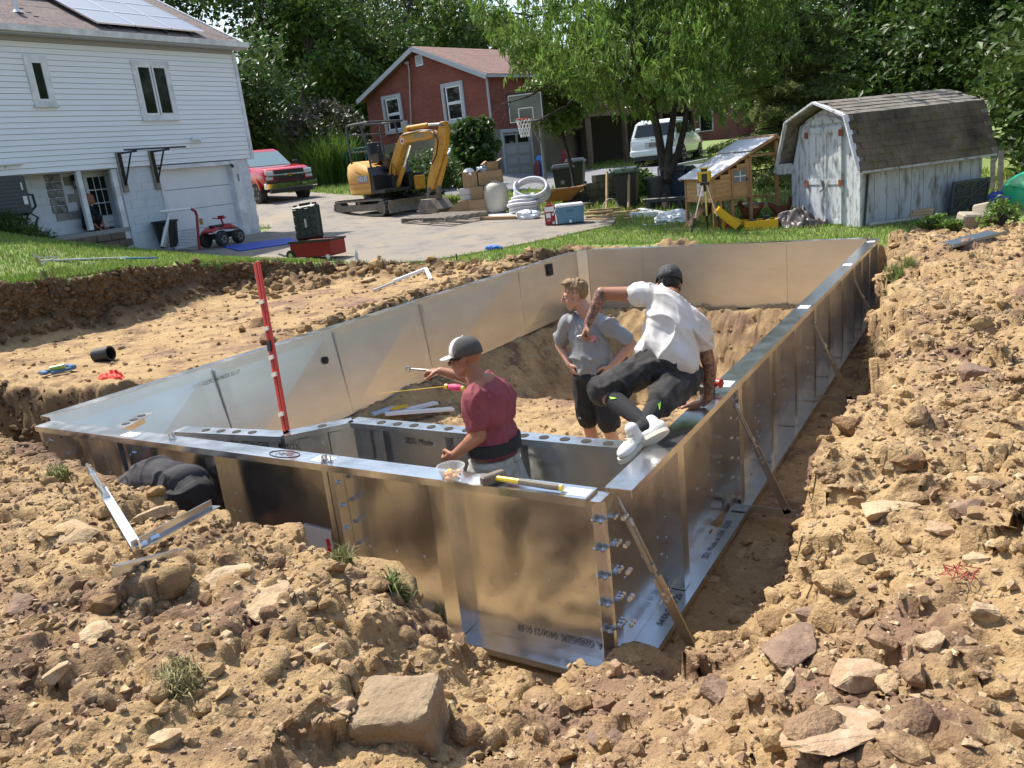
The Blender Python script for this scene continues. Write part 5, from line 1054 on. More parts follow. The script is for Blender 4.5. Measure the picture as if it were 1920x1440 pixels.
for y in (-.25, .45): m.box((.2, y, 1.72), (.35, .12, .22)); m.cyl((.3, y, 1.78), (.36, y, 2.02), .02, 6); m.sphere((.36, y, 2.04), .035, 8, 6)
m.cyl((.62, .05, 1.1), (.55, .05, 1.8), .025, 6); m.cyl((.62, .2, 1.1), (.55, .2, 1.8), .025, 6); m.box((.5, .1, 1.5), (.2, .6, .3)); obj('control_lever', m, BLACK, ex)
m = MB(); 
for y in (-.62, .68):
    m.tube([(-.62, y, 1.5), (-.64, y, 2.6), (-.58, y, 2.72), (-.5, y, 2.74), (.52, y, 2.74)], .032, 8); m.tube([(.36, y, 1.3), (.3, y, 2.0), (.12, y, 2.74)], .032, 8)
for x in (-.56, .5): m.cyl((x, -.62, 2.74), (x, .68, 2.74), .03, 8)
m.cyl((-.63, -.62, 2.45), (-.63, .68, 2.45), .025, 8); m.cyl((-.62, -.62, 1.95), (.32, -.62, 1.92), .022, 8); m.cyl((-.63, -.62, 1.95), (-.63, .68, 1.95), .022, 8); obj('canopy_frame', m, M_('dark grey frame', (.06, .065, .07), .5), ex)
BY = -.12
m = MB(); m.box((1.0, BY, .95), (.4, .32, .5)); obj('swing_bracket', m, BLACKM, ex, .03)
bp = [(.92, 1.08), (1.08, .96), (1.25, 1.2), (1.72, 1.86), (1.95, 2.0), (2.2, 2.02), (2.9, 2.02), (3.2, 2.06), (3.26, 2.18), (3.12, 2.26), (2.4, 2.3), (1.95, 2.3), (1.72, 2.22), (1.42, 1.94), (1.0, 1.36)]
m = MB(); m.prism(bp, BY - .11, BY + .11, 'y'); bo = obj('boom', m, YEL, ex, .015)
m = MB(); m.prism([(1.8, 2.22), (2.15, 2.28), (2.08, 2.42), (1.96, 2.44)], BY - .08, BY + .08, 'y'); obj('cylinder_bracket', m, YEL, bo)
letter('EXCAV', .15, M_('maroon decal', (.2, .02, .03), .5), bo, (2.3, BY - .1125, 2.46), (1, 0, .15), (0, 0, 1)) if False else None
m = MB(); m.lathe([(.09, 0), (.09, .006)], 18, (1.82, BY - .111, 2.08), Matrix.Rotation(PI / 2, 3, 'X')); obj('round_decal', m, plain('sign white', (.72, .68, .68), .5), bo)
m = MB(); m.lathe([(.055, 0), (.055, .008)], 18, (1.82, BY - .111, 2.08), Matrix.Rotation(PI / 2, 3, 'X')); obj('round_decal_centre', m, plain('sign red', (.5, .05, .05), .5), bo)
m = MB(); m.box((2.6, BY - .112, 2.17), (.42, .006, .12), (0, 0, 0)); obj('name_decal', m, M_('faded grey decal', (.3, .24, .14), .6), bo)
m = MB(); m.cyl((2.02, BY, 2.42), (2.95, BY, 2.42), .065, 12); cy = obj('arm_cylinder', m, YEL, ex, smooth=40); m = MB(); m.cyl((2.93, BY, 2.42), (3.62, BY, 2.38), .04, 12); obj('cylinder_rod', m, CHROME, cy)
m = MB(); m.cyl((1.15, BY + .0, .78), (1.6, BY, 1.36), .07, 12); cy = obj('boom_cylinder', m, YEL, ex, smooth=40); m = MB(); m.cyl((1.6, BY, 1.36), (2.02, BY, 1.96), .045, 12); obj('cylinder_rod', m, CHROME, cy)
m = MB(); m.prism([(3.54, 2.44), (3.72, 2.44), (3.76, 2.2), (3.66, 1.85), (3.4, 1.35), (2.86, .62), (2.66, .6), (2.62, .7), (2.74, 1.0), (3.1, 1.6), (3.24, 1.95)], BY - .085, BY + .085, 'y'); ar = obj('arm', m, YEL, ex, .012)
for x_, z_ in ((3.63, 2.36), (3.3, 2.12), (2.74, .68)): m = MB(); m.cyl((x_, BY - .13, z_), (x_, BY + .13, z_), .055, 10); obj('pivot_pin', m, DIRTYM, ar)
m = MB(); m.cyl((3.58, BY, 1.5), (3.35, BY, 1.15), .055, 10); m.beam((3.4, BY, 1.22), (3.1, BY, .74), .09, .09); obj('bucket_cylinder', m, YEL, ex)
m = MB(); m.beam((2.72, BY - .1, .66), (2.68, BY - .1, .36), .05, .1); m.beam((2.72, BY + .1, .66), (2.68, BY + .1, .36), .05, .1); m.beam((3.1, BY, .74), (3.0, BY, .42), .12, .08); m.beam((2.6, BY, .4), (3.05, BY, .42), .22, .12); m.beam((2.6, BY, .5), (2.85, BY, .62), .24, .06); obj('coupler', m, DIRTYM, ex)
m = MB(); pr = [(2.55, .38), (3.0, .38), (3.3, .08), (3.2, -.03), (2.5, -.03), (2.35, .12)]
m.prism(pr, BY - .32, BY + .32, 'y'); bk = obj('bucket', m, DIRTYM, ex, .01)
for k in range(5): t = MB(); t.box((2.36, BY - .28 + k * .14, .03), (.16, .05, .04), (0, .3, 0)); obj('bucket_tooth', t, DIRTYM, bk)
m = MB(); m.tube([(1.9, BY - .14, 2.25), (2.8, BY - .14, 2.3), (3.3, BY - .15, 2.24), (3.45, BY - .14, 1.95), (3.3, BY - .13, 1.6), (3.05, BY - .12, 1.35)], .02, 6); m.tube([(1.1, BY - .14, 1.1), (1.3, BY - .2, 1.5), (1.45, BY - .18, 1.3), (1.3, BY - .16, .9)], .015, 6); obj('hydraulic_hose', m, BLACK, ex, smooth=60)
for o in ex.children:
    if o.name.split('.')[0] in ('counterweight', 'floor_deck', 'tool_locker', 'seat', 'control_lever', 'canopy_frame', 'swing_bracket', 'undercarriage'): o.location.x = .3 if not o.name.startswith(('undercarriage', 'swing')) else .0
# ---------------------------------------------------------------- yard clutter
def base(px, py, dz=0.0): q = at_ground(px, py); q.z += dz; return q
def face_cam(px): d = wd(px, 400); return math.atan2(d[0], -d[1]) + 0.0      # rz that turns local -Y to the camera
def W1(loc): return Vector(loc)
DRV = .035
# basketball hoop
q = base(1027, 387, .02); hp = thing('basketball_hoop', 'portable basketball hoop with clear backboard and white net behind the cooler', 'basketball hoop', q, -.25 + .55)
POLE = M_('grey pole paint', (.2, .21, .22), .5)
s_ = 1.0; m = MB(); m.cyl((0, 0, 0), (0, 0, 2.15), .05, 12); obj('pole', m, POLE, hp, smooth=40)
m = MB(); m.beam((0, -.02, 1.75), (-.28, -.3, 2.35), .05, .05); m.beam((0, 0, 2.15), (-.28, -.28, 2.65), .05, .05); obj('support_arm', m, POLE, hp)
BB = Matrix.Translation((-.3, -.34, 2.72)); m = MB(); m.T = BB; m.box((0, 0, 0), (1.0, .02, .76)); bb = obj('backboard', m, M_('acrylic backboard', (.13, .16, .15), .08, spec=.8), hp)
m = MB(); m.T = BB
for x in (-.49, .49): m.box((x, -.005, 0), (.04, .05, .82))
for z in (-.39, .39): m.box((0, -.005, z), (1.02, .05, .04))
obj('frame', m, BLACKM, bb); m = MB(); m.T = BB
for x in (-.46, .46): m.box((x, -.02, 0), (.025, .012, .72))
for z in (-.35, .35): m.box((0, -.02, z), (.9, .012, .025))
for x in (-.2, .2): m.box((x, -.02, -.16), (.03, .012, .32))
m.box((0, -.02, -.01), (.4, .012, .03)); obj('white_marking', m, WHITEP, bb)
m = MB(); rc = BB @ Vector((-.02, -.3, -.3)); m.tube([rc + Vector((.23 * math.cos(t), .23 * math.sin(t), 0)) for t in np.linspace(0, 2 * PI, 20, endpoint=False)], .014, 6, closed=True); m.box(rc + Vector((0, .26, 0)), (.14, .1, .08)); rm_ = obj('rim', m, M_('orange rim', (.5, .09, .03), .5), hp)
m = MB(); n = 12
for k in range(n):
    for sg in (-1, 1):
        pts = []
        for i in range(6):
            t = i / 5; a = 2 * PI * (k + sg * i * .5) / n; r = .225 - .1 * t ** .7; pts.append(rc + Vector((r * math.cos(a), r * math.sin(a), -.48 * t)))
        m.tube(pts, .009, 4)
obj('net', m, WHITEP, hp)
# cooler and red jug carton
q = base(1070, 421, DRV); co = thing('cooler', 'blue hard cooler with a white lid on the driveway edge', 'cooler', q, .5); 
CBL = M_('cooler blue', (.12, .25, .34), .45, col2=(.1, .21, .3), nsc=4)
m = MB(); m.box((0, 0, .2), (.62, .36, .38), taper=(1.05, 1.06)); bx = obj('body', m, CBL, co, .02); m = MB(); m.box((0, 0, .425), (.67, .4, .07), taper=(.96, .95)); obj('lid', m, WHITEP, co, .02)
m = MB(); m.box((0, -.193, .3), (.16, .01, .06)); obj('badge', m, M_('cooler dark blue', (.07, .15, .22), .5), bx); m = MB(); m.cyl((.0, -.18, .06), (0, -.215, .06), .035, 10); obj('drain_plug', m, WHITEP, bx)
for s in (-1, 1): m = MB(); m.tube([(s * .33, -.12, .36), (s * .36, -.12, .28), (s * .36, .12, .28), (s * .33, .12, .36)], .015, 6); obj('handle', m, WHITEP, co)
q = base(1033, 424, DRV); jg = thing('drink_carton', 'tall red and white drink carton standing left of the blue cooler', 'carton', q, .45); jg.scale = (1.1, 1.1, 1.1)
m = MB(); m.box((0, 0, .19), (.22, .18, .38)); bx = obj('carton', m, M_('red carton', (.36, .02, .03), .5), jg, .006); m = MB(); m.box((0, -.093, .33), (.2, .006, .1)); m.box((-.03, -.094, .2), (.1, .006, .1)); m.cyl((.07, -.09, .04), (.07, -.096, .04), .03, 10); m.box((.07, -.094, .22), (.04, .006, .05)); obj('white_print', m, WHITEP, bx)
m = MB(); m.prism([(-.11, .38), (.11, .38), (.03, .43), (-.03, .43)], -.08, .08, 'y'); m.tube([(-.04, 0, .42), (-.03, 0, .47), (.03, 0, .47), (.04, 0, .42)], .012, 6); obj('carton_top', m, M_('red carton', (.36, .02, .03), .5), jg)
letter('500', .05, WHITEP, bx, (-.03, -.095, .1), (1, 0, 0), (0, 0, 1))
# cardboard boxes
TAPE = M_('packing tape', (.22, .14, .08), .35)
def cbox(px, py, w, d, h, rz, label, dz=0.0, mat=CARD, flaps=False, loc=None):
    q = base(px, py, DRV + dz) if loc is None else Vector(loc); b = thing('cardboard_box', label, 'box', q, rz, 'boxes and parts piled on the driveway')
    if not flaps: m = MB(); m.box((0, 0, h / 2), (w, d, h)); s = obj('box', m, mat, b, .004); m = MB(); m.box((0, 0, h + .002), (w * .98, .05, .003)); m.box((0, -d / 2 - .002, h * .45), (w * .98, .002, .012)); obj('tape', m, TAPE, s)
    else:
        m = MB(); t = .012
        for x in (-w / 2 + t / 2, w / 2 - t / 2): m.box((x, 0, h / 2), (t, d, h))
        for y in (-d / 2 + t / 2, d / 2 - t / 2): m.box((0, y, h / 2), (w - 2 * t, t, h))
        m.box((0, 0, .01), (w - 2 * t, d - 2 * t, .02)); s = obj('box', m, mat, b)
        m = MB(); m.box((-w / 2 - .06, 0, h - .02), (.15, d, .01), (0, -.6, 0)); m.box((w / 2 + .06, 0, h + .02), (.15, d, .01), (0, -.5, 0)); obj('flap', m, mat, s)
    return b, q
b1, q1 = cbox(874, 407, .36, .36, .42, .5, 'cardboard box at the front left of the pile beside the plank'); b2, q2 = cbox(899, 405, .48, .4, .42, .5, 'wide cardboard box at the bottom left of the cream tank')
b3, q3 = cbox(0, 0, .34, .3, .32, .55, 'white printed carton on the front left box behind the plank', loc=q1 + Vector((.02, .12, .425)), mat=M_('white carton', (.6, .58, .55), .7))
b4, q4 = cbox(0, 0, .36, .32, .34, .5, 'brown box under the plank on the wide box', loc=q2 + Vector((-.02, .06, .425)))
b5, q5 = cbox(0, 0, .4, .4, .42, .6, 'open cardboard box near the top of the pile holding white plastic', loc=q3 + Vector((.1, .1, .325)), flaps=True)
b6, q6 = cbox(0, 0, .66, .42, .36, .48, 'large cardboard box on top of the pile below the smallest box', loc=q4 + Vector((.3, .3, .36)))
b8, _ = cbox(0, 0, .5, .4, .72, .48, 'brown box behind the tank supporting the large box', loc=q2 + Vector((.32, .42, 0)))
b7, q7 = cbox(0, 0, .32, .26, .24, .8, 'smallest cardboard box crowning the pile', loc=q6 + Vector((.04, .05, .365)), flaps=True)
def crumple(name, label, cat, loc, r, sc, mat, seed=0, amp=.35):
    bm = bmesh.new(); bmesh.ops.create_icosphere(bm, subdivisions=4, radius=r)
    for v in bm.verts:
        c = v.co / r; n = float(fbm(np.array(c.x), np.array(c.y), np.array(c.z), 1.6, 2, seed)) + .7 * abs(float(vnoise(np.array(c.x * 4.3), np.array(c.y * 4.3), np.array(c.z * 4.3), seed + 5)))
        v.co *= (.85 + amp * n); v.co = Vector((v.co.x * sc[0], v.co.y * sc[1], max(v.co.z * sc[2], -r * sc[2] * .45)))
    bm.normal_update(); me = bpy.data.meshes.new(name); bm.to_mesh(me); bm.free()
    me.polygons.foreach_set('use_smooth', [True] * len(me.polygons)); me.set_sharp_from_angle(angle=.6)
    return tag(obj(name, me, mat, loc=Vector(loc) + Vector((0, 0, r * sc[2] * .42))), label, cat)
FILM = M_('white plastic film', (.72, .74, .76), .3, bump=.5, bsc=12)
crumple('plastic_bag', 'crumpled white plastic in the open box on the pile', 'plastic bag', q5 + Vector((0, 0, .3)), .2, (1, 1, .8), FILM, 1)
crumple('plastic_bag', 'pale blue crumpled plastic on the large box left of the smallest box', 'plastic bag', q6 + Vector((-.22, -.02, .37)), .15, (1.3, 1, .7), M_('pale blue film', (.45, .58, .72), .3, bump=.5, bsc=14), 2)
# plank
a, b = base(841, 403, .05), q6 + Vector((.0, -.3, .2)); pk = MB(); b = PD(930, 342, (a - Vector(CP)).length * .985); pk.beam(a, b, .05, .16, (0, .3, 1)); tag(obj('plank', pk, WOOD), 'pale wooden plank leaning up across the box pile', 'plank')
# tank
q = base(934, 402, DRV + .02); tk_ = thing('filter_tank', 'cream rounded plastic tank standing between boxes and white hose', 'tank', q, .4)
CREAM = M_('cream plastic', (.56, .52, .43), .42, col2=(.5, .46, .38), nsc=3)
m = MB(); m.lathe([(.02, 0), (.24, .01), (.3, .06), (.335, .18), (.345, .42), (.335, .6), (.3, .73), (.22, .8), (.12, .82), (.09, .85), (.01, .855)], 28); obj('body', m, CREAM, tk_, smooth=50); m = MB(); m.lathe([(.11, .82), (.11, .87), (.02, .875)], 16); obj('cap', m, M_('tan cap', (.42, .33, .22), .5), tk_)
# white hose coils
HOSE = M_('white pool hose', (.62, .62, .66), .4, bump=.6, bsc=110)
q = base(984, 404, DRV); m = MB(); pts = []
for i in range(150): t = i / 149; a = t * 2 * PI * 5.4; r = .42 - .05 * math.sin(t * 9) - .1 * t; pts.append(q + Vector((r * 1.05 * math.cos(a), r * .8 * math.sin(a), .05 + t * .46 + .012 * math.sin(3 * a))))
m.tube(pts, .046, 8); tag(obj('hose_coil', m, HOSE, smooth=60), 'flat stacked coil of white pool hose right of the cream tank', 'hose coil')
m = MB(); pts = []; c0 = q + Vector((.16, .22, .62))
for i in range(130):
    t = i / 129; a = t * 2 * PI * 3.6 + 2.6; r = .44 - .03 * math.sin(5 * t); w = -.14 + .3 * t; p = Vector((r * math.cos(a), w, r * .8 * math.sin(a))); pts.append(c0 + Matrix.Rotation(.45, 3, 'Z') @ (Matrix.Rotation(-.75, 3, 'X') @ p))
m.tube(pts, .046, 8); tag(obj('hose_coil', m, HOSE, smooth=60), 'tilted coil of white pool hose propped over the flat coil', 'hose coil')
# flat packs, film, sheets around the pile
def slab(name, label, cat, p0, p1, w, t, mat, dz=DRV, zr=0.0):
    a, b = base(*p0, dz + t / 2), base(*p1, dz + t / 2 + zr); m = MB(); m.beam(a, b, w, t); return tag(obj(name, m, mat, bevel=.003), label, cat)
slab('flat_carton', 'long flat cardboard carton lying in front of the cream tank', 'box', (905, 414), (972, 412), .28, .07, CARD)
slab('white_board', 'white flat board under the tank behind the long flat carton', 'board', (882, 407), (985, 405), .6, .03, WHITEP)
crumple('plastic_wrap', 'crumpled white plastic wrap in front of the hose coils', 'plastic wrap', base(990, 412, DRV), .3, (1.2, .7, .5), FILM, 5)
crumple('yellow_bag', 'yellow and white bag lying flat left of the boxes behind the pallet', 'bag', base(848, 400, DRV), .28, (1.5, 1.0, .35), M_('yellow bag film', (.6, .5, .1), .4, col2=(.7, .7, .68), nsc=3), 6)
# pallet
pa, pb, pc = base(752, 421, DRV), base(838, 427, DRV), base(905, 412, DRV); u = (pb - pa); v = (pc - pb); u.z = v.z = 0
pl = thing('pallet', 'weathered grey wooden pallet lying on the driveway in front of the excavator bucket', 'pallet', pa, math.atan2(u.y, u.x)); ul, vl = u.length, min(v.length, 1.5)
bd = MB(); bd.box((0, 0, 0), (ul, .1, .022)); bdm = bd.mesh('slat'); st_ = MB(); st_.box((0, 0, 0), (.05, vl, .09)); stm_ = st_.mesh('stringer')
for k in range(3): obj('stringer', stm_, WOODG, pl, loc=(.05 + (ul - .1) * k / 2, vl / 2, .065))
for k in range(6): obj('slat', bdm, WOODG, pl, loc=(ul / 2, .06 + (vl - .12) * k / 5, .122))
for k in range(3): obj('slat', bdm, WOODG, pl, loc=(ul / 2, .06 + (vl - .12) * k / 2, .01))
# wheelbarrow
q = base(1050, 391, .0); wb = thing('wheelbarrow', 'rust orange wheelbarrow tray behind the basketball pole', 'wheelbarrow', q, .35)
ORG = M_('rusty orange tray', (.4, .17, .03), .6, col2=(.28, .11, .03), nsc=4)
m = MB(); m.loft([[(-.35, -.2, .22), (.35, -.22, .2), (.35, .22, .2), (-.35, .2, .22)], [(-.55, -.36, .5), (.72, -.38, .56), (.72, .38, .56), (-.55, .36, .5)]]); obj('tray', m, ORG, wb, .01); m = MB(); m.box((.08, 0, .54), (1.1, .6, .01)); obj('tray_inside', m, M_('rust dark', (.1, .05, .025), .8), wb)
m = MB(); m.beam((-1.0, -.3, .42), (.6, -.1, .18), .04, .04); m.beam((-1.0, .3, .42), (.6, .1, .18), .04, .04); m.tube([(-.3, -.25, .2), (-.35, -.25, 0), (-.35, .25, 0), (-.3, .25, .2)], .018, 6); obj('handle', m, BLACKM, wb); m = MB(); m.cyl((.66, -.05, .18), (.66, .05, .18), .18, 16); obj('wheel', m, RUBBER, wb)
# wheeled bins
BINK = M_('black bin plastic', (.02, .022, .024), .5)
def wbin(loc, rz, label, body, lid, mark=None, open_=0.0, sc=1.0):
    r = thing('wheeled_bin', label, 'trash bin', loc, rz, 'wheeled bins in the yard'); r.scale = (sc,) * 3
    m = MB(); m.loft([[(-.22, -.24, .04), (.22, -.24, .04), (.22, .26, .04), (-.22, .26, .04)], [(-.29, -.33, .9), (.29, -.33, .9), (.29, .36, .9), (-.29, .36, .9)]]); b = obj('body', m, body, r, .02)
    m = MB(); m.box((0, .0, .93), (.64, .76, .07)); m.box((0, -.05, 1.0), (.6, .6, .07), taper=(.85, .85)); m.cyl((-.28, .4, .95), (.28, .4, .95), .03, 8); obj('lid', m, lid, r, .012)
    for x in (-.25, .25): m = MB(); m.cyl((x - .03, .27, .12), (x + .03, .27, .12), .12, 16); obj('wheel', m, RUBBER, r)
    for k in range(4): m = MB(); m.box((-.2 + k * .13, -.325, .78), (.08, .02, .12)); obj('rib', m, body, b)
    if mark:
        m = MB(); pts = []
        for k in range(10): a = PI / 2 + k * PI / 5; rr = .1 if k % 2 == 0 else .045; pts.append((rr * math.cos(a), .5 + rr * math.sin(a)))
        m.prism(pts, -.318, -.312, 'y'); obj('emblem', m, M_('worn grey print', (.3, .3, .3), .7), b)
    return r
LIDB = M_('blue black lid', (.06, .075, .1), .3); LIDG = M_('dark green lid', (.02, .05, .035), .45)
wbin(base(1060, 372), .35, 'black wheeled bin with a pale worn print left of the block stack', BINK, LIDB, True); wbin(base(1083, 355), .3, 'black wheeled bin standing behind the printed bin', BINK, LIDB)
wbin(base(1178, 392), .25, 'black wheeled bin with a dark green lid between the wooden stakes', BINK, LIDG, sc=1.0)
NAVY = M_('navy bin plastic', (.025, .045, .08), .5); GRB = M_('dark grey bin plastic', (.05, .052, .055), .5)
wbin(base(1266, 384), .3, 'navy blue wheeled bin behind the white pipe frame', NAVY, GRB, sc=.95); wbin(base(1284, 380), .1, 'dark blue grey bin half hidden behind the chicken coop', M_('blue grey bin', (.05, .065, .085), .45), M_('blue grey bin', (.05, .065, .085), .45), sc=.9)
q = base(1236, 388); bn = thing('round_bin', 'round grey rubber bin under the tree between two wheeled bins', 'trash bin', q); m = MB(); m.lathe([(.24, 0), (.31, .7), (.34, .7), (.34, .76), (.29, .76), (.22, .05)], 20); obj('body', m, GRB, bn, smooth=40)
# stacked blocks and stepping stones
CONC = M_('mossy concrete block', (.22, .185, .13), .95, col2=(.13, .11, .08), nsc=3, bump=.5, bsc=30)
cb = MB(); cb.box((0, 0, 0), (.42, .26, .19)); cbm = cb.mesh('concrete_block', bevel=.012); q = base(1112, 383); names = ['bottom', 'second', 'third', 'top']; n_ = 0
for r in range(4):
    for k in range(5 - r):
        o = obj('concrete_block', cbm, CONC, loc=q + Matrix.Rotation(.95, 3, 'Z') @ Vector((-.7 + k * .43 + r * .33, rnd(-.03, .03), .1 + r * .195)), rot=(0, 0, .95 + rnd(-.06, .06)))
        tag(o, f'mossy concrete block, number {k + 1} from the left in the {names[r]} row of the stack behind the cooler' if False else ['lowest', 'second', 'third', 'topmost'][r] + ' row block, ' + ['at the near end', 'next to the near end', 'in the middle', 'next to the far end', 'at the far end'][k if r < 3 else k] + ', mossy stack behind the cooler', 'concrete block', 'stacked blocks behind the cooler')
for k in range(3):
    q2_ = base(1066 + k * 17, 396 - k * 2); o = obj('concrete_block', cbm, CONC, loc=q2_ + Vector((0, 0, .08)), rot=(.1, .05, .5 + k * .4)); tag(o, ['single mossy block on the ground left of the small tree', 'single mossy block at the foot of the small tree', 'single mossy block right of the small tree'][k], 'concrete block', 'loose blocks round the small tree')
# stakes, lumber, bench beam, bent pipe, sheets
for (px, y0, y1, lb_) in ((1137, 400, 322, 'left one of two pale wooden stakes by the green lidded bin'), (1178, 397, 320, 'right one of two pale wooden stakes, with a dark clamp at its top')):
    a = base(px, y0); D_ = (a - Vector(CP)).dot(Vector(RM[:, 2])); b = PD(px + 1, y1, D_ / 1.0); m = MB(); m.beam(a - Vector((0, 0, .1)), b, .09, .04, (1, 1, 0)); st2 = tag(obj('wooden_stake', m, WOOD), lb_, 'stake', 'wooden stakes')
    if px > 1150: m = MB(); m.beam(b + Vector((-.1, 0, .08)), b + Vector((.05, -.04, -.12)), .03, .05); obj('clamp', m, BLACKM, st2)
lumb = [(1100, 414, 1190, 412), (1100, 411, 1180, 408), (1098, 408, 1195, 404), (1105, 405, 1165, 400), (1110, 412, 1186, 406), (1100, 402, 1172, 398), (1140, 410, 1197, 402), (1096, 410, 1150, 406)]
for k, (x0, y0, x1, y1) in enumerate(lumb):
    slab('board', ['bottom front board of the lumber pile right of the cooler', 'second board up in the front of the lumber pile', 'long board at the middle of the lumber pile', 'short board across the back of the lumber pile', 'board slanting over the front of the lumber pile', 'thin board at the back edge of the lumber pile', 'board sticking out at the right end of the lumber pile', 'board at the left end of the lumber pile beside the cooler'][k], 'board', (x0, y0), (x1, y1), .14, .04, WOOD if k % 3 else M_('honey board', (.42, .27, .13), .7, col2=(.33, .2, .09), nsc=6), .01 + .035 * (k % 4)).__setitem__('group', 'lumber pile')
a, b = base(1212, 398, .3), base(1288, 397, .3); bm2 = thing('plank_bench', 'long black plank bench in front of the bins beside the coop', 'bench', (a + b) / 2 - Vector((0, 0, .3)), math.atan2((b - a).y, (b - a).x)); L_ = (b - a).length
m = MB(); m.box((0, 0, .3), (L_ * 1.05, .26, .1)); obj('seat', m, BLACK, bm2, .01)
for s in (-1, 1): m = MB(); m.box((s * L_ * .38, 0, .12), (.12, .22, .26)); obj('leg', m, BLACK, bm2)
a, b = base(1127, 402), base(1165, 400); m = MB(); m.tube([a + (b - a) * t + Vector((0, 0, .38 * math.sin(PI * t) ** .7)) for t in np.linspace(0, 1, 14)], .013, 6); tag(obj('bent_pipe', m, M_('tan pvc', (.5, .46, .38), .5)), 'thin tan pipe bent into an arch over the lumber pile', 'pipe')
PVC = M_('dull white pvc', (.6, .61, .6), .45)
q = base(1243, 384); fr = thing('pipe_goal', 'white plastic pipe goal frame standing beside the chicken coop roof', 'pipe goal', q, .75); m = MB()
D_ = (q - Vector(CP)).dot(Vector(RM[:, 2])); W_ = lambda px, py, k=1.0: fr.matrix_basis.inverted() @ PD(px, py, D_ * k)
fr.matrix_basis; m.tube([W_(1241, 384), W_(1234, 318), W_(1234, 315), W_(1240, 313)], .03, 8); obj('leg', m, PVC, fr); m = MB(); m.cyl(W_(1234, 316), W_(1326, 298, 1.18), .03, 8); m.cyl(W_(1238, 319), W_(1318, 302, 1.18), .022, 8); obj('crossbar', m, PVC, fr); m = MB(); m.cyl(W_(1283, 308, 1.08), W_(1288, 345, 1.08), .028, 8); obj('leg', m, PVC, fr)
slab('plastic_tube', 'thick white plastic roll lying on the grass before the bench', 'plastic roll', (1184, 409), (1230, 408), .16, .14, FILM, 0); slab('gutter_piece', 'long white gutter piece slanting over the grass before the bench', 'gutter piece', (1200, 399), (1288, 413), .16, .05, WHITEP, .06)
crumple('plastic_sheet', 'crumpled clear white plastic sheet on the grass left of the tripod', 'plastic sheet', base(1262, 416), .38, (1.3, .7, .45), FILM, 9); slab('scrap_board', 'pale scrap board on the grass nearest the tripod', 'board', (1256, 431), (1300, 430), .1, .03, WOOD, .0); slab('scrap_board', 'thin scrap board on the grass below the pale one', 'board', (1248, 437), (1278, 433), .06, .02, WOOD, .0); slab('plastic_strip', 'thin white plastic strip on the grass below the white roll', 'plastic strip', (1207, 424), (1250, 422), .08, .015, FILM, .02)
# rotary laser on its tripod
q = base(1325, 437); lt = thing('laser_tripod', 'yellow rotary laser level on an aluminium tripod in front of the coop', 'laser level', q, .3)
m = MB(); m.cyl((0, 0, .92), (0, 0, .97), .09, 12); m.cyl((0, 0, .8), (0, 0, .92), .03, 10); obj('tripod_head', m, BLACK, lt)
for (x, y) in ((-.3, -.1), (.3, -.12), (.02, .3)):
    m = MB(); a = Vector((x * .15, y * .15, .93)); b = Vector((x, y, 0)); m.beam(a, a + (b - a) * .72, .035, .02); lg = obj('leg', m, ZINC, lt); m = MB(); m.beam(a + (b - a) * .72, b, .03, .03); m.beam(a + (b - a) * .66, a + (b - a) * .75, .05, .05); obj('foot', m, BLACK, lg)
YL = M_('safety yellow', (.65, .42, .02), .4); m = MB(); m.box((0, 0, 1.08), (.2, .16, .2)); ls = obj('laser_body', m, YL, lt, .02); m = MB(); m.box((0, -.08, 1.06), (.1, .03, .15)); m.box((0, 0, 1.2), (.12, .1, .05)); obj('laser_window', m, BLACK, ls); m = MB(); m.box((0, 0, 1.24), (.17, .14, .025)); obj('laser_cap', m, YL, ls)
for s in (-1, 1): m = MB(); m.box((s * .115, 0, 1.1), (.03, .1, .16)); obj('handle', m, YL, ls, .008)
# open yellow case, red and yellow bag, brown tarp
q = base(1400, 430); yc = thing('open_case', 'open bright yellow tool case lying on the grass between tripod and tarp', 'tool case', q, .35)
YC = M_('bright yellow case', (.75, .4, .01), .4)
def tray(m, T, w, d, h, t=.02):
    m.T = T; m.box((0, 0, t / 2), (w, d, t))
    for x in (-w / 2 + t / 2, w / 2 - t / 2): m.box((x, 0, h / 2 + t / 2), (t, d, h))
    for y in (-d / 2 + t / 2, d / 2 - t / 2): m.box((0, y, h / 2 + t / 2), (w - 2 * t, t, h))
m = MB(); tray(m, Matrix.Translation((.26, 0, 0)), .62, .42, .16); obj('case_bottom', m, YC, yc, .004); m = MB(); tray(m, Matrix.Translation((-.22, 0, .02)) @ Matrix.Rotation(.75, 4, 'Y') @ Matrix.Translation((-.27, 0, 0)), .52, .42, .14); obj('case_lid', m, YC, yc, .004)
m = MB(); m.box((.12, .02, .12), (.16, .2, .12)); m.box((.38, .04, .14), (.12, .14, .2)); m.cyl((.3, -.08, .1), (.45, -.1, .16), .04, 8); obj('contents', m, BLACK, yc, .01)
crumple('tool_bag', 'red and yellow bag slumped left of the yellow case', 'bag', base(1372, 428), .2, (1.2, .9, .8), M_('red yellow cloth', (.35, .02, .03), .7, col2=(.65, .5, .03), nsc=4.5, lo=.48, hi=.54), 12)
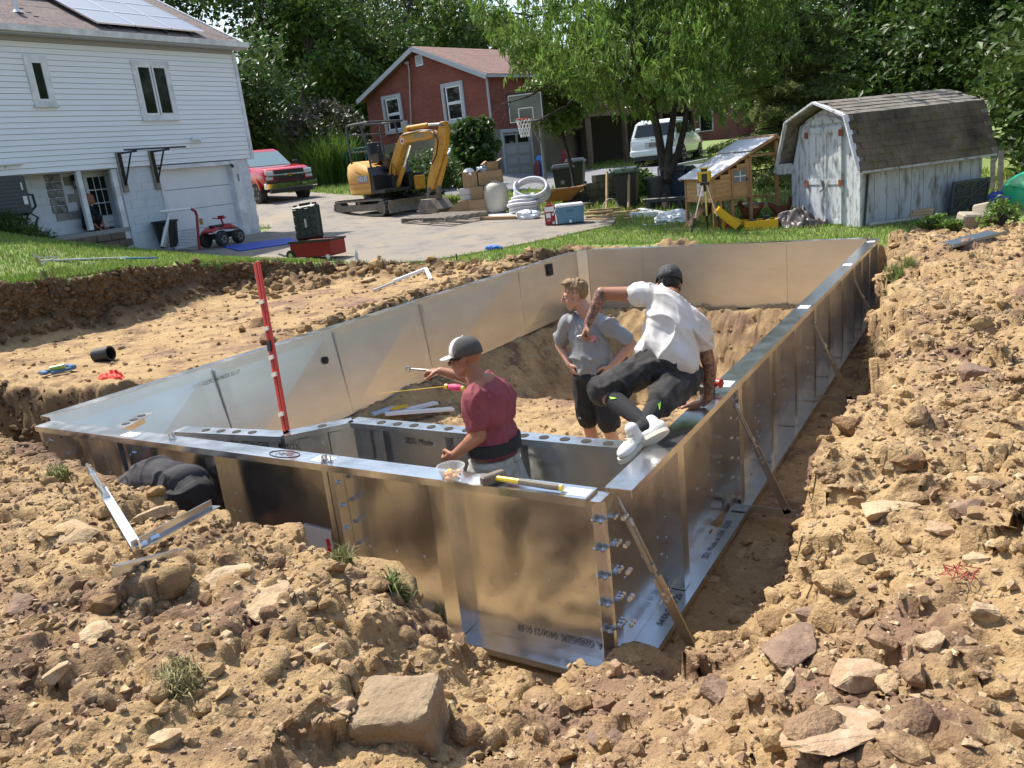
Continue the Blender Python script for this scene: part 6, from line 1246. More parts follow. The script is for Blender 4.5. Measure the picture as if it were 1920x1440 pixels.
def cloth_heap(name, label, cat, c, rx, ry, h, mat, seed):
    m = MB(); n = 46; g_ = np.linspace(-1, 1, n); X, Y = np.meshgrid(g_, g_); r = np.hypot(X, Y); Z = np.clip(1 - r ** 2, 0, 1) ** .7 * h * (.65 + .6 * fbm(X, Y, 0 * X, 1.4, 2, seed)) + h * .5 * np.abs(fbm(X * 1.2 + Y * .5, Y, 0 * X, 2.2, 2, seed + 3)) * (r < .98); k = .86 + .22 * fbm(X, Y, 0 * X, 1.8, 2, seed + 9)
    sq = np.maximum(np.abs(X), np.abs(Y)) / np.maximum(r, 1e-6); V = np.stack([X * sq * k * rx * .85 + c.x, Y * sq * k * ry * .85 + c.y, Z + c.z + .01], -1).reshape(-1, 3); i_ = np.arange(n * n).reshape(n, n); Fq = np.stack([i_[:-1, :-1], i_[:-1, 1:], i_[1:, 1:], i_[1:, :-1]], -1).reshape(-1, 4)
    me = np_mesh(name, V, Fq); return tag(obj(name, me, mat), label, cat)
cloth_heap('tarp', 'crumpled dark brown tarp heaped on the grass before the shed doors', 'tarp', base(1496, 424), .72, .5, .34, M_('brown tarp', (.075, .055, .05), .42, col2=(.045, .035, .034), nsc=3), 3)
# concrete blocks, planks, wading pool and bag right of the shed
CLB = M_('pale rough block', (.38, .33, .25), .95, col2=(.3, .26, .2), nsc=3, bump=.6, bsc=25)
cb2 = MB(); cb2.box((0, 0, 0), (.36, .3, .3)); cm2 = cb2.mesh('stone_block', bevel=.03)
q = P(1818, 425, .86); tag(obj('stone_block', cm2, CLB, loc=Vector((q.x, q.y, ground_at(q.x, q.y) + .12)), rot=(.15, .1, .5)), 'pale rough stone block lying left of its twin by the shed corner', 'stone block'); q = P(1838, 422, .88); tag(obj('stone_block', cm2, CLB, loc=Vector((q.x + .08, q.y + .12, ground_at(q.x, q.y) + .2)), rot=(-.2, .25, 1.0)), 'pale rough stone block tilted up right of its twin by the weeds', 'stone block')
for k in range(3):
    q = P(1722, 412, .9); m = MB(); m.box((0, 0, 0), (.4, .16, .045)); tag(obj('short_plank', m, WOOD, loc=Vector((q.x + .02 * k, q.y + .05 * k, ground_at(q.x, q.y) + .06 + .05 * k)), rot=(0, rnd(-.06, .06), .3 + .15 * k)), ['bottom', 'middle', 'top'][k] + ' short plank of the small stack beside the shed wall', 'plank', 'short planks by the shed')
q = PD(1912, 366, 15.8); tp_ = thing('wading_pool', 'green and blue plastic turtle wading pool tipped on edge at the right', 'wading pool', q + Vector((.25, 0, -.1)), (1.0, -.5, .3))
m = MB(); m.lathe([(.02, -.12), (.5, -.12), (.58, -.02), (.62, 0), (.62, .03), (.54, .03)], 28); obj('pool_base', m, M_('sky blue plastic', (.06, .32, .62), .35), tp_, smooth=40); m = MB(); m.lathe([(.6, .03), (.6, .06), (.5, .2), (.3, .3), (.02, .34)], 28)
gl = obj('shell_lid', m, M_('bright green plastic', (.02, .42, .16), .35), tp_, smooth=40)
for k in range(6): m = MB(); a = k * PI / 3; m.tube([(.15 * math.cos(a), .15 * math.sin(a), .335), (.4 * math.cos(a), .4 * math.sin(a), .26), (.55 * math.cos(a), .55 * math.sin(a), .14)], .015, 5); obj('shell_ridge', m, M_('bright green plastic', (.02, .42, .16), .35), gl)
crumple('blue_bag', 'rumpled bright blue bag beside the turtle pool', 'bag', PD(1876, 385, 16.0) - Vector((0, 0, .15)), .36, (1.0, .8, .9), M_('royal blue cloth', (.015, .05, .3), .5), 15)
# posts and wire beside the shed
for k, (px, y0, y1) in enumerate(((1877, 395, 284), (1862, 395, 296))):
    D_ = 17 + k; a, b = PD(px, y0, D_), PD(px, y1, D_); m = MB(); m.beam(a - Vector((0, 0, .4)), b, .1, .1, (1, 0, 0)); tag(obj('fence_post', m, WOODG), ['grey square fence post right of the shed, the taller one', 'grey fence post closest to the shed, shorter and half hidden'][k], 'fence post')
# grey steel sheet on the dirt
a, b = hitg(1770, 472), hitg(1868, 447); c = (a + b) / 2; ln_ = (b - a).length; m = MB(); m.box((0, 0, 0), (ln_, .28, .01)); m.box((0, -.14, .02), (ln_, .01, .04)); tag(obj('steel_sheet', m, M_('blue grey sheet', (.2, .24, .28), .35, .7), loc=c + Vector((0, 0, .08)), rot=(.1, -.04, math.atan2(b.y - a.y, b.x - a.x))), 'narrow blue grey steel sheet lying on the dirt near the shed', 'metal sheet')
# rolling tool chest with its lid up
q = base(600, 487, DRV); tc = thing('tool_chest', 'red wheeled tool chest on the driveway with its black lid standing open', 'tool chest', q, .12); tc.scale = (1.05,) * 3
m = MB(); tray(m, Matrix.Translation((0, 0, .06)), 1.0, .5, .3); bx = obj('tub', m, M_('chest red', (.3, .012, .016), .45, col2=(.24, .01, .013), nsc=5), tc, .01); m = MB(); m.box((0, -.255, .37), (1.02, .03, .04)); m.box((0, .255, .37), (1.02, .03, .04)); m.box((.51, 0, .37), (.03, .54, .04)); obj('rim', m, BLACK, tc)
m = MB(); m.cyl((-.5, -.27, .11), (-.5, -.19, .11), .11, 18); obj('wheel', m, RUBBER, tc); m = MB(); m.cyl((-.5, -.275, .11), (-.5, -.2, .11), .05, 12); obj('wheel_hub', m, ZINC, tc); m = MB(); m.cyl((.4, -.26, .05), (.4, -.22, .05), .045, 10); obj('caster', m, WHITEP, tc)
m = MB(); m.box((-.22, .1, .72), (.62, .16, .68), (-.12, -.07, 0)); ld_ = obj('lid', m, M_('black green plastic', (.022, .027, .025), .45), tc, .035)
TL = Matrix.Translation((-.22, .1, .72)) @ Euler((-.12, -.07, 0)).to_matrix().to_4x4()
for i in range(4):
    for j in range(4):
        m = MB(); m.T = TL; m.box((-.225 + i * .15, -.09, -.23 + j * .155), (.1, .02, .075 if (i + j) % 2 else .12)); obj('lid_rib', m, M_('black green plastic', (.022, .027, .025), .45), ld_, .006)
m = MB(); m.T = TL; m.box((.02, -.1, -.02), (.055, .012, .17)); obj('lid_label', m, M_('pale label', (.4, .38, .33), .5), ld_); m = MB(); m.T = TL; m.box((0, -.02, .36), (.24, .06, .05)); m.box((-.24, -.02, .35), (.07, .06, .04)); m.box((.24, -.02, .35), (.07, .06, .04)); obj('latch', m, BLACK, ld_)
q = base(670, 490, .02); wbt = thing('water_bottle', 'clear plastic water bottle standing right of the red tool chest', 'bottle', q); m = MB(); m.lathe([(.001, 0), (.035, 0), (.035, .15), (.013, .19), (.013, .2)], 12); obj('bottle', m, M_('bottle plastic', (.45, .55, .58), .1, spec=.8), wbt); m = MB(); m.lathe([(.015, .2), (.015, .22), (.001, .22)], 8); obj('cap', m, WHITEP, wbt)
crumple('blue_rag', 'small bright blue rag on the grass at the driveway edge', 'rag', base(926, 470, .02), .14, (1.4, .8, .5), M_('rag blue', (.03, .14, .5), .7), 18); m = MB(); a = base(857, 489); m.cyl(a, a + Vector((0, 0, .14)), .012, 6); tag(obj('marker_pin', m, BLACKM), 'short dark marker pin in the grass at the cut edge', 'pin')
slab('black_strap', 'short black strap on the grass left of the tool chest', 'strap', (524, 480), (536, 484), .06, .04, BLACK, .02)
# before the garage: goal, toy quad, bin, mat
q = PX(350, 470, -16.1); zg = gz(-16.1, 11.2) + .02
mt = [PG(x, y, .0) for x, y in ((418, 466), (545, 449), (560, 458), (450, 474))]; m = MB(); T_ = [Vector((p.x, p.y, gz(p.x, p.y) + .055)) for p in mt]; m.loft([T_, [p - Vector((0, 0, .03)) for p in T_]]); tag(obj('blue_mat', m, M_('royal blue mat', (.015, .06, .38), .6)), 'long bright blue mat laid on the driveway by the garage', 'mat')
gl_ = thing('goal', 'small sports goal with white crossbar, red post and net in front of the garage', 'goal', Vector((-16.0, 10.3, zg)), .2); T0 = gl_.matrix_basis.inverted(); Q = lambda px, py, X: T0 @ PX(px, py, X)
GR = M_('goal red', (.35, .015, .02), .4); a, b, c, d = Q(300, 397, -16.0), Q(357, 391, -15.9), Q(366, 396, -15.9), Q(374, 470, -15.9)
m = MB(); m.cyl(a, b, .03, 8); m.cyl(Q(318, 397, -16.0), Q(303, 462, -16.0), .028, 8); m.cyl(Q(318, 397, -16.0), Q(309, 462, -16.4), .02, 8); obj('crossbar', m, WHITEP, gl_); m = MB(); m.tube([b, c, Q(369, 404, -15.9), d], .035, 8); obj('post', m, GR, gl_)
m = MB(); n = 12
for k in range(n + 1):
    t = k / n; lo_ = Q(330, 465, -16.3) * (1 - t) + Q(370, 468, -15.95) * t; hi_ = Q(342, 432, -16.4) * (1 - t) + Q(366, 430, -15.95) * t; m.tube([lo_, (lo_ + hi_) / 2 + Vector((0, 0, -.03)), hi_], .008, 4)
    lo2 = Q(301, 462, -16.0) * (1 - t) + Q(318, 464, -16.3) * t; hi2 = Q(308, 425, -16.0) * (1 - t) + Q(314, 425, -16.3) * t
    if k % 2 == 0: m.tube([lo2, hi2], .008, 4)
for k in range(7):
    t = k / 6; m.tube([(Q(330, 465, -16.3) * (1 - t) + Q(342, 432, -16.4) * t), (Q(370, 468, -15.95) * (1 - t) + Q(366, 430, -15.95) * t)], .008, 4); m.tube([(Q(301, 462, -16.0) * (1 - t) + Q(308, 425, -16.0) * t), (Q(318, 464, -16.3) * (1 - t) + Q(314, 425, -16.3) * t)], .008, 4)
obj('net', m, M_('grey net', (.5, .5, .48), .7), gl_)
tb = thing('garden_bin', 'black tapered bin against the garage wall left of the goal', 'trash bin', Vector((HX + .35, 10.0, 1.55)), 0); m = MB(); m.lathe([(.22, 0), (.3, .62), (.33, .62), (.33, .67), (.27, .67), (.2, .1)], 18); obj('body', m, BINK, tb, smooth=40)
qd = thing('toy_quad_bike', 'red ride-on toy quad bike behind the goal net in front of the garage', 'toy quad bike', Vector((-15.75, 11.0, zg - .0)), 1.75); qd.scale = (.72,) * 3
for x, r in ((-.45, .25), (.45, .25)):
    for s in (-1, 1): car_wheel(qd, x, s * .36, r, .22, s, M_('dirty wheel', (.3, .29, .27), .5, .6))
m = MB(); m.loft([[(-.75, -.3, .5), (-.75, .3, .5), (-.75, .25, .56), (-.75, -.25, .56)], [(-.4, -.36, .62), (-.4, .36, .62), (-.4, .3, .68), (-.4, -.3, .68)], [(0, -.15, .55), (0, .15, .55), (0, .12, .62), (0, -.12, .62)], [(.3, -.3, .58), (.3, .3, .58), (.3, .22, .75), (.3, -.22, .75)], [(.7, -.34, .5), (.7, .34, .5), (.7, .2, .56), (.7, -.2, .56)]]); obj('body', m, RED, qd, .02)
m = MB(); m.box((-.2, 0, .7), (.55, .24, .1)); obj('seat', m, BLACK, qd, .03); m = MB(); m.cyl((.25, 0, .65), (.12, 0, .95), .03, 8); m.tube([(.05, -.3, .98), (.12, -.12, .95), (.12, .12, .95), (.05, .3, .98)], .02, 6); m.box((.16, 0, .98), (.12, .2, .12)); obj('handlebar', m, RED, qd)
m = MB(); m.box((0, 0, .35), (1.0, .3, .2)); obj('chassis', m, BLACKM, qd)
# shovels on the lawn
def shovel(p0, p1, p2, label, handle, blade):
    a, b, c = [hitg(*p, z0=1.6) + Vector((0, 0, .05)) for p in (p0, p1, p2)]; r = thing('shovel', label, 'shovel', b); o0 = b.copy(); A, B, C_ = a - o0, b - o0, c - o0
    m = MB(); m.cyl(B, C_, .017, 8); obj('handle', m, handle, r); m = MB(); d = (C_ - B).normalized(); s = d.cross(Vector((0, 0, 1))).normalized(); m.loft([[B + s * .03, B - s * .03, B - s * .03 + Vector((0, 0, .015)), B + s * .03 + Vector((0, 0, .015))], [B + (A - B) * .2 + s * .12, B + (A - B) * .2 - s * .12, B + (A - B) * .2 - s * .12 + Vector((0, 0, .02)), B + (A - B) * .2 + s * .12 + Vector((0, 0, .02))], [A + s * .1, A - s * .1, A - s * .1 + Vector((0, 0, .012)), A + s * .1 + Vector((0, 0, .012))]]); obj('blade', m, blade, r); return r, C_, d, s
GRV = M_('grey fibreglass', (.5, .51, .52), .5); BLH = M_('blue grip', (.05, .16, .34), .5)
r, e, d, s = shovel((100, 497), (135, 493), (240, 490), 'long handled shovel with blue grip lying on the lawn edge', GRV, M_('dusty shovel steel', (.4, .38, .34), .5, .6)); m = MB(); m.cyl(e - d * .1, e + d * .55, .018, 8); m.cyl(e - d * .9, e - d * .5, .0185, 8); obj('grip', m, BLH, r); m = MB(); m.tube([e - s * .06 - d * .12, e - d * .02, e + s * .06 - d * .12], .014, 6); m.cyl(e - s * .06 - d * .12, e + s * .06 - d * .12, .016, 6); obj('d_handle', m, WHITEP, r)
a, b, c = [hitg(*p, z0=1.6) + Vector((0, 0, .06)) for p in ((68, 487), (78, 505), (240, 489))]; rk = thing('rake', 'wide headed rake lying across the shovel on the lawn edge', 'rake', a); m = MB(); m.beam(Vector(), b - a, .05, .05); obj('head', m, M_('dull grey head', (.42, .42, .4), .5), rk); m = MB(); m.cyl((b - a) * .5, c - a, .015, 8); m.cyl((b - a) * .2, (c - a) * .22, .01, 6); m.cyl((b - a) * .95, (c - a) * .22, .01, 6); obj('handle', m, GRV, rk)
# things on the dug bench
q = hitg(196, 676, .9); m = MB(); m.T = Matrix.Translation(q + Vector((0, 0, .08))) @ Euler((0, PI / 2 - .1, .3)).to_matrix().to_4x4(); m.lathe([(.085, -.12), (.095, .12), (.075, .12), (.07, -.1)], 16); tag(obj('black_pot', m, BLACK, smooth=40), 'small black plastic pot lying on its side on the dug ledge', 'plastic pot')
a, b = hitg(82, 708, .9), hitg(138, 696, .9); bt = thing('blue_tool', 'blue and green hand tool frame lying on the dug ledge at the left', 'tool', (a + b) / 2 + Vector((0, 0, .05)), math.atan2(b.y - a.y, b.x - a.x)); l = (b - a).length; m = MB(); m.box((-.0, .08, 0), (l, .05, .05)); m.box((.1 * l, -.07, 0), (l * .8, .05, .04)); m.box((.45 * l, 0, .01), (.06, .2, .05)); m.box((-.45 * l, .02, .01), (.06, .16, .04)); obj('frame', m, M_('steel blue', (.07, .16, .3), .45), bt, .01); m = MB(); m.cyl((-.25 * l, -.02, .04), (.15 * l, -.1, .05), .03, 8); obj('grip', m, M_('lime green grip', (.3, .45, .1), .5), bt)
cloth_heap('red_cloth', 'bright orange red cloth dropped on the ledge beside the left wall', 'cloth', hitg(208, 714, .9) + Vector((0, 0, .01)), .24, .17, .1, M_('orange red cloth', (.75, .06, .025), .7), 8)
m = MB(); a, b, c = [hitg(*p, .95) + Vector((0, 0, .05)) for p in ((738, 533), (799, 509), (808, 527))]; m.beam(a, b, .06, .05); m.beam(b, c + Vector((0, 0, -.02)), .06, .05); tag(obj('angle_brace', m, WHITEP), 'white angle piece lying bent on the dirt behind the left wall', 'angle piece'); m = MB(); a, b = hitg(700, 548, .95) + Vector((0, 0, .03)), hitg(738, 534, .95) + Vector((0, 0, .04)); m.cyl(a, b, .02, 6); tag(obj('pipe_piece', m, PVC), 'thin pale pipe end beside the white angle piece', 'pipe')
# on the floor inside the pool
for k, (p0, p1, lbl, cc) in enumerate((((735, 782), (818, 762), 'short white board on the pool floor, the farther of two', WHITEP), ((722, 786), (850, 776), 'long white board on the pool floor nearest the step wall', WHITEP), ((700, 790), (740, 776), 'pale blue strip beside the white boards on the floor', M_('pale blue strip', (.35, .45, .6), .5)), ((733, 782), (765, 776), 'yellow level lying on the pool floor among white boards', YL))):
    a, b = hitg(*p0, 0) + Vector((0, 0, .05 + .02 * k)), hitg(*p1, 0) + Vector((0, 0, .05 + .02 * k)); m = MB(); m.beam(a, b, .1 if k < 2 else .05, .035); tag(obj('floor_board' if k < 3 else 'yellow_level', m, cc), lbl, 'board' if k < 3 else 'level')
# ---------------------------------------------------------------- things resting on the walls
# tall red level leaning inside the left wall
a, b = P(537, 810, 1.06), PX(481, 492, -3.05)
a = Vector((-2.78, .33, 1.06)); a = P(537, 808, 1.055); nD = (a - Vector(CP)).dot(Vector(RM[:, 2])); b = PD(481, 492, nD * 1.03); lv = thing('spirit_level', 'tall red spirit level leaning upright on the step wall', 'level', a); d = (b - a); x_ = d.cross(Vector((0, 1, 0))).normalized()
LVR = M_('level red', (.62, .05, .025), .35); m = MB(); m.beam(Vector(), d, .062, .024, (0, 1, 0)); bo_ = obj('bar', m, LVR, lv, .004); m = MB(); m.beam(d * .0 + Vector((0, -.014, 0)), d * 1.0 + Vector((0, -.014, 0)), .02, .006, (0, 1, 0)); obj('web', m, M_('dark level red', (.4, .03, .02), .4), bo_)
for t in (.1, .33, .43, .6, .76): m = MB(); c = d * t + Vector((0, -.012, 0)); m.beam(c - d * .012, c + d * .012, .05, .03, (0, 1, 0)); vl_ = obj('vial', m, M_('vial plate', (.7, .62, .5), .3), bo_)
m = MB(); c = d * .5 + Vector((0, -.013, 0)); m.beam(c - d * .03, c + d * .03, .035, .03, (0, 1, 0)); obj('hand_slot', m, BLACK, bo_)
# sledge hammer, bowl, lid, bolts on the near wall
a, b = P(925, 900, WH + .02), P(1040, 915, WH + .02); hm = thing('sledge_hammer', 'short sledge hammer with yellow handle lying on the near wall flange', 'hammer', (a.x, a.y, WH + .004)); D2 = (b - a); D2.z = 0; u = D2.normalized(); w = Vector((-u.y, u.x, 0))
m = MB(); hd = Vector((.0, .0, .03)); wv = (w * .75 + u * .35).normalized(); m.beam(hd - wv * .075, hd + wv * .075, .05, .056); obj('head', m, M_('worn forged steel', (.16, .14, .12), .55, .6, col2=(.25, .2, .16), nsc=30), hm, .008); m = MB(); m.tube([u * .0 + Vector((0, 0, .03)), u * .2 + Vector((0, 0, .027))], .016, 8); obj('handle', m, M_('handle yellow', (.7, .5, .02), .4), hm, smooth=40); m = MB(); m.tube([u * .17 + Vector((0, 0, .027)), u * .36 + Vector((0, 0, .022)), u * .42 + Vector((0, 0, .022))], [.018, .019, .018], 8); obj('grip', m, M_('worn grip', (.12, .105, .085), .7, col2=(.2, .17, .12), nsc=30), hm, smooth=40); m = MB(); m.cyl(u * .42 + Vector((0, 0, .022)), u * .435 + Vector((0, 0, .022)), .02, 8); obj('end_cap', m, M_('handle yellow', (.7, .5, .02), .4), hm)
CLEAR = bpy.data.materials.new('clear plastic'); CLEAR.use_nodes = True; _b = CLEAR.node_tree.nodes['Principled BSDF']; _b.inputs['Base Color'].default_value = (.85, .88, .88, 1); _b.inputs['Roughness'].default_value = .08; _b.inputs['Alpha'].default_value = .28; _b.inputs['Coat Weight'].default_value = .5
q = P(849, 898, WH); bw_ = thing('fruit_bowl', 'clear plastic bowl of cut fruit standing on the near wall flange', 'bowl', (q.x, q.y - .005, WH + .003)); m = MB(); m.lathe([(.001, 0), (.055, 0), (.06, .006), (.078, .072), (.083, .074), (.083, .08), (.076, .08), (.057, .008), (.001, .004)], 28, cap=False); obj('bowl', m, CLEAR, bw_, smooth=50)
for k in range(11): m = MB(); a = k * 2.4; r = .014 + .032 * (k % 3) / 2; m.sphere((r * math.cos(a), r * math.sin(a), .02 + .012 * (k // 4)), .017, 8, 6, (1.2, .9, .8)); obj('fruit_piece', m, M_('peach fruit', (.75, .32, .1), .4) if k % 3 else M_('mango fruit', (.75, .5, .05), .4), bw_, smooth=60)
for k in range(6): m = MB(); m.sphere((.05 * math.cos(k * 1.1 + 4), .05 * math.sin(k * 1.1 + 4), .012), .007, 6, 5); obj('pomegranate_seed', m, M_('dark red seed', (.15, .01, .01), .3), bw_)
q = P(900, 902, WH); m = MB(); m.T = Matrix.Translation((q.x, q.y, WH + .003)); m.lathe([(.001, .002), (.07, .002), (.072, .01), (.08, .01), (.08, .005), (.074, .0), (.001, 0)], 28, cap=False); tag(obj('bowl_lid', m, CLEAR, smooth=50), 'clear round bowl lid lying flat left of the hammer', 'lid')
def bolts(px, py, n, label):
    q = P(px, py, WH); r = thing('bolt_cluster', label, 'bolts', (q.x, q.y, WH + .003))
    for k in range(n): m = MB(); x, y = rnd(-.035, .035), rnd(-.02, .02); m.cyl((x, y, 0), (x, y, .009), .014, 6); m.cyl((x, y, .009), (x + rnd(-.004, .004), y, .045), .006, 6); obj('bolt', m, ZINC, r)
bolts(322, 823, 4, 'small cluster of zinc bolts standing at the left end of the near flange'); bolts(612, 866, 6, 'cluster of zinc bolts standing by the sticker at mid near flange')
# cordless drill on the right wall
q = P(1343, 735, WH); dr_ = thing('cordless_drill', 'red and black cordless impact driver lying on the right wall flange', 'drill', (q.x + .02, q.y, WH + .005), 2.75)
m = MB(); m.cyl((-.02, 0, .06), (.14, 0, .06), .032, 12); m.cyl((.14, 0, .06), (.17, 0, .06), .026, 12, .016); obj('motor_housing', m, RED, dr_, smooth=40); m = MB(); m.cyl((.17, 0, .06), (.24, 0, .06), .013, 8); m.cyl((.24, 0, .06), (.3, 0, .06), .009, 8); obj('bit', m, STEEL_DK, dr_); m = MB(); m.beam((.03, .02, .05), (.0, .1, .045), .045, .04); m.box((-.005, .13, .04), (.11, .05, .075)); obj('grip', m, BLACK, dr_, .008)
# label pouch hanging on the near wall
p0 = PY(567, 984, -.012); p1 = PY(618, 988, -.012); p2 = PY(575, 1045, -.012); m = MB(); w_, h_ = (p1.x - p0.x), .2; m.box((p0.x + w_ / 2, -.012, p0.z - h_ / 2), (w_, .006, h_), (0, .05, 0)); ps = tag(obj('label_pouch', m, M_('clear label pouch', (.62, .63, .65), .25)), 'clear plastic pouch with a red mark taped on the near wall', 'label pouch'); m = MB(); m.box((p1.x - .035, -.017, p0.z - .12), (.03, .003, .1)); obj('red_mark', m, M_('label red', (.6, .03, .03), .4), ps)
# string line with pink tag
m = MB(); a = PX(745, 753, -4.5) if False else P(768, 762, .35); 
# power line overhead and far clutter by the brick house wall
FST = M_('dry wall stone', (.23, .21, .18), .95, col2=(.14, .13, .11), nsc=2, bump=.5, bsc=20)
stv = [rock_mesh(200 + k, 14, 1, .7, .1) for k in range(4)]
for mm in stv: mm.materials.append(FST)
def dry_wall(label, p0, p1, rows, n, h):
    a, b = base(*p0), base(*p1); r = thing('dry_stone_wall', label, 'stone wall', a); d = b - a
    m = MB(); m.beam(Vector((0, 0, h / 2)), d + Vector((0, 0, h / 2)), .3, h * .9); obj('core', m, M_('dark soil', (.05, .045, .035), 1), r)
    for i in range(rows):
        for k in range(n):
            o = obj('stone', stv[(i + k * 3) % 4], None, r, loc=d * ((k + .5 + .5 * (i % 2)) / n) + Vector((rnd(-.05, .05), -.2, h * (i + .5) / rows)), rot=(rnd(-.3, .3), rnd(-.3, .3), rnd(0, 6))); w_ = d.length / n; o.scale = (w_ * .62, w_ * .5, h / rows * .75)
dry_wall('low dry stone wall behind the lawn left of the excavator', (588, 356), (655, 346), 3, 12, .75); dry_wall('dark low dry stone wall in front of the brick house', (790, 349), (935, 334), 3, 14, .85)
for k, (px, py, mt_, lb_) in enumerate(((855, 312, FILM, 'white plastic bag on the stone wall, the left one'), (871, 311, M_('off white bag', (.62, .58, .55), .5), 'off white bag on the stone wall right of the white one'), (898, 301, RED, 'red plastic thing on the stone wall by the vine'), (893, 313, M_('pale green film', (.3, .5, .4), .4), 'pale green plastic sheet on the stone wall below the red thing'))):
    crumple('plastic_bag', lb_, 'plastic bag', base(px, 338) + Vector((0, .15, .85 + .0 * k)), .33, (1, .8, .8), mt_, 30 + k)
for k, (px, py, w, h, c, lb_) in enumerate(((1010, 331, .35, .7, (.12, .02, .02), 'dark red board leaning in the shade beside the garage door'), (1015, 331, .4, .9, (.03, .2, .5), 'bright blue toy leaning on the wall under the deck'), (1064, 322, .5, 1.0, (.25, .03, .03), 'red can under the deck behind the black bins'))):
    q = base(px, py); bx_ = MB(); bx_.loft([[(-w / 2, -.15, 0), (w / 2, -.15, 0), (w / 2, .15, 0), (-w / 2, .15, 0)], [(-w * .4, -.1, h * .8), (w * .4, -.1, h * .8), (w * .4, .1, h * .8), (-w * .4, .1, h * .8)], [(-w * .2, -.05, h), (w * .2, -.05, h), (w * .2, .05, h), (-w * .2, .05, h)]]); tag(obj(['leaning_board', 'blue_toy', 'red_can'][k], bx_, M_('clutter %d' % k, c, .5), loc=q), lb_, ['board', 'toy', 'can'][k])
a, b = Vector((-17.6, 28, 7.4)), PD(1110, -20, 45); m = MB(); m.tube([PD(870, 60, 60), PD(950, 25, 55), PD(1020, -4, 50), PD(1080, -40, 46)], .02, 5); tag(obj('power_line', m, BLACKM), 'thin overhead power line crossing the sky gap', 'power line')
# red climbing frame rail by the excavator
q = base(640, 352); rl = thing('green_railing', 'small green metal railing behind the excavator', 'railing', q, .3)
for k in range(6): m = MB(); m.cyl((k * .45, 0, 0), (k * .45, 0, 1.5 - .1 * abs(k - 3)), .03, 6); obj('picket', m, M_('green rail', (.03, .13, .12), .5), rl)
m = MB(); m.tube([(0, 0, 1.2), (.9, 0, 1.45), (1.6, 0, 1.48), (2.25, 0, 1.3)], .035, 6); obj('top_rail', m, M_('green rail', (.03, .13, .12), .5), rl)
# ---------------------------------------------------------------- trees, shrubs, plants
def leaf_mesh(pos, size, seed, droop=0.0, aspect=.5, up=.35, fold=False):
    r = np.random.default_rng(seed); m = len(pos); nrm = r.normal(0, 1, (m, 3)); nrm[:, 2] = np.abs(nrm[:, 2]) + up; nrm /= np.linalg.norm(nrm, axis=1, keepdims=True)
    t = r.normal(0, 1, (m, 3)); t[:, 2] -= droop * 3; t -= nrm * (t * nrm).sum(1, keepdims=True); t /= np.linalg.norm(t, axis=1, keepdims=True) + 1e-9
    b = np.cross(nrm, t); s = (size * r.uniform(.35, 1.6, m))[:, None]
    p0 = pos - t * s * .5; p2 = pos + t * s * .5; p1 = pos + b * s * aspect * .5 + nrm * s * .08 - t * s * .06; p3 = pos - b * s * aspect * .5 + nrm * s * .08 - t * s * .06
    V = np.stack([p0, p1, p2, p3], 1).reshape(-1, 3); return V, np.arange(4 * m).reshape(-1, 4)
LEAF = {}
def leaf_mat(name, c1, c2, tr=.35, isl=.35, rough=.45):
    return M_(name, c1, rough, col2=c2, nsc=.5, trans=tr, island=isl, spec=.35)
BARK = M_('dark bark', (.07, .052, .04), .95, col2=(.035, .028, .022), nsc=5, stretch=(2.5, 2.5, .6), bump=1.0, bsc=12)
def limb(m, p, d, L, r, lev, tips, rr, spread=.7, up=.15, kids=(3, 4), seg=5):
    pts = [p.copy()]; rs = [r]; q = p.copy(); dd = d.normalized()
    for i in range(seg):
        dd = (dd + Vector((rr.gauss(0, .13), rr.gauss(0, .13), rr.gauss(0, .08) + up * .12))).normalized(); q = q + dd * (L / seg); pts.append(q.copy()); rs.append(r * (1 - .62 * (i + 1) / seg))
    m.tube(pts, rs, 8 if r > .08 else 5)
    if lev == 0: tips += [(pts[-1].copy(), L), (pts[-3].copy(), L)]; return
    for k in range(rr.randint(*kids)):
        j = rr.randint(2, seg); a = dd.orthogonal().normalized(); ax = Matrix.Rotation(rr.uniform(0, 2 * PI), 3, dd) @ a; nd = (dd * (1 - spread * .4) + ax * spread * rr.uniform(.6, 1.2)); limb(m, pts[j], nd, L * rr.uniform(.55, .8), rs[j] * .7, lev - 1, tips, rr, spread, up, kids, seg)
def crown_pts(tips, n, rad, rr, squash=.75, shell=.5):
    c = np.array([t[0] for t in tips]); r = np.random.default_rng(rr); k = r.integers(0, len(c), n); v = r.normal(0, 1, (n, 3)); v /= np.linalg.norm(v, axis=1, keepdims=True); v *= (r.random(n) ** shell * rad)[:, None] * np.array([1, 1, squash]); return c[k] + v
def tree(name, label, cat, loc, h, tr, lev, nleaf, rad, lsize, mat, seed, group=None, spread=.75, trunk=.35, lean=(0, 0), droop=.2, aspect=.55, up=.2, kids=(3, 4), bark=BARK, squash=.75):
    rr = random.Random(seed); loc = Vector(loc); root = thing(name, label, cat, loc, 0, group); m = MB(); tips = []
    limb(m, Vector((0, 0, -.3)), Vector((lean[0], lean[1], 1)), h * trunk, tr, lev, tips, rr, spread, up, kids)
    m2 = m; top = Vector((lean[0], lean[1], 1)) * h * trunk
    limb(m2, top * .95, Vector((lean[0], lean[1], 1)), h * .35, tr * .45, lev - 1, tips, rr, spread, up, kids)
    obj('trunk', m, bark, root, smooth=50)
    V, Fq = leaf_mesh(crown_pts(tips, nleaf, rad, seed, squash), lsize, seed, droop, aspect); obj('crown', np_mesh('crown', V, Fq, False), mat, root); return root
L_DK = leaf_mat('dark maple leaves', (.045, .088, .02), (.075, .125, .028), .35)
L_MD = leaf_mat('mid green leaves', (.06, .11, .022), (.1, .16, .03), .35)
L_LT = leaf_mat('bright willow leaves', (.105, .19, .034), (.165, .26, .05), .42)
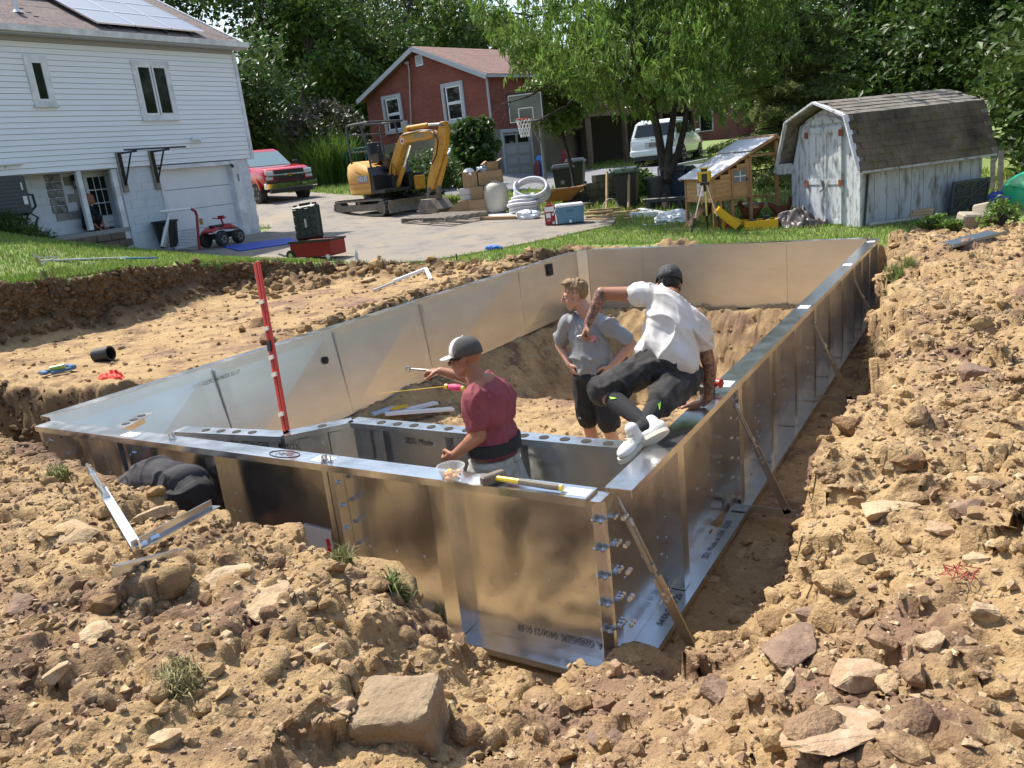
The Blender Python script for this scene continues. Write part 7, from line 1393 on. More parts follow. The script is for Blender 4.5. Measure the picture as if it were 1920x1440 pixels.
L_OL = leaf_mat('olive needles', (.16, .21, .065), (.22, .27, .09), .25, .3, .6)
L_FAR = leaf_mat('far leaves with haze', (.08, .115, .06), (.11, .15, .07), .3)  # distance haze put into the leaf colour
L_PUR = leaf_mat('smoky purple leaves', (.075, .06, .055), (.05, .07, .03), .25, .4)
# wood behind everything, left to right
spots_bg = [(-43, 33, 17, L_DK, 1), (-37, 40, 19, L_DK, 2), (-36, 46, 19, L_MD, 3), (-46, 46, 21, L_DK, 4), (-27, 48, 7, L_DK, 5), (-48, 54, 22, L_DK, 6), (-20, 60, 8, L_MD, 7), (-44, 60, 20, L_DK, 8), (-34.5, 34.5, 12, L_MD, 9)]
nm_ = ['tall dark tree behind the white house roof, leftmost of the wood', 'dark broad tree behind the red pickup truck', 'mid green tree rising left of the brick house', 'dark tree at the back of the wood behind the truck', 'low dark tree right behind the brick house gable', 'tallest dark tree at the back above the truck', 'low green tree behind the brick house roof ridge', 'dark tree deep in the wood above the smoke bush', 'smaller mid green tree between truck and brick house']
for (x, y, h, mt_, s), lb_ in zip(spots_bg, nm_):
    tree('broadleaf_tree', lb_, 'tree', (x, y, gz(min(x, 0), min(y, 48)) - .3), h, .38, 2, 15000, 2.1 if h > 13 else 1.5, .34, mt_, s, 'trees of the wood at the left', .85, .4, kids=(4, 5))
for k, (x, y, h, mt_) in enumerate(((-33, 72, 9, L_FAR), (-30, 92, 19, L_FAR), (-14, 90, 17, L_FAR), (-5, 84, 16, L_FAR), (4, 78, 15, L_FAR))):
    tree('far_tree', ['hazy far tree in the sky gap right of the brick roof', 'hazy far tree beyond the brick house chimney', 'hazy far tree behind the willow-like crown', 'hazy far tree behind the faded brick houses', 'hazy far tree behind the hemlock'][k], 'tree', (x, y, 3.2), h, .4, 2, 8000, 2.4, .5, mt_, 20 + k, 'hazy trees in the distance', .85, .35, kids=(4, 5))
rt = [(3.6, 23, 12, L_DK), (6.2, 20, 12, L_DK), (8.6, 24, 14, L_DK), (1.8, 29, 13, L_DK), (6, 31, 15, L_DK), (9.5, 18, 11, L_DK), (-1.2, 34, 13, L_MD), (11.5, 28, 14, L_DK), (3.2, 18.8, 7, L_DK), (-3.6, 31, 11, L_DK), (-7.5, 40, 12, L_MD)]
for k, (x, y, h, mt_) in enumerate(rt):
    tree('broadleaf_tree', ['dark leafy tree right above the shed roof', 'dark leafy tree at the right edge above the turtle pool', 'tall dark tree behind the right edge', 'dark tree behind the shed ridge', 'tall dark tree at the back right of the shed', 'low dark tree in the far right corner', 'mid green tree between hemlock and shed', 'dark tree furthest to the right behind', 'low dark thicket tree just behind the shed', 'dark tree directly behind the hemlock trunk', 'mid green tree between faded brick houses and hemlock'][k], 'tree', (x, y, gz(min(x, 6), y) - .2), h, .28, 2, 15000, 1.5, .24, mt_, 40 + k, 'dark trees behind the shed', .9, .3, kids=(4, 5))
c_ = PD(470, 300, 38); tree('broadleaf_tree', 'dense dark tree filling the gap between white house and truck roof', 'tree', (c_.x, c_.y, 2.3), 9, .22, 2, 9000, 1.5, .26, L_DK, 91, 'trees of the wood at the left', .9, .3, kids=(4, 5))
for k, (x, y, h) in enumerate(((-7, -13, 11), (-2, -16, 13), (3.5, -14, 12), (8, -12, 11), (-12, -10, 10))): tree('broadleaf_tree', ['broad dark tree left behind the photographer', 'tallest dark tree directly behind the photographer', 'dark tree right behind the photographer', 'dark tree farthest right behind the photographer', 'dark tree farthest left behind the photographer'][k], 'tree', (x, y, .8), h, .28, 2, 6000, 1.7, .4, L_DK, 110 + k, 'trees behind the photographer', .9, .25, kids=(4, 5))
# willow-like tree with three stems
q = base(1246, 392); wt = thing('willow_tree', 'large light green tree with drooping leaves and three dark stems before the suv', 'tree', q); rr = random.Random(77); m = MB(); tips = []
D_ = (q - Vector(CP)).dot(Vector(RM[:, 2])); QW = lambda px, py, k=1.0: PD(px, py, D_ * k) - q
stems = [([(1250, 398), (1247, 330), (1236, 260), (1222, 190), (1205, 110), (1195, 20), (1190, -60)], .115), ([(1252, 340), (1254, 280), (1262, 220), (1272, 130), (1290, 40), (1305, -40)], .1), ([(1254, 330), (1272, 285), (1284, 235), (1290, 170), (1318, 90), (1345, 10)], .09)]
for pts, r in stems:
    P3 = [QW(px, py, 1 + .02 * math.sin(i)) for i, (px, py) in enumerate(pts)]; n = len(P3); m.tube(P3, [r * (1.15 - .85 * i / (n - 1)) for i in range(n)], 10)
    for i in range(3, n):
        for _ in range(4):
            a = rr.uniform(0, 2 * PI); limb(m, P3[i], Vector((math.cos(a), math.sin(a), .45)), rr.uniform(1.3, 2.3), r * .4, 1, tips, rr, .7, .0, (3, 4), 5)
for (px, py, k) in ((1000, 30, .97), (1060, 60, .93), (1120, 40, .9), (960, 40, 1.0), (1040, 110, .95), (1100, 130, .9), (1180, 90, .85), (1010, 170, .97), (1060, 200, .96), (1250, 60, .9), (1330, 30, 1.02), (1160, 170, .9), (1260, 160, .92)):
    e = QW(px, py, k); s0 = QW(1215, 140 if py > 100 else 60); m.tube([s0, (s0 + e) / 2 + Vector((0, 0, .5)), e], [.05, .04, .02], 6); limb(m, e, (e - s0) + Vector((0, 0, -.2)), 1.0, .03, 1, tips, rr, .8, -.1, (4, 5), 4)
obj('trunk', m, BARK, wt, smooth=50)
cpt = crown_pts(tips, 2500, .9, 5, .8, .6); r_ = np.random.default_rng(8); allp = []
for c in cpt:                                           # hanging sprays
    n = int(r_.integers(14, 30)); L_ = r_.uniform(.35, 1.0); a = r_.uniform(0, 2 * PI); t = np.sort(r_.random(n)); out = .35 * np.sin(t * 1.6)
    allp.append(np.stack([c[0] + out * math.cos(a) + r_.normal(0, .05, n), c[1] + out * math.sin(a) + r_.normal(0, .05, n), c[2] - L_ * t ** 1.3 + r_.normal(0, .03, n)], -1))
allp = np.concatenate(allp); ux = allp @ RM[:, 0] / .0137; lim = np.interp(ux, [-350, -246, -150, -110, -60, 0, 60, 110, 170], [140, 178, 195, 205, 222, 236, 252, 215, 145]); keep = (ux > -318 + 35 * np.sin(allp[:, 2] * 2.1)) & (allp[:, 2] > (392 - lim) * .0137 - ux * .0137 * .105 + .3 * np.sin(allp[:, 0] * 2.3) + .25 * np.sin(allp[:, 1] * 3.1)); allp = allp[keep]; V, Fq = leaf_mesh(allp, .17, 9, 1.1, .26, .0); obj('crown', np_mesh('crown', V, Fq, False), L_LT, wt)
# hemlock right of it
q = base(1470, 345); hk = thing('hemlock_tree', 'feathery olive green hemlock behind the coop roof', 'tree', q); m = MB(); D_ = (q - Vector(CP)).dot(Vector(RM[:, 2])); QH = lambda px, py, k=1.0: PD(px, py, D_ * k) - q
t0, t1 = QH(1478, 350), QH(1450, -120); m.tube([t0, (t0 + t1) / 2, t1], [.2, .13, .04], 8); rr = random.Random(5); allp = []
for i in range(110):
    t = .08 + .92 * (i / 109); c = t0 + (t1 - t0) * t; a = rr.uniform(0, 2 * PI); L_ = 2.5 * (1 - .55 * t) * rr.uniform(.7, 1.15); e = c + Vector((math.cos(a) * L_, math.sin(a) * L_, -.25 * L_ + .25)); mid = (c + e) / 2 + Vector((0, 0, .18)); m.tube([c, mid, e], [.03, .02, .008], 5)
    n = 900; r2 = np.random.default_rng(i + 300); tt = r2.random(n) ** .7; side = r2.normal(0, 1, n) * .34 * (1.1 - tt); p = np.outer((1 - tt) ** 2, c) + np.outer(2 * tt * (1 - tt), mid) + np.outer(tt ** 2, e); dr = np.array([-math.sin(a), math.cos(a), 0]); p += side[:, None] * dr; p[:, 2] += -np.abs(side) * .45 + r2.normal(0, .04, n) - .1 * r2.random(n); allp.append(p)
obj('trunk', m, BARK, hk, smooth=50); V, Fq = leaf_mesh(np.concatenate(allp), .16, 3, .5, .24, .8); obj('crown', np_mesh('crown', V, Fq, False), L_OL, hk)
# small tree beside the basketball hoop
q = base(1083, 378); stt = thing('young_tree', 'slender young tree with light leaves beside the basketball backboard', 'tree', q); D_ = (q - Vector(CP)).dot(Vector(RM[:, 2])); QS = lambda px, py, k=1.0: PD(px, py, D_ * k) - q; m = MB(); m.tube([QS(1085, 382), QS(1070, 310), QS(1056, 255), QS(1045, 180), QS(1040, 100)], [.07, .06, .055, .04, .02], 8); rr = random.Random(3); tips = []
for (px, py) in ((1030, 230), (1060, 225), (1010, 205), (1050, 185), (1080, 200), (1020, 160), (1060, 140), (1085, 160), (1000, 180), (1035, 120), (1090, 110), (1015, 100)): e = QS(px, py, rr.uniform(.97, 1.03)); m.tube([QS(1052, py + 30), e], [.02, .008], 5); tips.append((e, 1))
obj('trunk', m, BARK, stt, smooth=50); V, Fq = leaf_mesh(crown_pts(tips, 6500, .55, 4, .8), .14, 12, .4, .55); obj('crown', np_mesh('crown', V, Fq, False), leaf_mat('young tree leaves', (.1, .17, .035), (.16, .23, .05), .4), stt)
# shrubs
def shrub(name, label, cat, c, rx, rz_, n, ls, mat, seed, asp=.55, lumps=9, flowers=None):
    r = np.random.default_rng(seed); root = thing(name, label, cat, c); tips = []
    for k in range(lumps): a = r.uniform(0, 2 * PI); d = r.random() ** .5 * rx * .75; tips.append((Vector((d * math.cos(a), d * math.sin(a), rz_ * r.uniform(.3, 1.5) * (1 - .3 * d / rx))), 1))
    m = MB()
    for t, _ in tips: m.tube([Vector((0, 0, 0)), t * .5 + Vector((0, 0, .1)), t], [.04, .025, .01], 5)
    obj('stem', m, BARK, root); V, Fq = leaf_mesh(crown_pts(tips, n, rx * .5, seed, .9), ls, seed, .2, asp); V[:, 2] = np.maximum(V[:, 2], .0); cr = obj('foliage', np_mesh('foliage', V, Fq, False), mat, root)
    if flowers: V, Fq = leaf_mesh(crown_pts(tips, flowers, rx * .55, seed + 1, .9), ls * .9, seed + 1, 0, .9); obj('blossom', np_mesh('blossom', V, Fq, False), M_('white blossom', (.6, .6, .55), .6), cr)
    return root
shrub('smoke_bush', 'dusky purple smoke bush behind the red pickup truck', 'shrub', (-25.5, 25.5, 2.1), 2.3, 2.6, 9000, .22, L_PUR, 1, .6, 14)
shrub('laurel_shrub', 'dark green shrub with pale blossom behind the excavator boom', 'shrub', base(792, 368), 1.35, 1.15, 9000, .13, L_DK, 2, .5, 14, 150)
shrub('climbing_vine', 'leafy vine climbing the corner of the brick house', 'vine', base(893, 342), 1.1, 2.0, 6500, .2, L_DK, 3, .6, 12); shrub('leafy_plant', 'light green leafy plant on the stone wall below the vine', 'plant', base(880, 340) + Vector((0, .2, .7)), .7, .5, 1800, .2, L_MD, 4)
shrub('juniper_bush', 'dark needle bush in front of the air conditioner at the left edge', 'shrub', Vector((-15.9, 5.9, 1.95)), .75, .6, 6000, .14, L_DK, 5, .18, 9)
shrub('undergrowth_bush', 'low green bush on the bank between truck and railing', 'shrub', base(650, 345), 1.6, .6, 5000, .2, L_MD, 6); shrub('undergrowth_bush', 'low dark bush behind the shed right end', 'shrub', Vector((3.2, 16.5, .9)), 1.2, .9, 5000, .16, L_DK, 7); shrub('dooryard_bush', 'low leafy bush under the tree between the stakes', 'shrub', base(1190, 372), .8, .5, 2500, .13, L_MD, 8)
for k, (px, py, r_, lb_) in enumerate(((1745, 424, .2, 'small bright weed in the dirt left of the stone blocks'), (1872, 422, .32, 'leafy weed patch in the dirt right of the stone blocks'), (1790, 428, .16, 'tiny weed just left of the pale stone block'))): q = P(px, py, .9); shrub('weed', lb_, 'weed', Vector((q.x, q.y, ground_at(q.x, q.y))), r_, r_ * .9, 380, .075, L_LT, 60 + k)
# ornamental grass clumps behind the truck
OG = M_('tall ornamental grass', (.075, .15, .022), .5, col2=(.11, .19, .032), nsc=1, trans=.4, island=.3)
for k, (px, py, hh, rad, lb_) in enumerate(((600, 352, 2.6, 1.4, 'tall bright ornamental grass clump behind the pickup truck'), (570, 350, 1.9, 1.0, 'shorter ornamental grass clump beside the truck bonnet'), (628, 352, 1.9, 1.1, 'ornamental grass clump next to the green railing'))):
    q = base(px, py); r2 = np.random.default_rng(k); n = 2600; a = r2.uniform(0, 2 * PI, n); d = r2.random(n) ** .5 * rad; tag(grass('ornamental_grass', np.stack([q.x + d * np.cos(a), q.y + d * np.sin(a), q.z + 0 * d], -1), hh, OG, .75, .018, 30 + k, None), lb_, 'ornamental grass')
    bpy.data.objects['ornamental_grass' if k == 0 else 'ornamental_grass.%03d' % k].pop('kind', None)
# tufts of turf lying in the dug earth
TUFT = M_('dry turf blades', (.4, .34, .18), .7, col2=(.22, .22, .08), nsc=6, trans=.3, island=.35)
for k, (px, py, r_, n, hh, lb_, mt_) in enumerate(((335, 1265, .09, 300, .06, 'straw coloured turf tuft lying on the near dirt slope', TUFT), (835, 1165, .09, 380, .12, 'green grass tuft hanging at the trench edge of the near wall', STRAW), (745, 1115, .06, 200, .1, 'small grass tuft on the crest left of the hanging tuft', STRAW), (640, 1060, .06, 160, .1, 'small grass tuft on the crest below the label pouch', STRAW), (1672, 520, .25, 900, .14, 'green turf clump beside the far end of the right wall', STRAW), (110, 900, .08, 160, .1, 'thin grass tuft on the far left crest', STRAW), (1650, 690, .1, 260, .2, 'rooty grass tuft hanging over the right trench edge', TUFT))):
    q = hitg(px, py, .8); r2 = np.random.default_rng(70 + k); a = r2.uniform(0, 2 * PI, n); d = r2.random(n) ** .5 * r_; X, Y = q.x + d * np.cos(a), q.y + d * np.sin(a); o = grass('grass_tuft', np.stack([X, Y, ground_np(X, Y)], -1), hh, mt_, 1.3, .0035, 80 + k, None); o.pop('kind', None); tag(o, lb_, 'grass tuft')
# ---------------------------------------------------------------- people
def cap_(m, a, ra, b, rb, n=12):
    a = Vector(a); b = Vector(b); d = b - a; L = d.length
    if L < 1e-5: d = Vector((0, 0, 1)); L = 1e-5
    d = d / L; x = d.orthogonal().normalized(); y = d.cross(x); rings = []
    for k in range(4): t = PI / 2 * (1 - k / 3.0); rings.append((a - d * ra * math.sin(t), max(ra * math.cos(t), .0004)))
    for k in range(4): t = PI / 2 * k / 3.0; rings.append((b + d * rb * math.sin(t), max(rb * math.cos(t), .0004)))
    m.loft([[c + (x * math.cos(2 * PI * j / n) + y * math.sin(2 * PI * j / n)) * r for j in range(n)] for c, r in rings])
def ell(m, c, ax):
    c = Vector(c); ax = [Vector(v) for v in ax]; n = 16; k = 10; rings = []
    for i in range(k + 1):
        t = PI * i / k; rings.append([c - ax[2] * math.cos(t) + (ax[0] * math.cos(2 * PI * j / n) + ax[1] * math.sin(2 * PI * j / n)) * max(math.sin(t), .004) for j in range(n)])
    m.loft(rings)
def chain(m, pts):
    for (a, ra), (b, rb) in zip(pts[:-1], pts[1:]): cap_(m, a, ra, b, rb)
def organic(name, mb, voxel, mat, parent, smooth=4, wrinkle=0.0, wsc=(9, 9, 9), seed=0, factor=.5, cut=None):
    me = bpy.data.meshes.new(name); me.from_pydata(mb.v, [], mb.f); bm = bmesh.new(); bm.from_mesh(me); bmesh.ops.recalc_face_normals(bm, faces=bm.faces); bm.to_mesh(me); bm.free()
    o = bpy.data.objects.new(name, me); COL.objects.link(o); md = o.modifiers.new('r', 'REMESH'); md.mode = 'VOXEL'; md.voxel_size = voxel; md.use_smooth_shade = True
    sm = o.modifiers.new('s', 'SMOOTH'); sm.factor = factor; sm.iterations = smooth
    dg = bpy.context.evaluated_depsgraph_get(); me2 = bpy.data.meshes.new_from_object(o.evaluated_get(dg)); bpy.data.objects.remove(o); bpy.data.meshes.remove(me); me2.name = name
    if wrinkle:
        n = len(me2.vertices); v = np.zeros(n * 3); me2.vertices.foreach_get('co', v); nn = np.zeros(n * 3); me2.vertices.foreach_get('normal', nn); v = v.reshape(-1, 3); nn = nn.reshape(-1, 3)
        dx = .5 * vnoise(v[:, 0] * 5, v[:, 1] * 5, v[:, 2] * 5, seed + 9); a_ = (1 - np.abs(vnoise(v[:, 0] * wsc[0] * .8 + dx, v[:, 1] * wsc[1] * .8, v[:, 2] * wsc[2] * 1.2 + dx, seed))) ** 4; b_ = (1 - np.abs(vnoise(v[:, 0] * wsc[0] * 1.1 + v[:, 2] * 7, v[:, 1] * wsc[1] * 1.1 + dx, v[:, 2] * 4, seed + 3))) ** 5; w = 1.5 * a_ + 1.1 * b_ - .7; v += nn * (w * wrinkle)[:, None]; me2.vertices.foreach_set('co', v.ravel())
    me2.materials.clear(); me2.materials.append(mat); me2.polygons.foreach_set('use_smooth', [True] * len(me2.polygons)); me2.update()
    o = bpy.data.objects.new(name, me2); COL.objects.link(o); o.parent = parent; return o
def head(m, c, f, u, neck):
    c = Vector(c); f = Vector(f).normalized(); u = Vector(u); u = (u - f * u.dot(f)).normalized(); r = f.cross(u)
    ell(m, c + u * .035 - f * .014, (r * .075, f * .097, u * .088)); ell(m, c + f * .03 - u * .035, (r * .06, f * .062, u * .088)); ell(m, c + f * .062 - u * .097, (r * .034, f * .03, u * .026))
    for s in (-1, 1): cap_(m, c + r * s * .05 - u * .055 + f * .0, .024, c + f * .055 + r * s * .022 - u * .095, .022); ell(m, c + r * s * .077 - u * .012 - f * .008, (r * .011, f * .02, u * .032)); cap_(m, c + f * .088 + u * .02, .012, c + f * .07 + r * s * .045 + u * .016, .011); ell(m, c + f * .066 + r * s * .04 - u * .035, (r * .02, f * .018, u * .02))
    cap_(m, c + f * .098 + u * .008, .009, c + f * .12 - u * .03, .0125); cap_(m, c + f * .098 - u * .034, .015, c + f * .104 - u * .036, .012)
    cap_(m, c + f * .088 - u * .062 - r * .014, .009, c + f * .088 - u * .062 + r * .014, .009); cap_(m, c + f * .084 - u * .074 - r * .012, .01, c + f * .084 - u * .074 + r * .012, .01)
    cap_(m, c - u * .06 - f * .022, .056, neck, .06); return c, f, u, r
def eyes(parent, H):
    c, f, u, r = H
    for s in (-1, 1):
        m = MB(); m.sphere(c + f * .0815 + r * s * .031 - u * .004, .0115, 10, 8); e = obj('eye', m, plain('eye white', (.42, .38, .35), .5), parent, smooth=60); m = MB(); m.sphere(c + f * .0915 + r * s * .033 - u * .004, .006, 8, 6); obj('iris', m, plain('dark iris', (.03, .025, .02), .2), e)
def hand(m, w, fd, nrm, th, curl=.4, s=1.0):
    w = Vector(w); fd = Vector(fd).normalized(); n = Vector(nrm); n = (n - fd * n.dot(fd)).normalized(); sd = Vector(th); sd = (sd - fd * sd.dot(fd) - n * sd.dot(n)).normalized()
    for i in range(4): cap_(m, w + sd * (.016 - .011 * i) * s, .015 * s, w + fd * (.088 - .006 * abs(i - 1)) * s + sd * (.031 - .021 * i) * s, .0115 * s)
    for i, L in enumerate((.074, .084, .078, .06)):
        p = w + fd * (.09 - .006 * abs(i - 1)) * s + sd * (.031 - .021 * i) * s; a = 0
        for k, q in enumerate((.45, .32, .23)): a += curl * (1.15, 1.5, .9)[k]; d = fd * math.cos(a) + n * math.sin(a) + sd * .03 * (1.5 - i); e = p + d.normalized() * L * q * s; cap_(m, p, (.0105 - .001 * k) * s, e, (.0095 - .001 * k) * s, 8); p = e
    p = w + fd * .022 * s + sd * .024 * s
    for k, (L, ca, cs) in enumerate(((.045, .65, .75), (.034, .9, .35 - .4 * curl), (.026, .95, .1 - .6 * curl))): d = (fd * ca + sd * cs + n * (.25 + .4 * curl)).normalized(); e = p + d * L * s; cap_(m, p, (.0145 - .002 * k) * s, e, (.0125 - .002 * k) * s, 8); p = e
def skin(name, c1, c2): 
    return M_(name, c1, .5, col2=c2, nsc=7, spec=.4, bump=.12, bsc=90)
def tattoo(me_obj, segs, m):
    me = me_obj.data; n = len(me.vertices); v = np.zeros(n * 3); me.vertices.foreach_get('co', v); v = v.reshape(-1, 3); msk = np.zeros(n)
    for a, b, r in segs:
        a = np.array(a); b = np.array(b); d = b - a; t = np.clip(((v - a) @ d) / (d @ d), 0, 1); dist = np.linalg.norm(v - a - t[:, None] * d, axis=1); msk = np.maximum(msk, (dist < r).astype(float))
    at = me.attributes.new('ink', 'FLOAT', 'POINT'); at.data.foreach_set('value', msk)
    nt = m.node_tree; N = nt.nodes; L = nt.links; b = N['Principled BSDF']; src = b.inputs['Base Color'].links[0].from_socket; an = N.new('ShaderNodeAttribute'); an.attribute_name = 'ink'; t = N.new('ShaderNodeTexNoise'); t.inputs['Scale'].default_value = 26; t.inputs['Detail'].default_value = 3; t.inputs['Distortion'].default_value = 2.5
    tc = N.new('ShaderNodeTexCoord'); L.new(tc.outputs['Object'], t.inputs['Vector']); r = N.new('ShaderNodeMapRange'); r.inputs[1].default_value = .42; r.inputs[2].default_value = .56; L.new(t.outputs['Fac'], r.inputs[0]); mu = N.new('ShaderNodeMath'); mu.operation = 'MULTIPLY'; L.new(r.outputs[0], mu.inputs[0]); L.new(an.outputs['Fac'], mu.inputs[1]); m2 = N.new('ShaderNodeMath'); m2.operation = 'MULTIPLY'; m2.inputs[1].default_value = .8; L.new(mu.outputs[0], m2.inputs[0])
    x = N.new('ShaderNodeMix'); x.data_type = 'RGBA'; L.new(m2.outputs[0], x.inputs[0]); L.new(src, x.inputs[6]); x.inputs[7].default_value = (.035, .035, .04, 1); L.new(x.outputs[2], b.inputs['Base Color'])
def V3(*a): return Vector(a)
def shoe(parent, heel, toe, up, mat, sole, name='shoe'):
    heel = Vector(heel); toe = Vector(toe); d = (toe - heel); L = d.length; d.normalize(); up = Vector(up); up = (up - d * up.dot(d)).normalized(); s = d.cross(up); m = MB()
    ell(m, heel + d * L * .2 + up * .05, (d * L * .24, s * .04, up * .052)); ell(m, heel + d * L * .62 + up * .035, (d * L * .38, s * .048, up * .036)); cap_(m, heel + d * .05 + up * .06, .042, heel + d * .06 + up * .11, .043); sh_ = organic(name, m, .006, mat, parent, 4)
    m = MB(); rings = []
    for w in (-.012, .016): rings.append([heel + d * (L * (.5 + .53 * math.cos(t))) + s * (.05 * math.sin(t) * (1 if math.cos(t) > 0 else .85)) + up * w for t in np.linspace(0, 2 * PI, 20, endpoint=False)])
    m.loft(rings); obj('sole', m, sole, sh_, smooth=40); m = MB()
    for k in range(4): p = heel + d * L * (.38 + .08 * k) + up * (.083 - .008 * k); cap_(m, p - s * .025, .004, p + s * .025, .004, 6)
    obj('lace', m, sole, sh_); return sh_
# --- man in the red shirt and trucker cap, standing in the step enclosure
pr_ = thing('person', 'man in a faded red shirt and grey white cap pointing a wrench to the left', 'person', (-.95, .38, 0)); O = Vector((-.95, .38, 0)); w = lambda x, y, z: Vector((x, y, z)) - O
SK1 = skin('tanned skin', (.36, .16, .09), (.29, .12, .065))
B = MB(); H1 = head(B, w(-1.045, .38, 1.655), (-.93, -.22, -.1), (-.12, 0, 1), w(-.965, .375, 1.5))
shN, elN, wrN = w(-.9, .215, 1.45), w(-.875, .17, 1.235), w(-1.055, .16, 1.1); shF, elF, wrF = w(-1.0, .54, 1.44), w(-1.2, .62, 1.44), w(-1.395, .57, 1.5)
ell(B, w(-.92, .38, 1.3), (V3(.11, 0, 0), V3(0, .18, 0), V3(.0, 0, .26))); ell(B, w(-.92, .38, 1.02), (V3(.12, 0, 0), V3(0, .165, 0), V3(0, 0, .17)))
chain(B, [(shN, .062), (elN, .047), (wrN, .031)]); chain(B, [(shF, .058), (elF, .045), (wrF, .03)]); cap_(B, elN, .05, elN * .6 + wrN * .4, .044)
hand(B, wrN, wrN - elN, (.3, .6, .5), (-.3, 0, 1), .95, 1.05); hand(B, wrF, (-1, -.1, .02), (0, 0, -1), (.2, -1, 0), .75, 1.0)
hpN, knN, anN = w(-.95, .3, .95), w(-1.04, .27, .52), w(-1.0, .26, .09); hpF, knF, anF = w(-.89, .46, .95), w(-.78, .47, .53), w(-.62, .5, .12)
chain(B, [(hpN, .09), (knN, .062), (anN, .045)]); chain(B, [(hpF, .09), (knF, .062), (anF, .045)])
organic('body', B, .0062, SK1, pr_); eyes(pr_, H1)
SHR = M_('faded red cotton', (.27, .06, .075), .9, col2=(.21, .045, .055), nsc=6, bump=.2, bsc=200)
m = MB(); ell(m, w(-.905, .38, 1.33), (V3(.135, 0, 0), V3(0, .205, 0), V3(.02, 0, .2))); ell(m, w(-.915, .38, 1.14), (V3(.145, 0, 0), V3(0, .19, 0), V3(0, 0, .17))); cap_(m, w(-.93, .3, 1.45), .075, w(-.95, .47, 1.45), .075); cap_(m, shN, .082, shN * .35 + elN * .65, .07); cap_(m, shF, .076, shF * .4 + elF * .6, .064); cap_(m, w(-.915, .38, 1.05), .13, w(-.915, .38, 1.03), .13)
organic('shirt', m, .008, SHR, pr_, 6, .011, (12, 12, 5.5), 3)
m = MB(); rg = [[w(-.915 + (.163 * math.cos(t)), .38 + .203 * math.sin(t), z) for t in np.linspace(0, 2 * PI, 28, endpoint=False)] for z in (1.075, 1.15)]; m.loft(rg); obj('back_belt', m, M_('black elastic belt', (.02, .02, .022), .8), pr_, smooth=50)
JN = M_('pale dusty denim', (.48, .47, .43), .9, col2=(.36, .35, .31), nsc=7, col3=(.25, .22, .17), nsc3=9, bump=.25, bsc=220)
m = MB(); ell(m, w(-.915, .38, .96), (V3(.135, 0, 0), V3(0, .178, 0), V3(0, 0, .13))); chain(m, [(hpN, .105), (knN, .08), (anN, .07)]); chain(m, [(hpF, .105), (knF, .08), (anF, .07)]); jn_ = organic('jeans', m, .008, JN, pr_, 4, .014, (8, 8, 11), 9)
m = MB(); rg = [[w(-.915 + .142 * math.cos(t), .38 + .184 * math.sin(t), z) for t in np.linspace(0, 2 * PI, 28, endpoint=False)] for z in (1.0, 1.035)]; m.loft(rg); obj('waistband', m, JN, jn_, smooth=50)
for a_, n_ in ((anN, 1), (anF, 2)): shoe(pr_, (a_.x + .08, a_.y, .015), (a_.x - .2, a_.y, .015), (0, 0, 1), M_('worn brown boot', (.12, .08, .05), .8), RUBBER)
c, f, u, r = H1; CAPG = M_('grey mesh cap', (.085, .078, .075), .85, bump=.5, bsc=400); m = MB()
T = Matrix.Translation(c + u * .03 - f * .008) @ Matrix((( r.x, f.x, u.x), (r.y, f.y, u.y), (r.z, f.z, u.z))).to_4x4()
def capshell(par, T, k, mat_back, mat_front):
    for nm, a0, a1, mt_ in (('cap_back', PI * .83, PI * 2.17, mat_back), ('cap_front', PI * .17, PI * .83, mat_front)):
        m = MB(); m.T = T; rings = []
        for i in range(8): t = i / 7 * PI / 2 * .97; rr_ = math.cos(t) ** .7; rings.append([V3(.086 * k * rr_ * math.cos(a), .108 * k * rr_ * math.sin(a), -.012 + .112 * k * math.sin(t) ** .9) for a in np.linspace(a0, a1, 16)])
        m.loft(rings, cap=False, closed=False); o = obj(nm, m, mt_, par, smooth=60); md = o.modifiers.new('t', 'SOLIDIFY'); md.thickness = .003
    m = MB(); m.T = T; m.sphere((0, 0, .1 * k), .008, 8, 5); obj('cap_button', m, mat_front, par)
capshell(pr_, T, 1.0, CAPG, M_('white cap front', (.7, .69, .66), .8)); m = MB(); m.T = T
rows = []
for j in range(8): a = PI * (.2 + .6 * j / 7); rows.append([V3(.086 * math.cos(a), .108 * math.sin(a), -.005), V3(.094 * math.cos(a), .108 * math.sin(a) + .035 * math.sin(a), -.008 - .006 * abs(math.cos(a))), V3(.08 * math.cos(a), .105 * math.sin(a) + .075 * math.sin(a) ** 1.5, -.016 - .02 * abs(math.cos(a)))])
m.loft(rows, cap=False, closed=False); o = obj('cap_brim', m, M_('white cap front', (.7, .69, .66), .8), pr_, smooth=60); o.modifiers.new('t', 'SOLIDIFY').thickness = .004
m = MB()
for s in (-1, 1): ell(m, c + f * .094 + r * s * .034 + u * .0, (r * .028, f * .008, u * .02)); m.beam(c + f * .088 + r * s * .058 + u * .008, c + r * s * .082 + u * .006 - f * .01, .006, .012, u)
obj('sunglasses', m, M_('black glasses', (.01, .01, .012), .08), pr_, smooth=50)
wr = tag(obj('wrench', MB().tube([w(-1.42, .57, 1.5) + O, w(-1.62, .535, 1.515) + O], .007, 8), M_('wrench chrome', (.6, .55, .48), .25, 1.0)), 'slim chrome wrench held out in the red shirted man\'s hand', 'wrench'); m = MB(); p = V3(-1.63, .533, 1.516); m.tube([p + V3(.016 * math.cos(t), 0, .016 * math.sin(t)) for t in np.linspace(0, 2 * PI, 12, endpoint=False)], .007, 6, closed=True); obj('ring_end', m, M_('wrench chrome', (.6, .55, .48), .25, 1.0), wr)
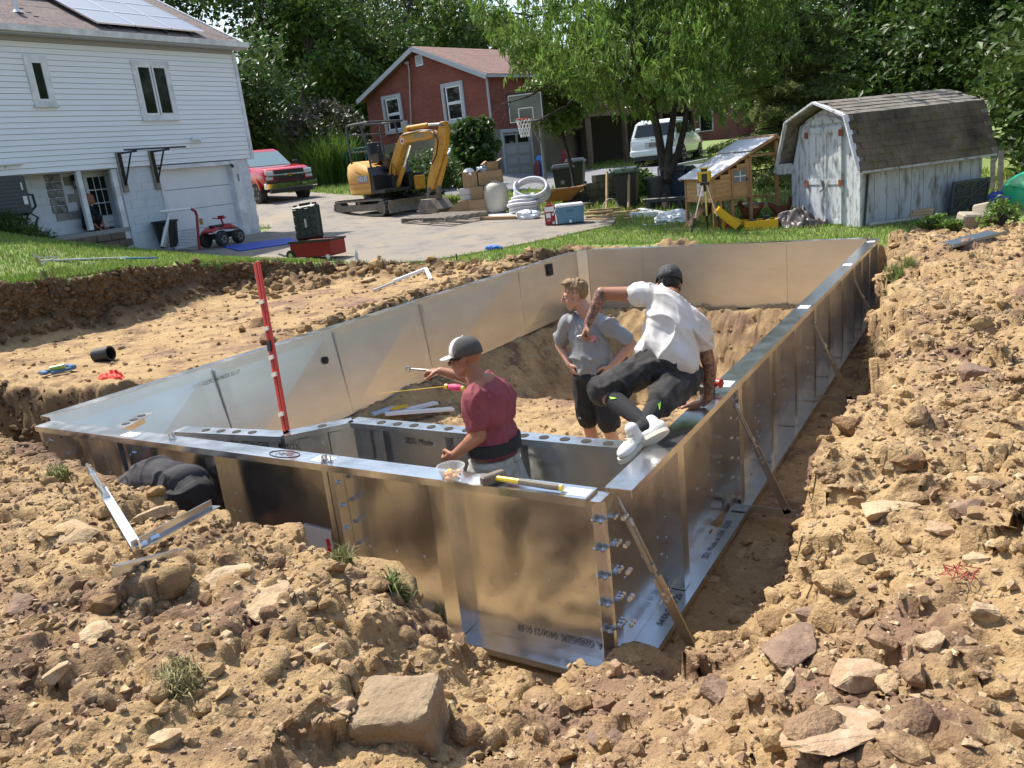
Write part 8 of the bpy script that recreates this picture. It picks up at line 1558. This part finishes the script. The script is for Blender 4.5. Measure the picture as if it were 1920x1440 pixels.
m = MB(); a, b = P(838, 724, .78), P(868, 728, .78); a, b = PY(840, 725, .9), PY(866, 728, .9); m.tube([a, a + (b - a) * .2, a + (b - a) * .5, a + (b - a) * .85, b], [.012, .022, .026, .024, .014], 10); tk2 = obj('string_reel', m, M_('hot pink twine', (.75, .06, .16), .6), smooth=50); tag(tk2, 'hot pink reel of mason twine on a string past the red shirted man', 'string reel'); m = MB(); m.cyl(a - (b - a) * .2, a, .02, 8); m.cyl(b, b + (b - a) * .15, .018, 8); m.cyl(PX(708, 738, -4.3), a - (b - a) * .2, .0025, 4); obj('reel_end', m, YL, tk2)
# --- man in the grey shirt
pg_ = thing('person', 'blond man in a grey shirt and black shorts standing hands on hips', 'person', (-1.2, 2.42, 0)); O = Vector((-1.2, 2.42, 0)); w = lambda x, y, z: Vector((x, y, z)) - O
SK2 = skin('fair skin', (.52, .29, .2), (.44, .22, .145)); B = MB(); H2 = head(B, w(-1.285, 2.4, 1.655), (-.93, -.36, -.16), (0, 0, 1), w(-1.2, 2.42, 1.46))
shR, elR, wrR = w(-1.385, 2.42, 1.405), w(-1.51, 2.47, 1.2), w(-1.37, 2.36, 1.06); shL, elL, wrL = w(-1.02, 2.4, 1.4), w(-.845, 2.48, 1.22), w(-.985, 2.36, 1.06)
ell(B, w(-1.2, 2.43, 1.24), (V3(.17, 0, 0), V3(0, .11, 0), V3(0, 0, .26))); ell(B, w(-1.19, 2.43, .98), (V3(.155, 0, 0), V3(0, .11, 0), V3(0, 0, .16)))
for s_, e_, w_, th in ((shR, elR, wrR, 1), (shL, elL, wrL, -1)):
    chain(B, [(s_, .055), (e_, .042), (w_, .029)]); cap_(B, e_, .044, e_ * .6 + w_ * .4, .04); hand(B, w_, (th * .55, -.25, -.75), (th * .8, .5, 0), (th * .2, -1, .2), .3)
hR, kR, aR = w(-1.28, 2.42, .93), w(-1.265, 2.41, .5), w(-1.235, 2.44, .09); hL, kL, aL = w(-1.1, 2.42, .93), w(-1.06, 2.37, .5), w(-.98, 2.4, .09)
for h_, k_, a_ in ((hR, kR, aR), (hL, kL, aL)): chain(B, [(h_, .088), (k_, .056), (k_ * .65 + a_ * .35 + V3(0, .02, 0), .055), (a_, .038)])
organic('body', B, .0062, SK2, pg_); eyes(pg_, H2)
GRS = M_('grey cotton', (.27, .275, .285), .92, col2=(.225, .23, .24), nsc=7, bump=.2, bsc=200); m = MB()
ell(m, w(-1.2, 2.42, 1.27), (V3(.185, 0, 0), V3(0, .122, 0), V3(0, 0, .22))); ell(m, w(-1.19, 2.42, 1.06), (V3(.18, 0, 0), V3(0, .135, 0), V3(0, 0, .18))); cap_(m, w(-1.32, 2.42, 1.42), .07, w(-1.08, 2.41, 1.42), .07); ell(m, w(-1.195, 2.415, 1.16), (V3(.18, 0, 0), V3(0, .128, 0), V3(0, 0, .3)))
cap_(m, shR, .075, shR * .3 + elR * .7, .066); cap_(m, shL, .075, shL * .3 + elL * .7, .068); gs = organic('shirt', m, .008, GRS, pg_, 6, .014, (8, 8, 4), 13)
m = MB(); q = w(-1.1, 2.285, 1.3)
for (x, z, a) in ((0, 0, .05), (.012, .03, .03), (-.018, .022, .025), (.02, -.012, .02)): m.box(q + V3(x, -.002, z), (a, .004, a * .7))
obj('chest_logo', m, M_('pink white print', (.55, .2, .25), .7), gs)
BSH = M_('black sport cloth', (.012, .012, .014), .75, bump=.2, bsc=180); m = MB(); ell(m, w(-1.19, 2.42, .95), (V3(.175, 0, 0), V3(0, .13, 0), V3(0, 0, .13)))
for h_, k_ in ((hR, kR), (hL, kL)): cap_(m, h_, .108, h_ * .15 + k_ * .85, .1)
so = organic('shorts', m, .008, BSH, pg_, 4, .009, (7, 7, 3), 17); letter('M', .035, WHITEP, so, kR + V3(-.03, -.108, .1), (1, -.25, 0), (0, 0, 1))
for a_ in (aR, aL): shoe(pg_, (a_.x + .01, a_.y + .08, .015 - .0), (a_.x - .06, a_.y - .19, .015), (0, 0, 1), M_('dusty grey shoe', (.2, .19, .18), .8), WHITEP)
def hair_cap(par, H, mat, k=1.0, low=.02, top=.06):
    c, f, u, r = H; m = MB(); ell(m, c + u * .05 - f * .02, (r * .078 * k, f * .098 * k, u * .084 * k)); ell(m, c + u * .01 - f * .06, (r * .069 * k, f * .05, u * .06)); ell(m, c + u * .112 + f * .03, (r * .058, f * .06, u * .026)); o = organic('hair', m, .006, mat, par, 2, .006, (40, 40, 20), 23); return o
hair_cap(pg_, H2, M_('dark blond hair', (.3, .19, .09), .7, col2=(.2, .12, .055), nsc=40, stretch=(1, 1, .3), bump=.5, bsc=120))
# --- man in the white shirt vaulting the right wall
O = Vector((-.1, 1.2, 1.07)); ps_ = thing('person', 'man in a dirty white shirt and black shorts perched on the right pool wall', 'person', O); w = lambda x, y, z: Vector((x, y, z)) - O; q = lambda px, py, y: PY(px, py, y) - O
SK3 = skin('tattooed tan skin', (.36, .17, .1), (.29, .13, .075)); B = MB()
neck, pel = q(1258, 555, 1.5), q(1248, 690, 1.27); shR, elR, wrR = q(1308, 610, 1.45), q(1331, 690, 1.46), q(1327, 748, 1.43); shL, elL, wrL = q(1214, 553, 1.42), q(1128, 550, 1.32), q(1102, 608, 1.22)
H3 = head(B, q(1254, 536, 1.6), (-.35, .75, -.55), (-.1, .55, .8), neck)
def tors(m, a, b, ra, rb, side, th=.62):
    side = Vector(side).normalized(); a = Vector(a); b = Vector(b); d = (b - a).normalized(); f_ = d.cross(side).normalized()
    for i in range(6): t = i / 5; c = a + (b - a) * t; rr_ = ra + (rb - ra) * t; ell(m, c, (side * rr_, f_ * rr_ * th, d * .12))
sd = (shR - shL).normalized(); chst = (shR + shL) / 2; hpv = q(1285, 706, 1.33) - q(1222, 684, 1.25)
tors(B, chst, pel, .165, .15, sd); chain(B, [(shL, .06), (elL, .043), (wrL, .03)]); chain(B, [(shR, .06), (elR, .044), (wrR, .031)]); cap_(B, elL, .046, elL * .6 + wrL * .4, .042); cap_(B, elR, .047, elR * .55 + wrR * .45, .043)
hand(B, wrL, wrL - elL, (.35, .3, .3), (-.2, -.5, .2), .9); hand(B, w(.085, 1.43, 1.1), (-.95, -.25, -.12), (0, 0, -1), (-.2, .9, 0), .06, 1.05); cap_(B, wrR, .031, w(.085, 1.43, 1.1), .026)
hL_, kL_, aL_ = q(1226, 682, 1.24), q(1130, 733, .95), q(1214, 798, .74); hR_, kR_, aR_ = q(1284, 704, 1.33), q(1240, 750, 1.0), q(1200, 806, .7)
chain(B, [(hL_, .095), (kL_, .064), (kL_ * .65 + aL_ * .35, .058), (aL_, .038)]); chain(B, [(hR_, .095), (kR_, .064), (kR_ * .65 + aR_ * .35, .058), (aR_, .038)])
bd_ = organic('body', B, .0062, SK3, ps_); eyes(ps_, H3); tattoo(bd_, [(elL * .85 + wrL * .15, wrL * .9 + elL * .1, .062), (shR * .6 + elR * .4, wrR, .065), (shL * .9 + elL * .1, shL * .75 + elL * .25, .075)], SK3)
WSH = M_('dirty white cotton', (.66, .63, .6), .9, col2=(.6, .57, .53), nsc=5, col3=(.3, .2, .13), nsc3=4.5, bump=.2, bsc=200); 
for n_ in WSH.node_tree.nodes:
    if n_.type == 'MAP_RANGE' and abs(n_.inputs[1].default_value - .5) < 1e-4: n_.inputs[1].default_value = .62; n_.inputs[2].default_value = .8
m = MB(); tors(m, chst + V3(0, 0, -.0), q(1252, 668, 1.3), .185, .19, sd, .72); cap_(m, shL, .08, shR, .085); cap_(m, shR, .08, shR * .55 + elR * .45, .072); cap_(m, shL, .078, shL * .85 + elL * .15, .078); cap_(m, q(1210, 655, 1.24), .06, q(1296, 685, 1.36), .07); tors(m, q(1256, 640, 1.37), q(1256, 672, 1.3), .2, .215, sd * .5 + hpv.normalized() * .5, .8); ws = organic('shirt', m, .008, WSH, ps_, 6, .017, (9, 9, 4.5), 29)
m = MB(); st_p = q(1292, 632, 1.33); 
BSH2 = M_('black dusty shorts', (.016, .015, .016), .85, col2=(.03, .027, .026), nsc=5, col3=(.09, .08, .07), nsc3=6, bump=.25, bsc=160); m = MB(); tors(m, q(1250, 684, 1.27), pel + V3(0, -.02, -.04), .165, .175, hpv, .8); cap_(m, hL_, .118, kL_ + (aL_ - kL_) * .02, .1); cap_(m, hR_, .125, kR_ + (aR_ - kR_) * .02, .095); cap_(m, hL_, .112, hR_, .115); organic('shorts', m, .008, BSH2, ps_, 4, .016, (8, 8, 8), 31)
SOCK = M_('black knee sock', (.022, .022, .024), .9, bump=.3, bsc=250)
for k_, a_, nm in ((kL_, aL_, 0), (kR_, aR_, 1)):
    m = MB(); p0 = k_ * .74 + a_ * .26; chain(m, [(p0, .064), (k_ * .55 + a_ * .45, .061), (a_ * .9 + k_ * .1, .046), (a_, .047)]); sk_ = organic('sock', m, .006, SOCK, ps_, 3)
    d = (a_ - k_).normalized(); vz = Vector(RM[:, 2]); fr_ = (-vz + d * vz.dot(d)).normalized(); s_ = d.cross(fr_); c = k_ * .66 + a_ * .34 + fr_ * .063; m = MB(); pts = [c - d * .025 + s_ * .01, c + s_ * .014, c + d * .03 - s_ * .012, c + d * .004 - s_ * .004]; m.loft([[p + fr_ * .002 for p in pts], [p - fr_ * .004 for p in pts]]); obj('sock_logo', m, M_('neon green print', (.35, .8, .05), .6), sk_)
SNK = M_('white leather sneaker', (.72, .71, .68), .45, col2=(.62, .6, .56), nsc=14); SOLE = M_('cream sole', (.55, .5, .4), .7)
vz = Vector(RM[:, 2]); h1, t1 = q(1252, 806, .72), q(1187, 845, .62); 
shoe(ps_, h1, t1, aL_ - (h1 * .7 + t1 * .3), SNK, SOLE); h2, t2 = q(1197, 836, .8), q(1165, 866, .66); h2 = q(1203, 826, .68); t2 = q(1164, 866, .43); shoe(ps_, h2, t2, aR_ - h2 + V3(0, 0, .05), SNK, SOLE)
c, f, u, r = H3; hair_cap(ps_, H3, M_('black hair', (.012, .011, .01), .6, bump=.5, bsc=120), 1.0); T = Matrix.Translation(c + u * .032 - f * .01) @ Matrix(((-r.x, -f.x, u.x), (-r.y, -f.y, u.y), (-r.z, -f.z, u.z))).to_4x4(); BC = M_('charcoal cap', (.014, .014, .016), .8); capshell(ps_, T, 1.05, BC, M_('dark grey cap panel', (.04, .04, .043), .8))
m = MB(); a = wrL + (wrL - elL).normalized() * .08; cap_(m, a - V3(.03, .01, .01), .011, a + V3(.04, .02, .0), .011); tag(obj('socket_tool', m, STEEL_DK, loc=O), 'small steel socket gripped in the perched man\'s raised hand', 'socket')
# --- man bent over behind the near wall
O = Vector((-3.08, -.36, -.03)); pb_ = thing('person', 'man in dark clothes bent double in the trench behind the dirt pile', 'person', O); w = lambda x, y, z: Vector((x, y, z)) - Vector((-2.95, -.36, 0)); B = MB()
hp, ch = w(-2.86, -.36, .88), w(-3.33, -.4, .82); tors(B, ch, hp, .135, .13, (.1, 1, 0), .7); head(B, w(-3.6, -.4, .66), (-.6, .1, -.8), (-.8, 0, .6), w(-3.48, -.4, .76))
for s in (-1, 1):
    h_, k_, a_ = hp + V3(0, s * .09, -.04), w(-2.92 + .03 * s, -.36 + s * .1, .48), w(-2.78, -.36 + s * .1, .08); chain(B, [(h_, .075), (k_, .06), (a_, .042)]); s_, e_, w_ = ch + V3(-.05, s * .17, .0), w(-3.42, -.4 + s * .18, .52), w(-3.3, -.4 + s * .1, .32); chain(B, [(s_, .058), (e_, .044), (w_, .03)]); hand(B, w_, (.6, -s * .2, -.6), (0, -s, 0), (-.5, 0, .5), .5)
    shoe(pb_, (a_.x + .06, a_.y, .02), (a_.x - .2, a_.y, .02), (0, 0, 1), BLACK, RUBBER)
organic('body', B, .007, SK1, pb_)
DSH = M_('charcoal shirt cloth', (.028, .026, .03), .85, col2=(.04, .037, .042), nsc=5, bump=.2, bsc=180); m = MB(); tors(m, ch + V3(-.03, 0, 0), hp + V3(-.02, 0, .03), .18, .175, (.1, 1, 0), .85); ell(m, w(-3.1, -.38, .93), (V3(.26, 0, 0), V3(0, .17, 0), V3(0, 0, .16)))
for s in (-1, 1): cap_(m, ch + V3(-.05, s * .17, 0), .08, w(-3.4, -.4 + s * .185, .62), .07)
organic('shirt', m, .008, DSH, pb_, 14, .012, (12, 4, 6), 37); m = MB(); tors(m, hp + V3(-.1, 0, .0), hp + V3(.02, 0, -.08), .185, .19, (.1, 1, 0), .98)
for s in (-1, 1): cap_(m, hp + V3(0, s * .09, -.05), .125, w(-2.92, -.36 + s * .1, .42), .09)
sh2 = organic('shorts', m, .008, BSH, pb_, 10, .01, (7, 7, 5), 41); hair_cap(pb_, (w(-3.6, -.4, .66), V3(-.6, .1, -.79), V3(-.8, 0, .6), V3(-.6, .1, -.79).cross(V3(-.8, 0, .6))), M_('black hair', (.012, .011, .01), .6))
# --- man crouching in the entry of the white house
O = Vector((-17.3, 8.5, 2.18)); pd_ = thing('person', 'bald man in a dark shirt crouching in the entry of the white house', 'person', O); B = MB(); H5 = head(B, V3(.1, .06, .76), (.75, .55, -.35), (0, .1, 1), V3(.02, .02, .6)); tors(B, V3(.0, .0, .52), V3(-.05, -.05, .18), .17, .15, (-.6, .7, 0), .65)
for s in (-1, 1):
    sh_ = V3(-.1 * s * .9, .13 * s, .52); e_ = V3(.1 - .05 * s, .17 * s + .08, .28); w_ = V3(.2, .1 + .09 * s, .08); chain(B, [(sh_, .055), (e_, .042), (w_, .03)]); hand(B, w_, (.5, .3, -.3), (0, 0, -1), (.3, -s, 0), .3); h_, k_, a_ = V3(-.05 - .06 * s, -.05 + .08 * s, .15), V3(.2 - .05 * s, .02 + .12 * s, .3), V3(.05 - .05 * s, .0 + .13 * s, .05); chain(B, [(h_, .085), (k_, .062), (a_, .045)]); shoe(pd_, (a_.x - .04, a_.y, .015), (a_.x + .2, a_.y + .05, .015), (0, 0, 1), BLACK, RUBBER)
organic('body', B, .009, SK1, pd_); m = MB(); tors(m, V3(-.0, 0, .52), V3(-.05, -.05, .2), .19, .175, (-.6, .7, 0), .72)
for s in (-1, 1): sh_ = V3(-.1 * s * .9, .13 * s, .52); e_ = V3(.1 - .05 * s, .17 * s + .08, .28); cap_(m, sh_, .075, sh_ * .45 + e_ * .55, .065)
organic('shirt', m, .01, M_('navy shirt', (.012, .014, .022), .85), pd_, 3, .008); m = MB()
for s in (-1, 1): h_, k_ = V3(-.05 - .06 * s, -.05 + .08 * s, .15), V3(.2 - .05 * s, .02 + .12 * s, .3); cap_(m, h_, .105, k_, .085); cap_(m, k_, .08, V3(.05 - .05 * s, .13 * s, .08), .06)
organic('trousers', m, .01, BSH, pd_, 3, .008)
# ---------------------------------------------------------------- rocks one can pick out
SANDST = M_('pale sandstone', (.5, .38, .24), .92, col2=(.4, .28, .16), nsc=5, col3=(.3, .2, .12), nsc3=12, bump=.9, bsc=35, spec=.2)
PURP = M_('purple brown shale', (.26, .175, .125), .92, col2=(.19, .125, .09), nsc=6, col3=(.33, .22, .15), nsc3=10, bump=.9, bsc=35, spec=.2)
PINKS = M_('pinkish stone', (.43, .3, .19), .92, col2=(.35, .23, .14), nsc=5, col3=(.5, .38, .26), nsc3=12, bump=.8, bsc=35, spec=.2)
BRNC = M_('brown earth clod', (.26, .16, .085), .98, col2=(.33, .21, .11), nsc=8, col3=(.17, .1, .06), nsc3=14, bump=1.5, bsc=45, spec=.1)
def big_rock(label, px, py, wpx, flat, mat, seed, group='large rocks lying on the dug earth', sink=.3, z0=.9, tilt=.25, rz=None, elong=1.0):
    q = hitg(px, py, z0); D_ = (q - Vector(CP)).dot(Vector(RM[:, 2])); s = wpx * D_ / F / 2
    r = random.Random(seed); bm = bmesh.new()
    for _ in range(15):
        v = Vector((r.gauss(0, 1), r.gauss(0, 1), r.gauss(0, 1))); v.normalize(); bm.verts.new((v.x * elong, v.y * .85, max(min(v.z, .62), -.7)))
    bmesh.ops.convex_hull(bm, input=bm.verts); bmesh.ops.delete(bm, geom=[v for v in bm.verts if not v.link_faces], context='VERTS')
    bmesh.ops.bevel(bm, geom=bm.edges[:], offset=.09, segments=1, affect='EDGES', clamp_overlap=True); bmesh.ops.triangulate(bm, faces=bm.faces)
    bmesh.ops.subdivide_edges(bm, edges=bm.edges, cuts=3, use_grid_fill=True); bmesh.ops.triangulate(bm, faces=bm.faces)
    c = np.array([v.co for v in bm.verts]); n = .1 * fbm(c[:, 0], c[:, 1], c[:, 2], 2.2, 4, seed) + .05 * fbm(c[:, 0], c[:, 1], c[:, 2] * 3, 6, 3, seed + 3, True)
    for v, k in zip(bm.verts, n): v.co = Vector((v.co.x * (1 + k) * s, v.co.y * (1 + k) * s, v.co.z * (1 + k) * s * flat))
    bmesh.ops.recalc_face_normals(bm, faces=bm.faces); me = bpy.data.meshes.new('rock'); bm.to_mesh(me); bm.free(); me.polygons.foreach_set('use_smooth', [True] * len(me.polygons)); me.set_sharp_from_angle(angle=.55)
    o = obj('rock', me, mat, loc=q + Vector((0, .3 * s, s * flat * (.62 - sink))), rot=(r.uniform(-tilt, tilt), r.uniform(-tilt, tilt), r.uniform(0, 6) if rz is None else rz)); return tag(o, label, 'rock', group)
# squared block at the front
q = hitg(748, 1382, .6); m = MB(); n = 16; bm = bmesh.new(); bmesh.ops.create_cube(bm, size=1); bmesh.ops.subdivide_edges(bm, edges=bm.edges, cuts=18, use_grid_fill=True)
c = np.array([v.co for v in bm.verts]); k = .05 * fbm(c[:, 0], c[:, 1], c[:, 2], 1.8, 3, 5) + .03 * fbm(c[:, 0], c[:, 1], c[:, 2], 6, 4, 9, True)
for v, e in zip(bm.verts, k):
    x, y, z = v.co; l = (abs(x * 2) ** 9 + abs(y * 2) ** 9 + abs(z * 2) ** 9) ** (1 / 9); v.co = v.co / max(l, .5) * (1 + e * 1.8); v.co = Vector((v.co.x * .345 * (1 - .18 * z + .06 * y) + .03 * z * y, v.co.y * .3 * (1 - .14 * z - .1 * x), v.co.z * .25 + .05 * x * (z > 0) - .03 * y * (z > 0)))
bmesh.ops.recalc_face_normals(bm, faces=bm.faces); me = bpy.data.meshes.new('rock'); bm.to_mesh(me); bm.free(); me.polygons.foreach_set('use_smooth', [True] * len(me.polygons)); me.set_sharp_from_angle(angle=.6)
tag(obj('rock', me, M_('grey tan block stone', (.36, .27, .175), .92, col2=(.28, .2, .125), nsc=4, col3=(.26, .19, .12), nsc3=10, bump=.9, bsc=40, spec=.2), loc=q + Vector((-.01, .02, .07)), rot=(.2, .1, .45)), 'biggest squared grey tan block of stone at the bottom centre foreground', 'rock', 'large rocks lying on the dug earth')
for a in ((490, 1142, 125, .3, SANDST, 1, 'long flat sandstone slab below the grey steel angle'), (408, 1112, 120, .3, SANDST, 2, 'broad flat slab left of the long sandstone slab'), (252, 925, 56, .6, PINKS, 3, 'rounded stone right of the turnbuckle brace rod'), (275, 975, 70, .45, SANDST, 4, 'flat stone inside the angle of the loose brace'), (192, 1150, 95, .75, BRNC, 5, 'rust brown earth clod below the steel angle end'), (168, 1198, 75, .5, SANDST, 6, 'ochre stone just below the rust brown clod'), (98, 1272, 62, .5, SANDST, 7, 'flat tan stone near the left edge of the foreground'), (157, 1276, 44, .6, SANDST, 8, 'small blocky stone beside the flat tan stone at left'), (960, 1212, 120, .5, BRNC, 9, 'dark brown layered rock right of the squared block'), (1152, 1262, 34, 1.3, PINKS, 10, 'small upright stone at the foot of the corner post'), (1478, 1235, 140, .45, PURP, 11, 'flat purple brown slab on the right trench lip'), (1605, 1285, 120, .6, PINKS, 12, 'pinkish boulder in the lower right foreground'), (1462, 1292, 78, .6, SANDST, 13, 'pale angular stone left of the pinkish boulder'), (1342, 1312, 72, .75, PURP, 14, 'grey purple boulder in front of the trench lip'), (1524, 1168, 90, .8, PURP, 15, 'dark purple clod at the corner of the right trench'), (1448, 1184, 84, .75, BRNC, 16, 'brown clod left of the dark purple clod'), (1668, 1296, 60, .6, SANDST, 17, 'tan stone right of the pinkish boulder'), (1812, 965, 78, .7, PURP, 18, 'purple boulder halfway up the right dirt pile'), (1842, 912, 90, .6, SANDST, 19, 'large pale stone above the purple boulder on the right pile'), (1588, 815, 88, .7, BRNC, 20, 'earth lump on the right trench edge below the second brace'), (1842, 1160, 66, .8, SANDST, 21, 'pointed tan stone at the right edge of the foreground'), (1556, 1392, 190, .2, BRNC if False else PINKS, 22, 'wide tan slab half buried at the bottom right'), (1318, 1372, 100, .35, PINKS, 23, 'pink flat slab left of the wide tan slab'), (1830, 710, 70, .75, PURP, 24, 'dark purple lump on the upper right pile'), (1832, 1060, 56, .6, SANDST, 25, 'tan stone below the purple boulder'), (1764, 1000, 60, .5, PINKS, 26, 'flat pink stone left of the purple boulder'), (1752, 452, 40, .7, SANDST, 27, 'tan boulder beside the blue grey steel sheet'), (1700, 870, 80, .6, BRNC, 28, 'brown lump in the middle of the right pile'), (1660, 970, 100, .45, SANDST, 29, 'broad flat stone in the middle of the right pile'), (120, 1010, 110, .3, SANDST, 30, 'smooth tan slab half buried at the left of the loose brace'), (590, 1230, 60, .5, SANDST, 31, 'ochre stone above left of the squared block'), (640, 1330, 58, .5, PINKS, 32, 'pink stone touching the squared block at left'), (870, 1385, 80, .6, BRNC, 33, 'brown clod right of the squared block'), (30, 1150, 80, .6, PURP, 34, 'purple clod at the left edge of the picture'), (690, 528, 40, .35, SANDST, 35, 'pale flat rock on the ledge behind the left wall'), (448, 622, 36, .7, BRNC, 36, 'dark lump on the ledge left of the red level'), (478, 612, 40, .7, BRNC, 37, 'dark lump on the ledge just right of its twin by the level'), (300, 1400, 70, .6, SANDST, 38, 'tan stone at the bottom left foreground'), (1130, 1395, 76, .45, PURP, 39, 'low purple brown stone at the bottom centre right'), (1745, 1215, 70, .6, SANDST, 40, 'tan stone in the lower right beside the pointed one'), (450, 955, 60, .6, SANDST, 41, 'tan clod on the crest by the bent man'), (1085, 1330, 60, .5, BRNC, 42, 'brown stone below the near corner of the pool')):
    big_rock(a[6], a[0], a[1], a[2], a[3], a[4], 500 + a[5], elong=1.25 if a[3] < .5 else 1.0)
# scraps on the earth
q = hitg(1800, 1088, 1.1); m = MB(); r_ = random.Random(4)
for k in range(16): a = q + Vector((r_.uniform(-.05, .05), r_.uniform(-.04, .04), .03)); m.tube([a, a + Vector((r_.uniform(-.03, .03), r_.uniform(-.03, .03), .02)), a + Vector((r_.uniform(-.05, .05), r_.uniform(-.04, .04), .0))], .0022, 4)
tag(obj('red_netting', m, M_('red net plastic', (.36, .06, .035), .5)), 'tangle of thin red plastic netting on the right dirt pile', 'netting')
crumple('foil_scrap', 'small crumpled white foil scrap on the earth right of centre', 'scrap', hitg(1132, 1362, .5) + Vector((0, 0, .0)), .022, (1.4, 1, .7), WHITEP, 77)
for k, (p0, p1, p2, lb_) in enumerate((((1630, 655), (1665, 630), (1690, 640), 'thin pale root sticking out over the right trench edge, the upper one'), ((1605, 800), (1640, 735), (1660, 725), 'thin pale root curving over the right trench edge, the lower one'))):
    a, b, c = hitg(*p2, 1.0), hitg(*p1, 1.0), hitg(*p1, 1.0); m = MB(); a.z -= .05; e = PX(p0[0], p0[1], .6); m.tube([a, (a + e) / 2 + Vector((0, 0, .06)), e], [.006, .005, .002], 5); tag(obj('root', m, M_('pale root', (.35, .28, .2), .8)), lb_, 'root')
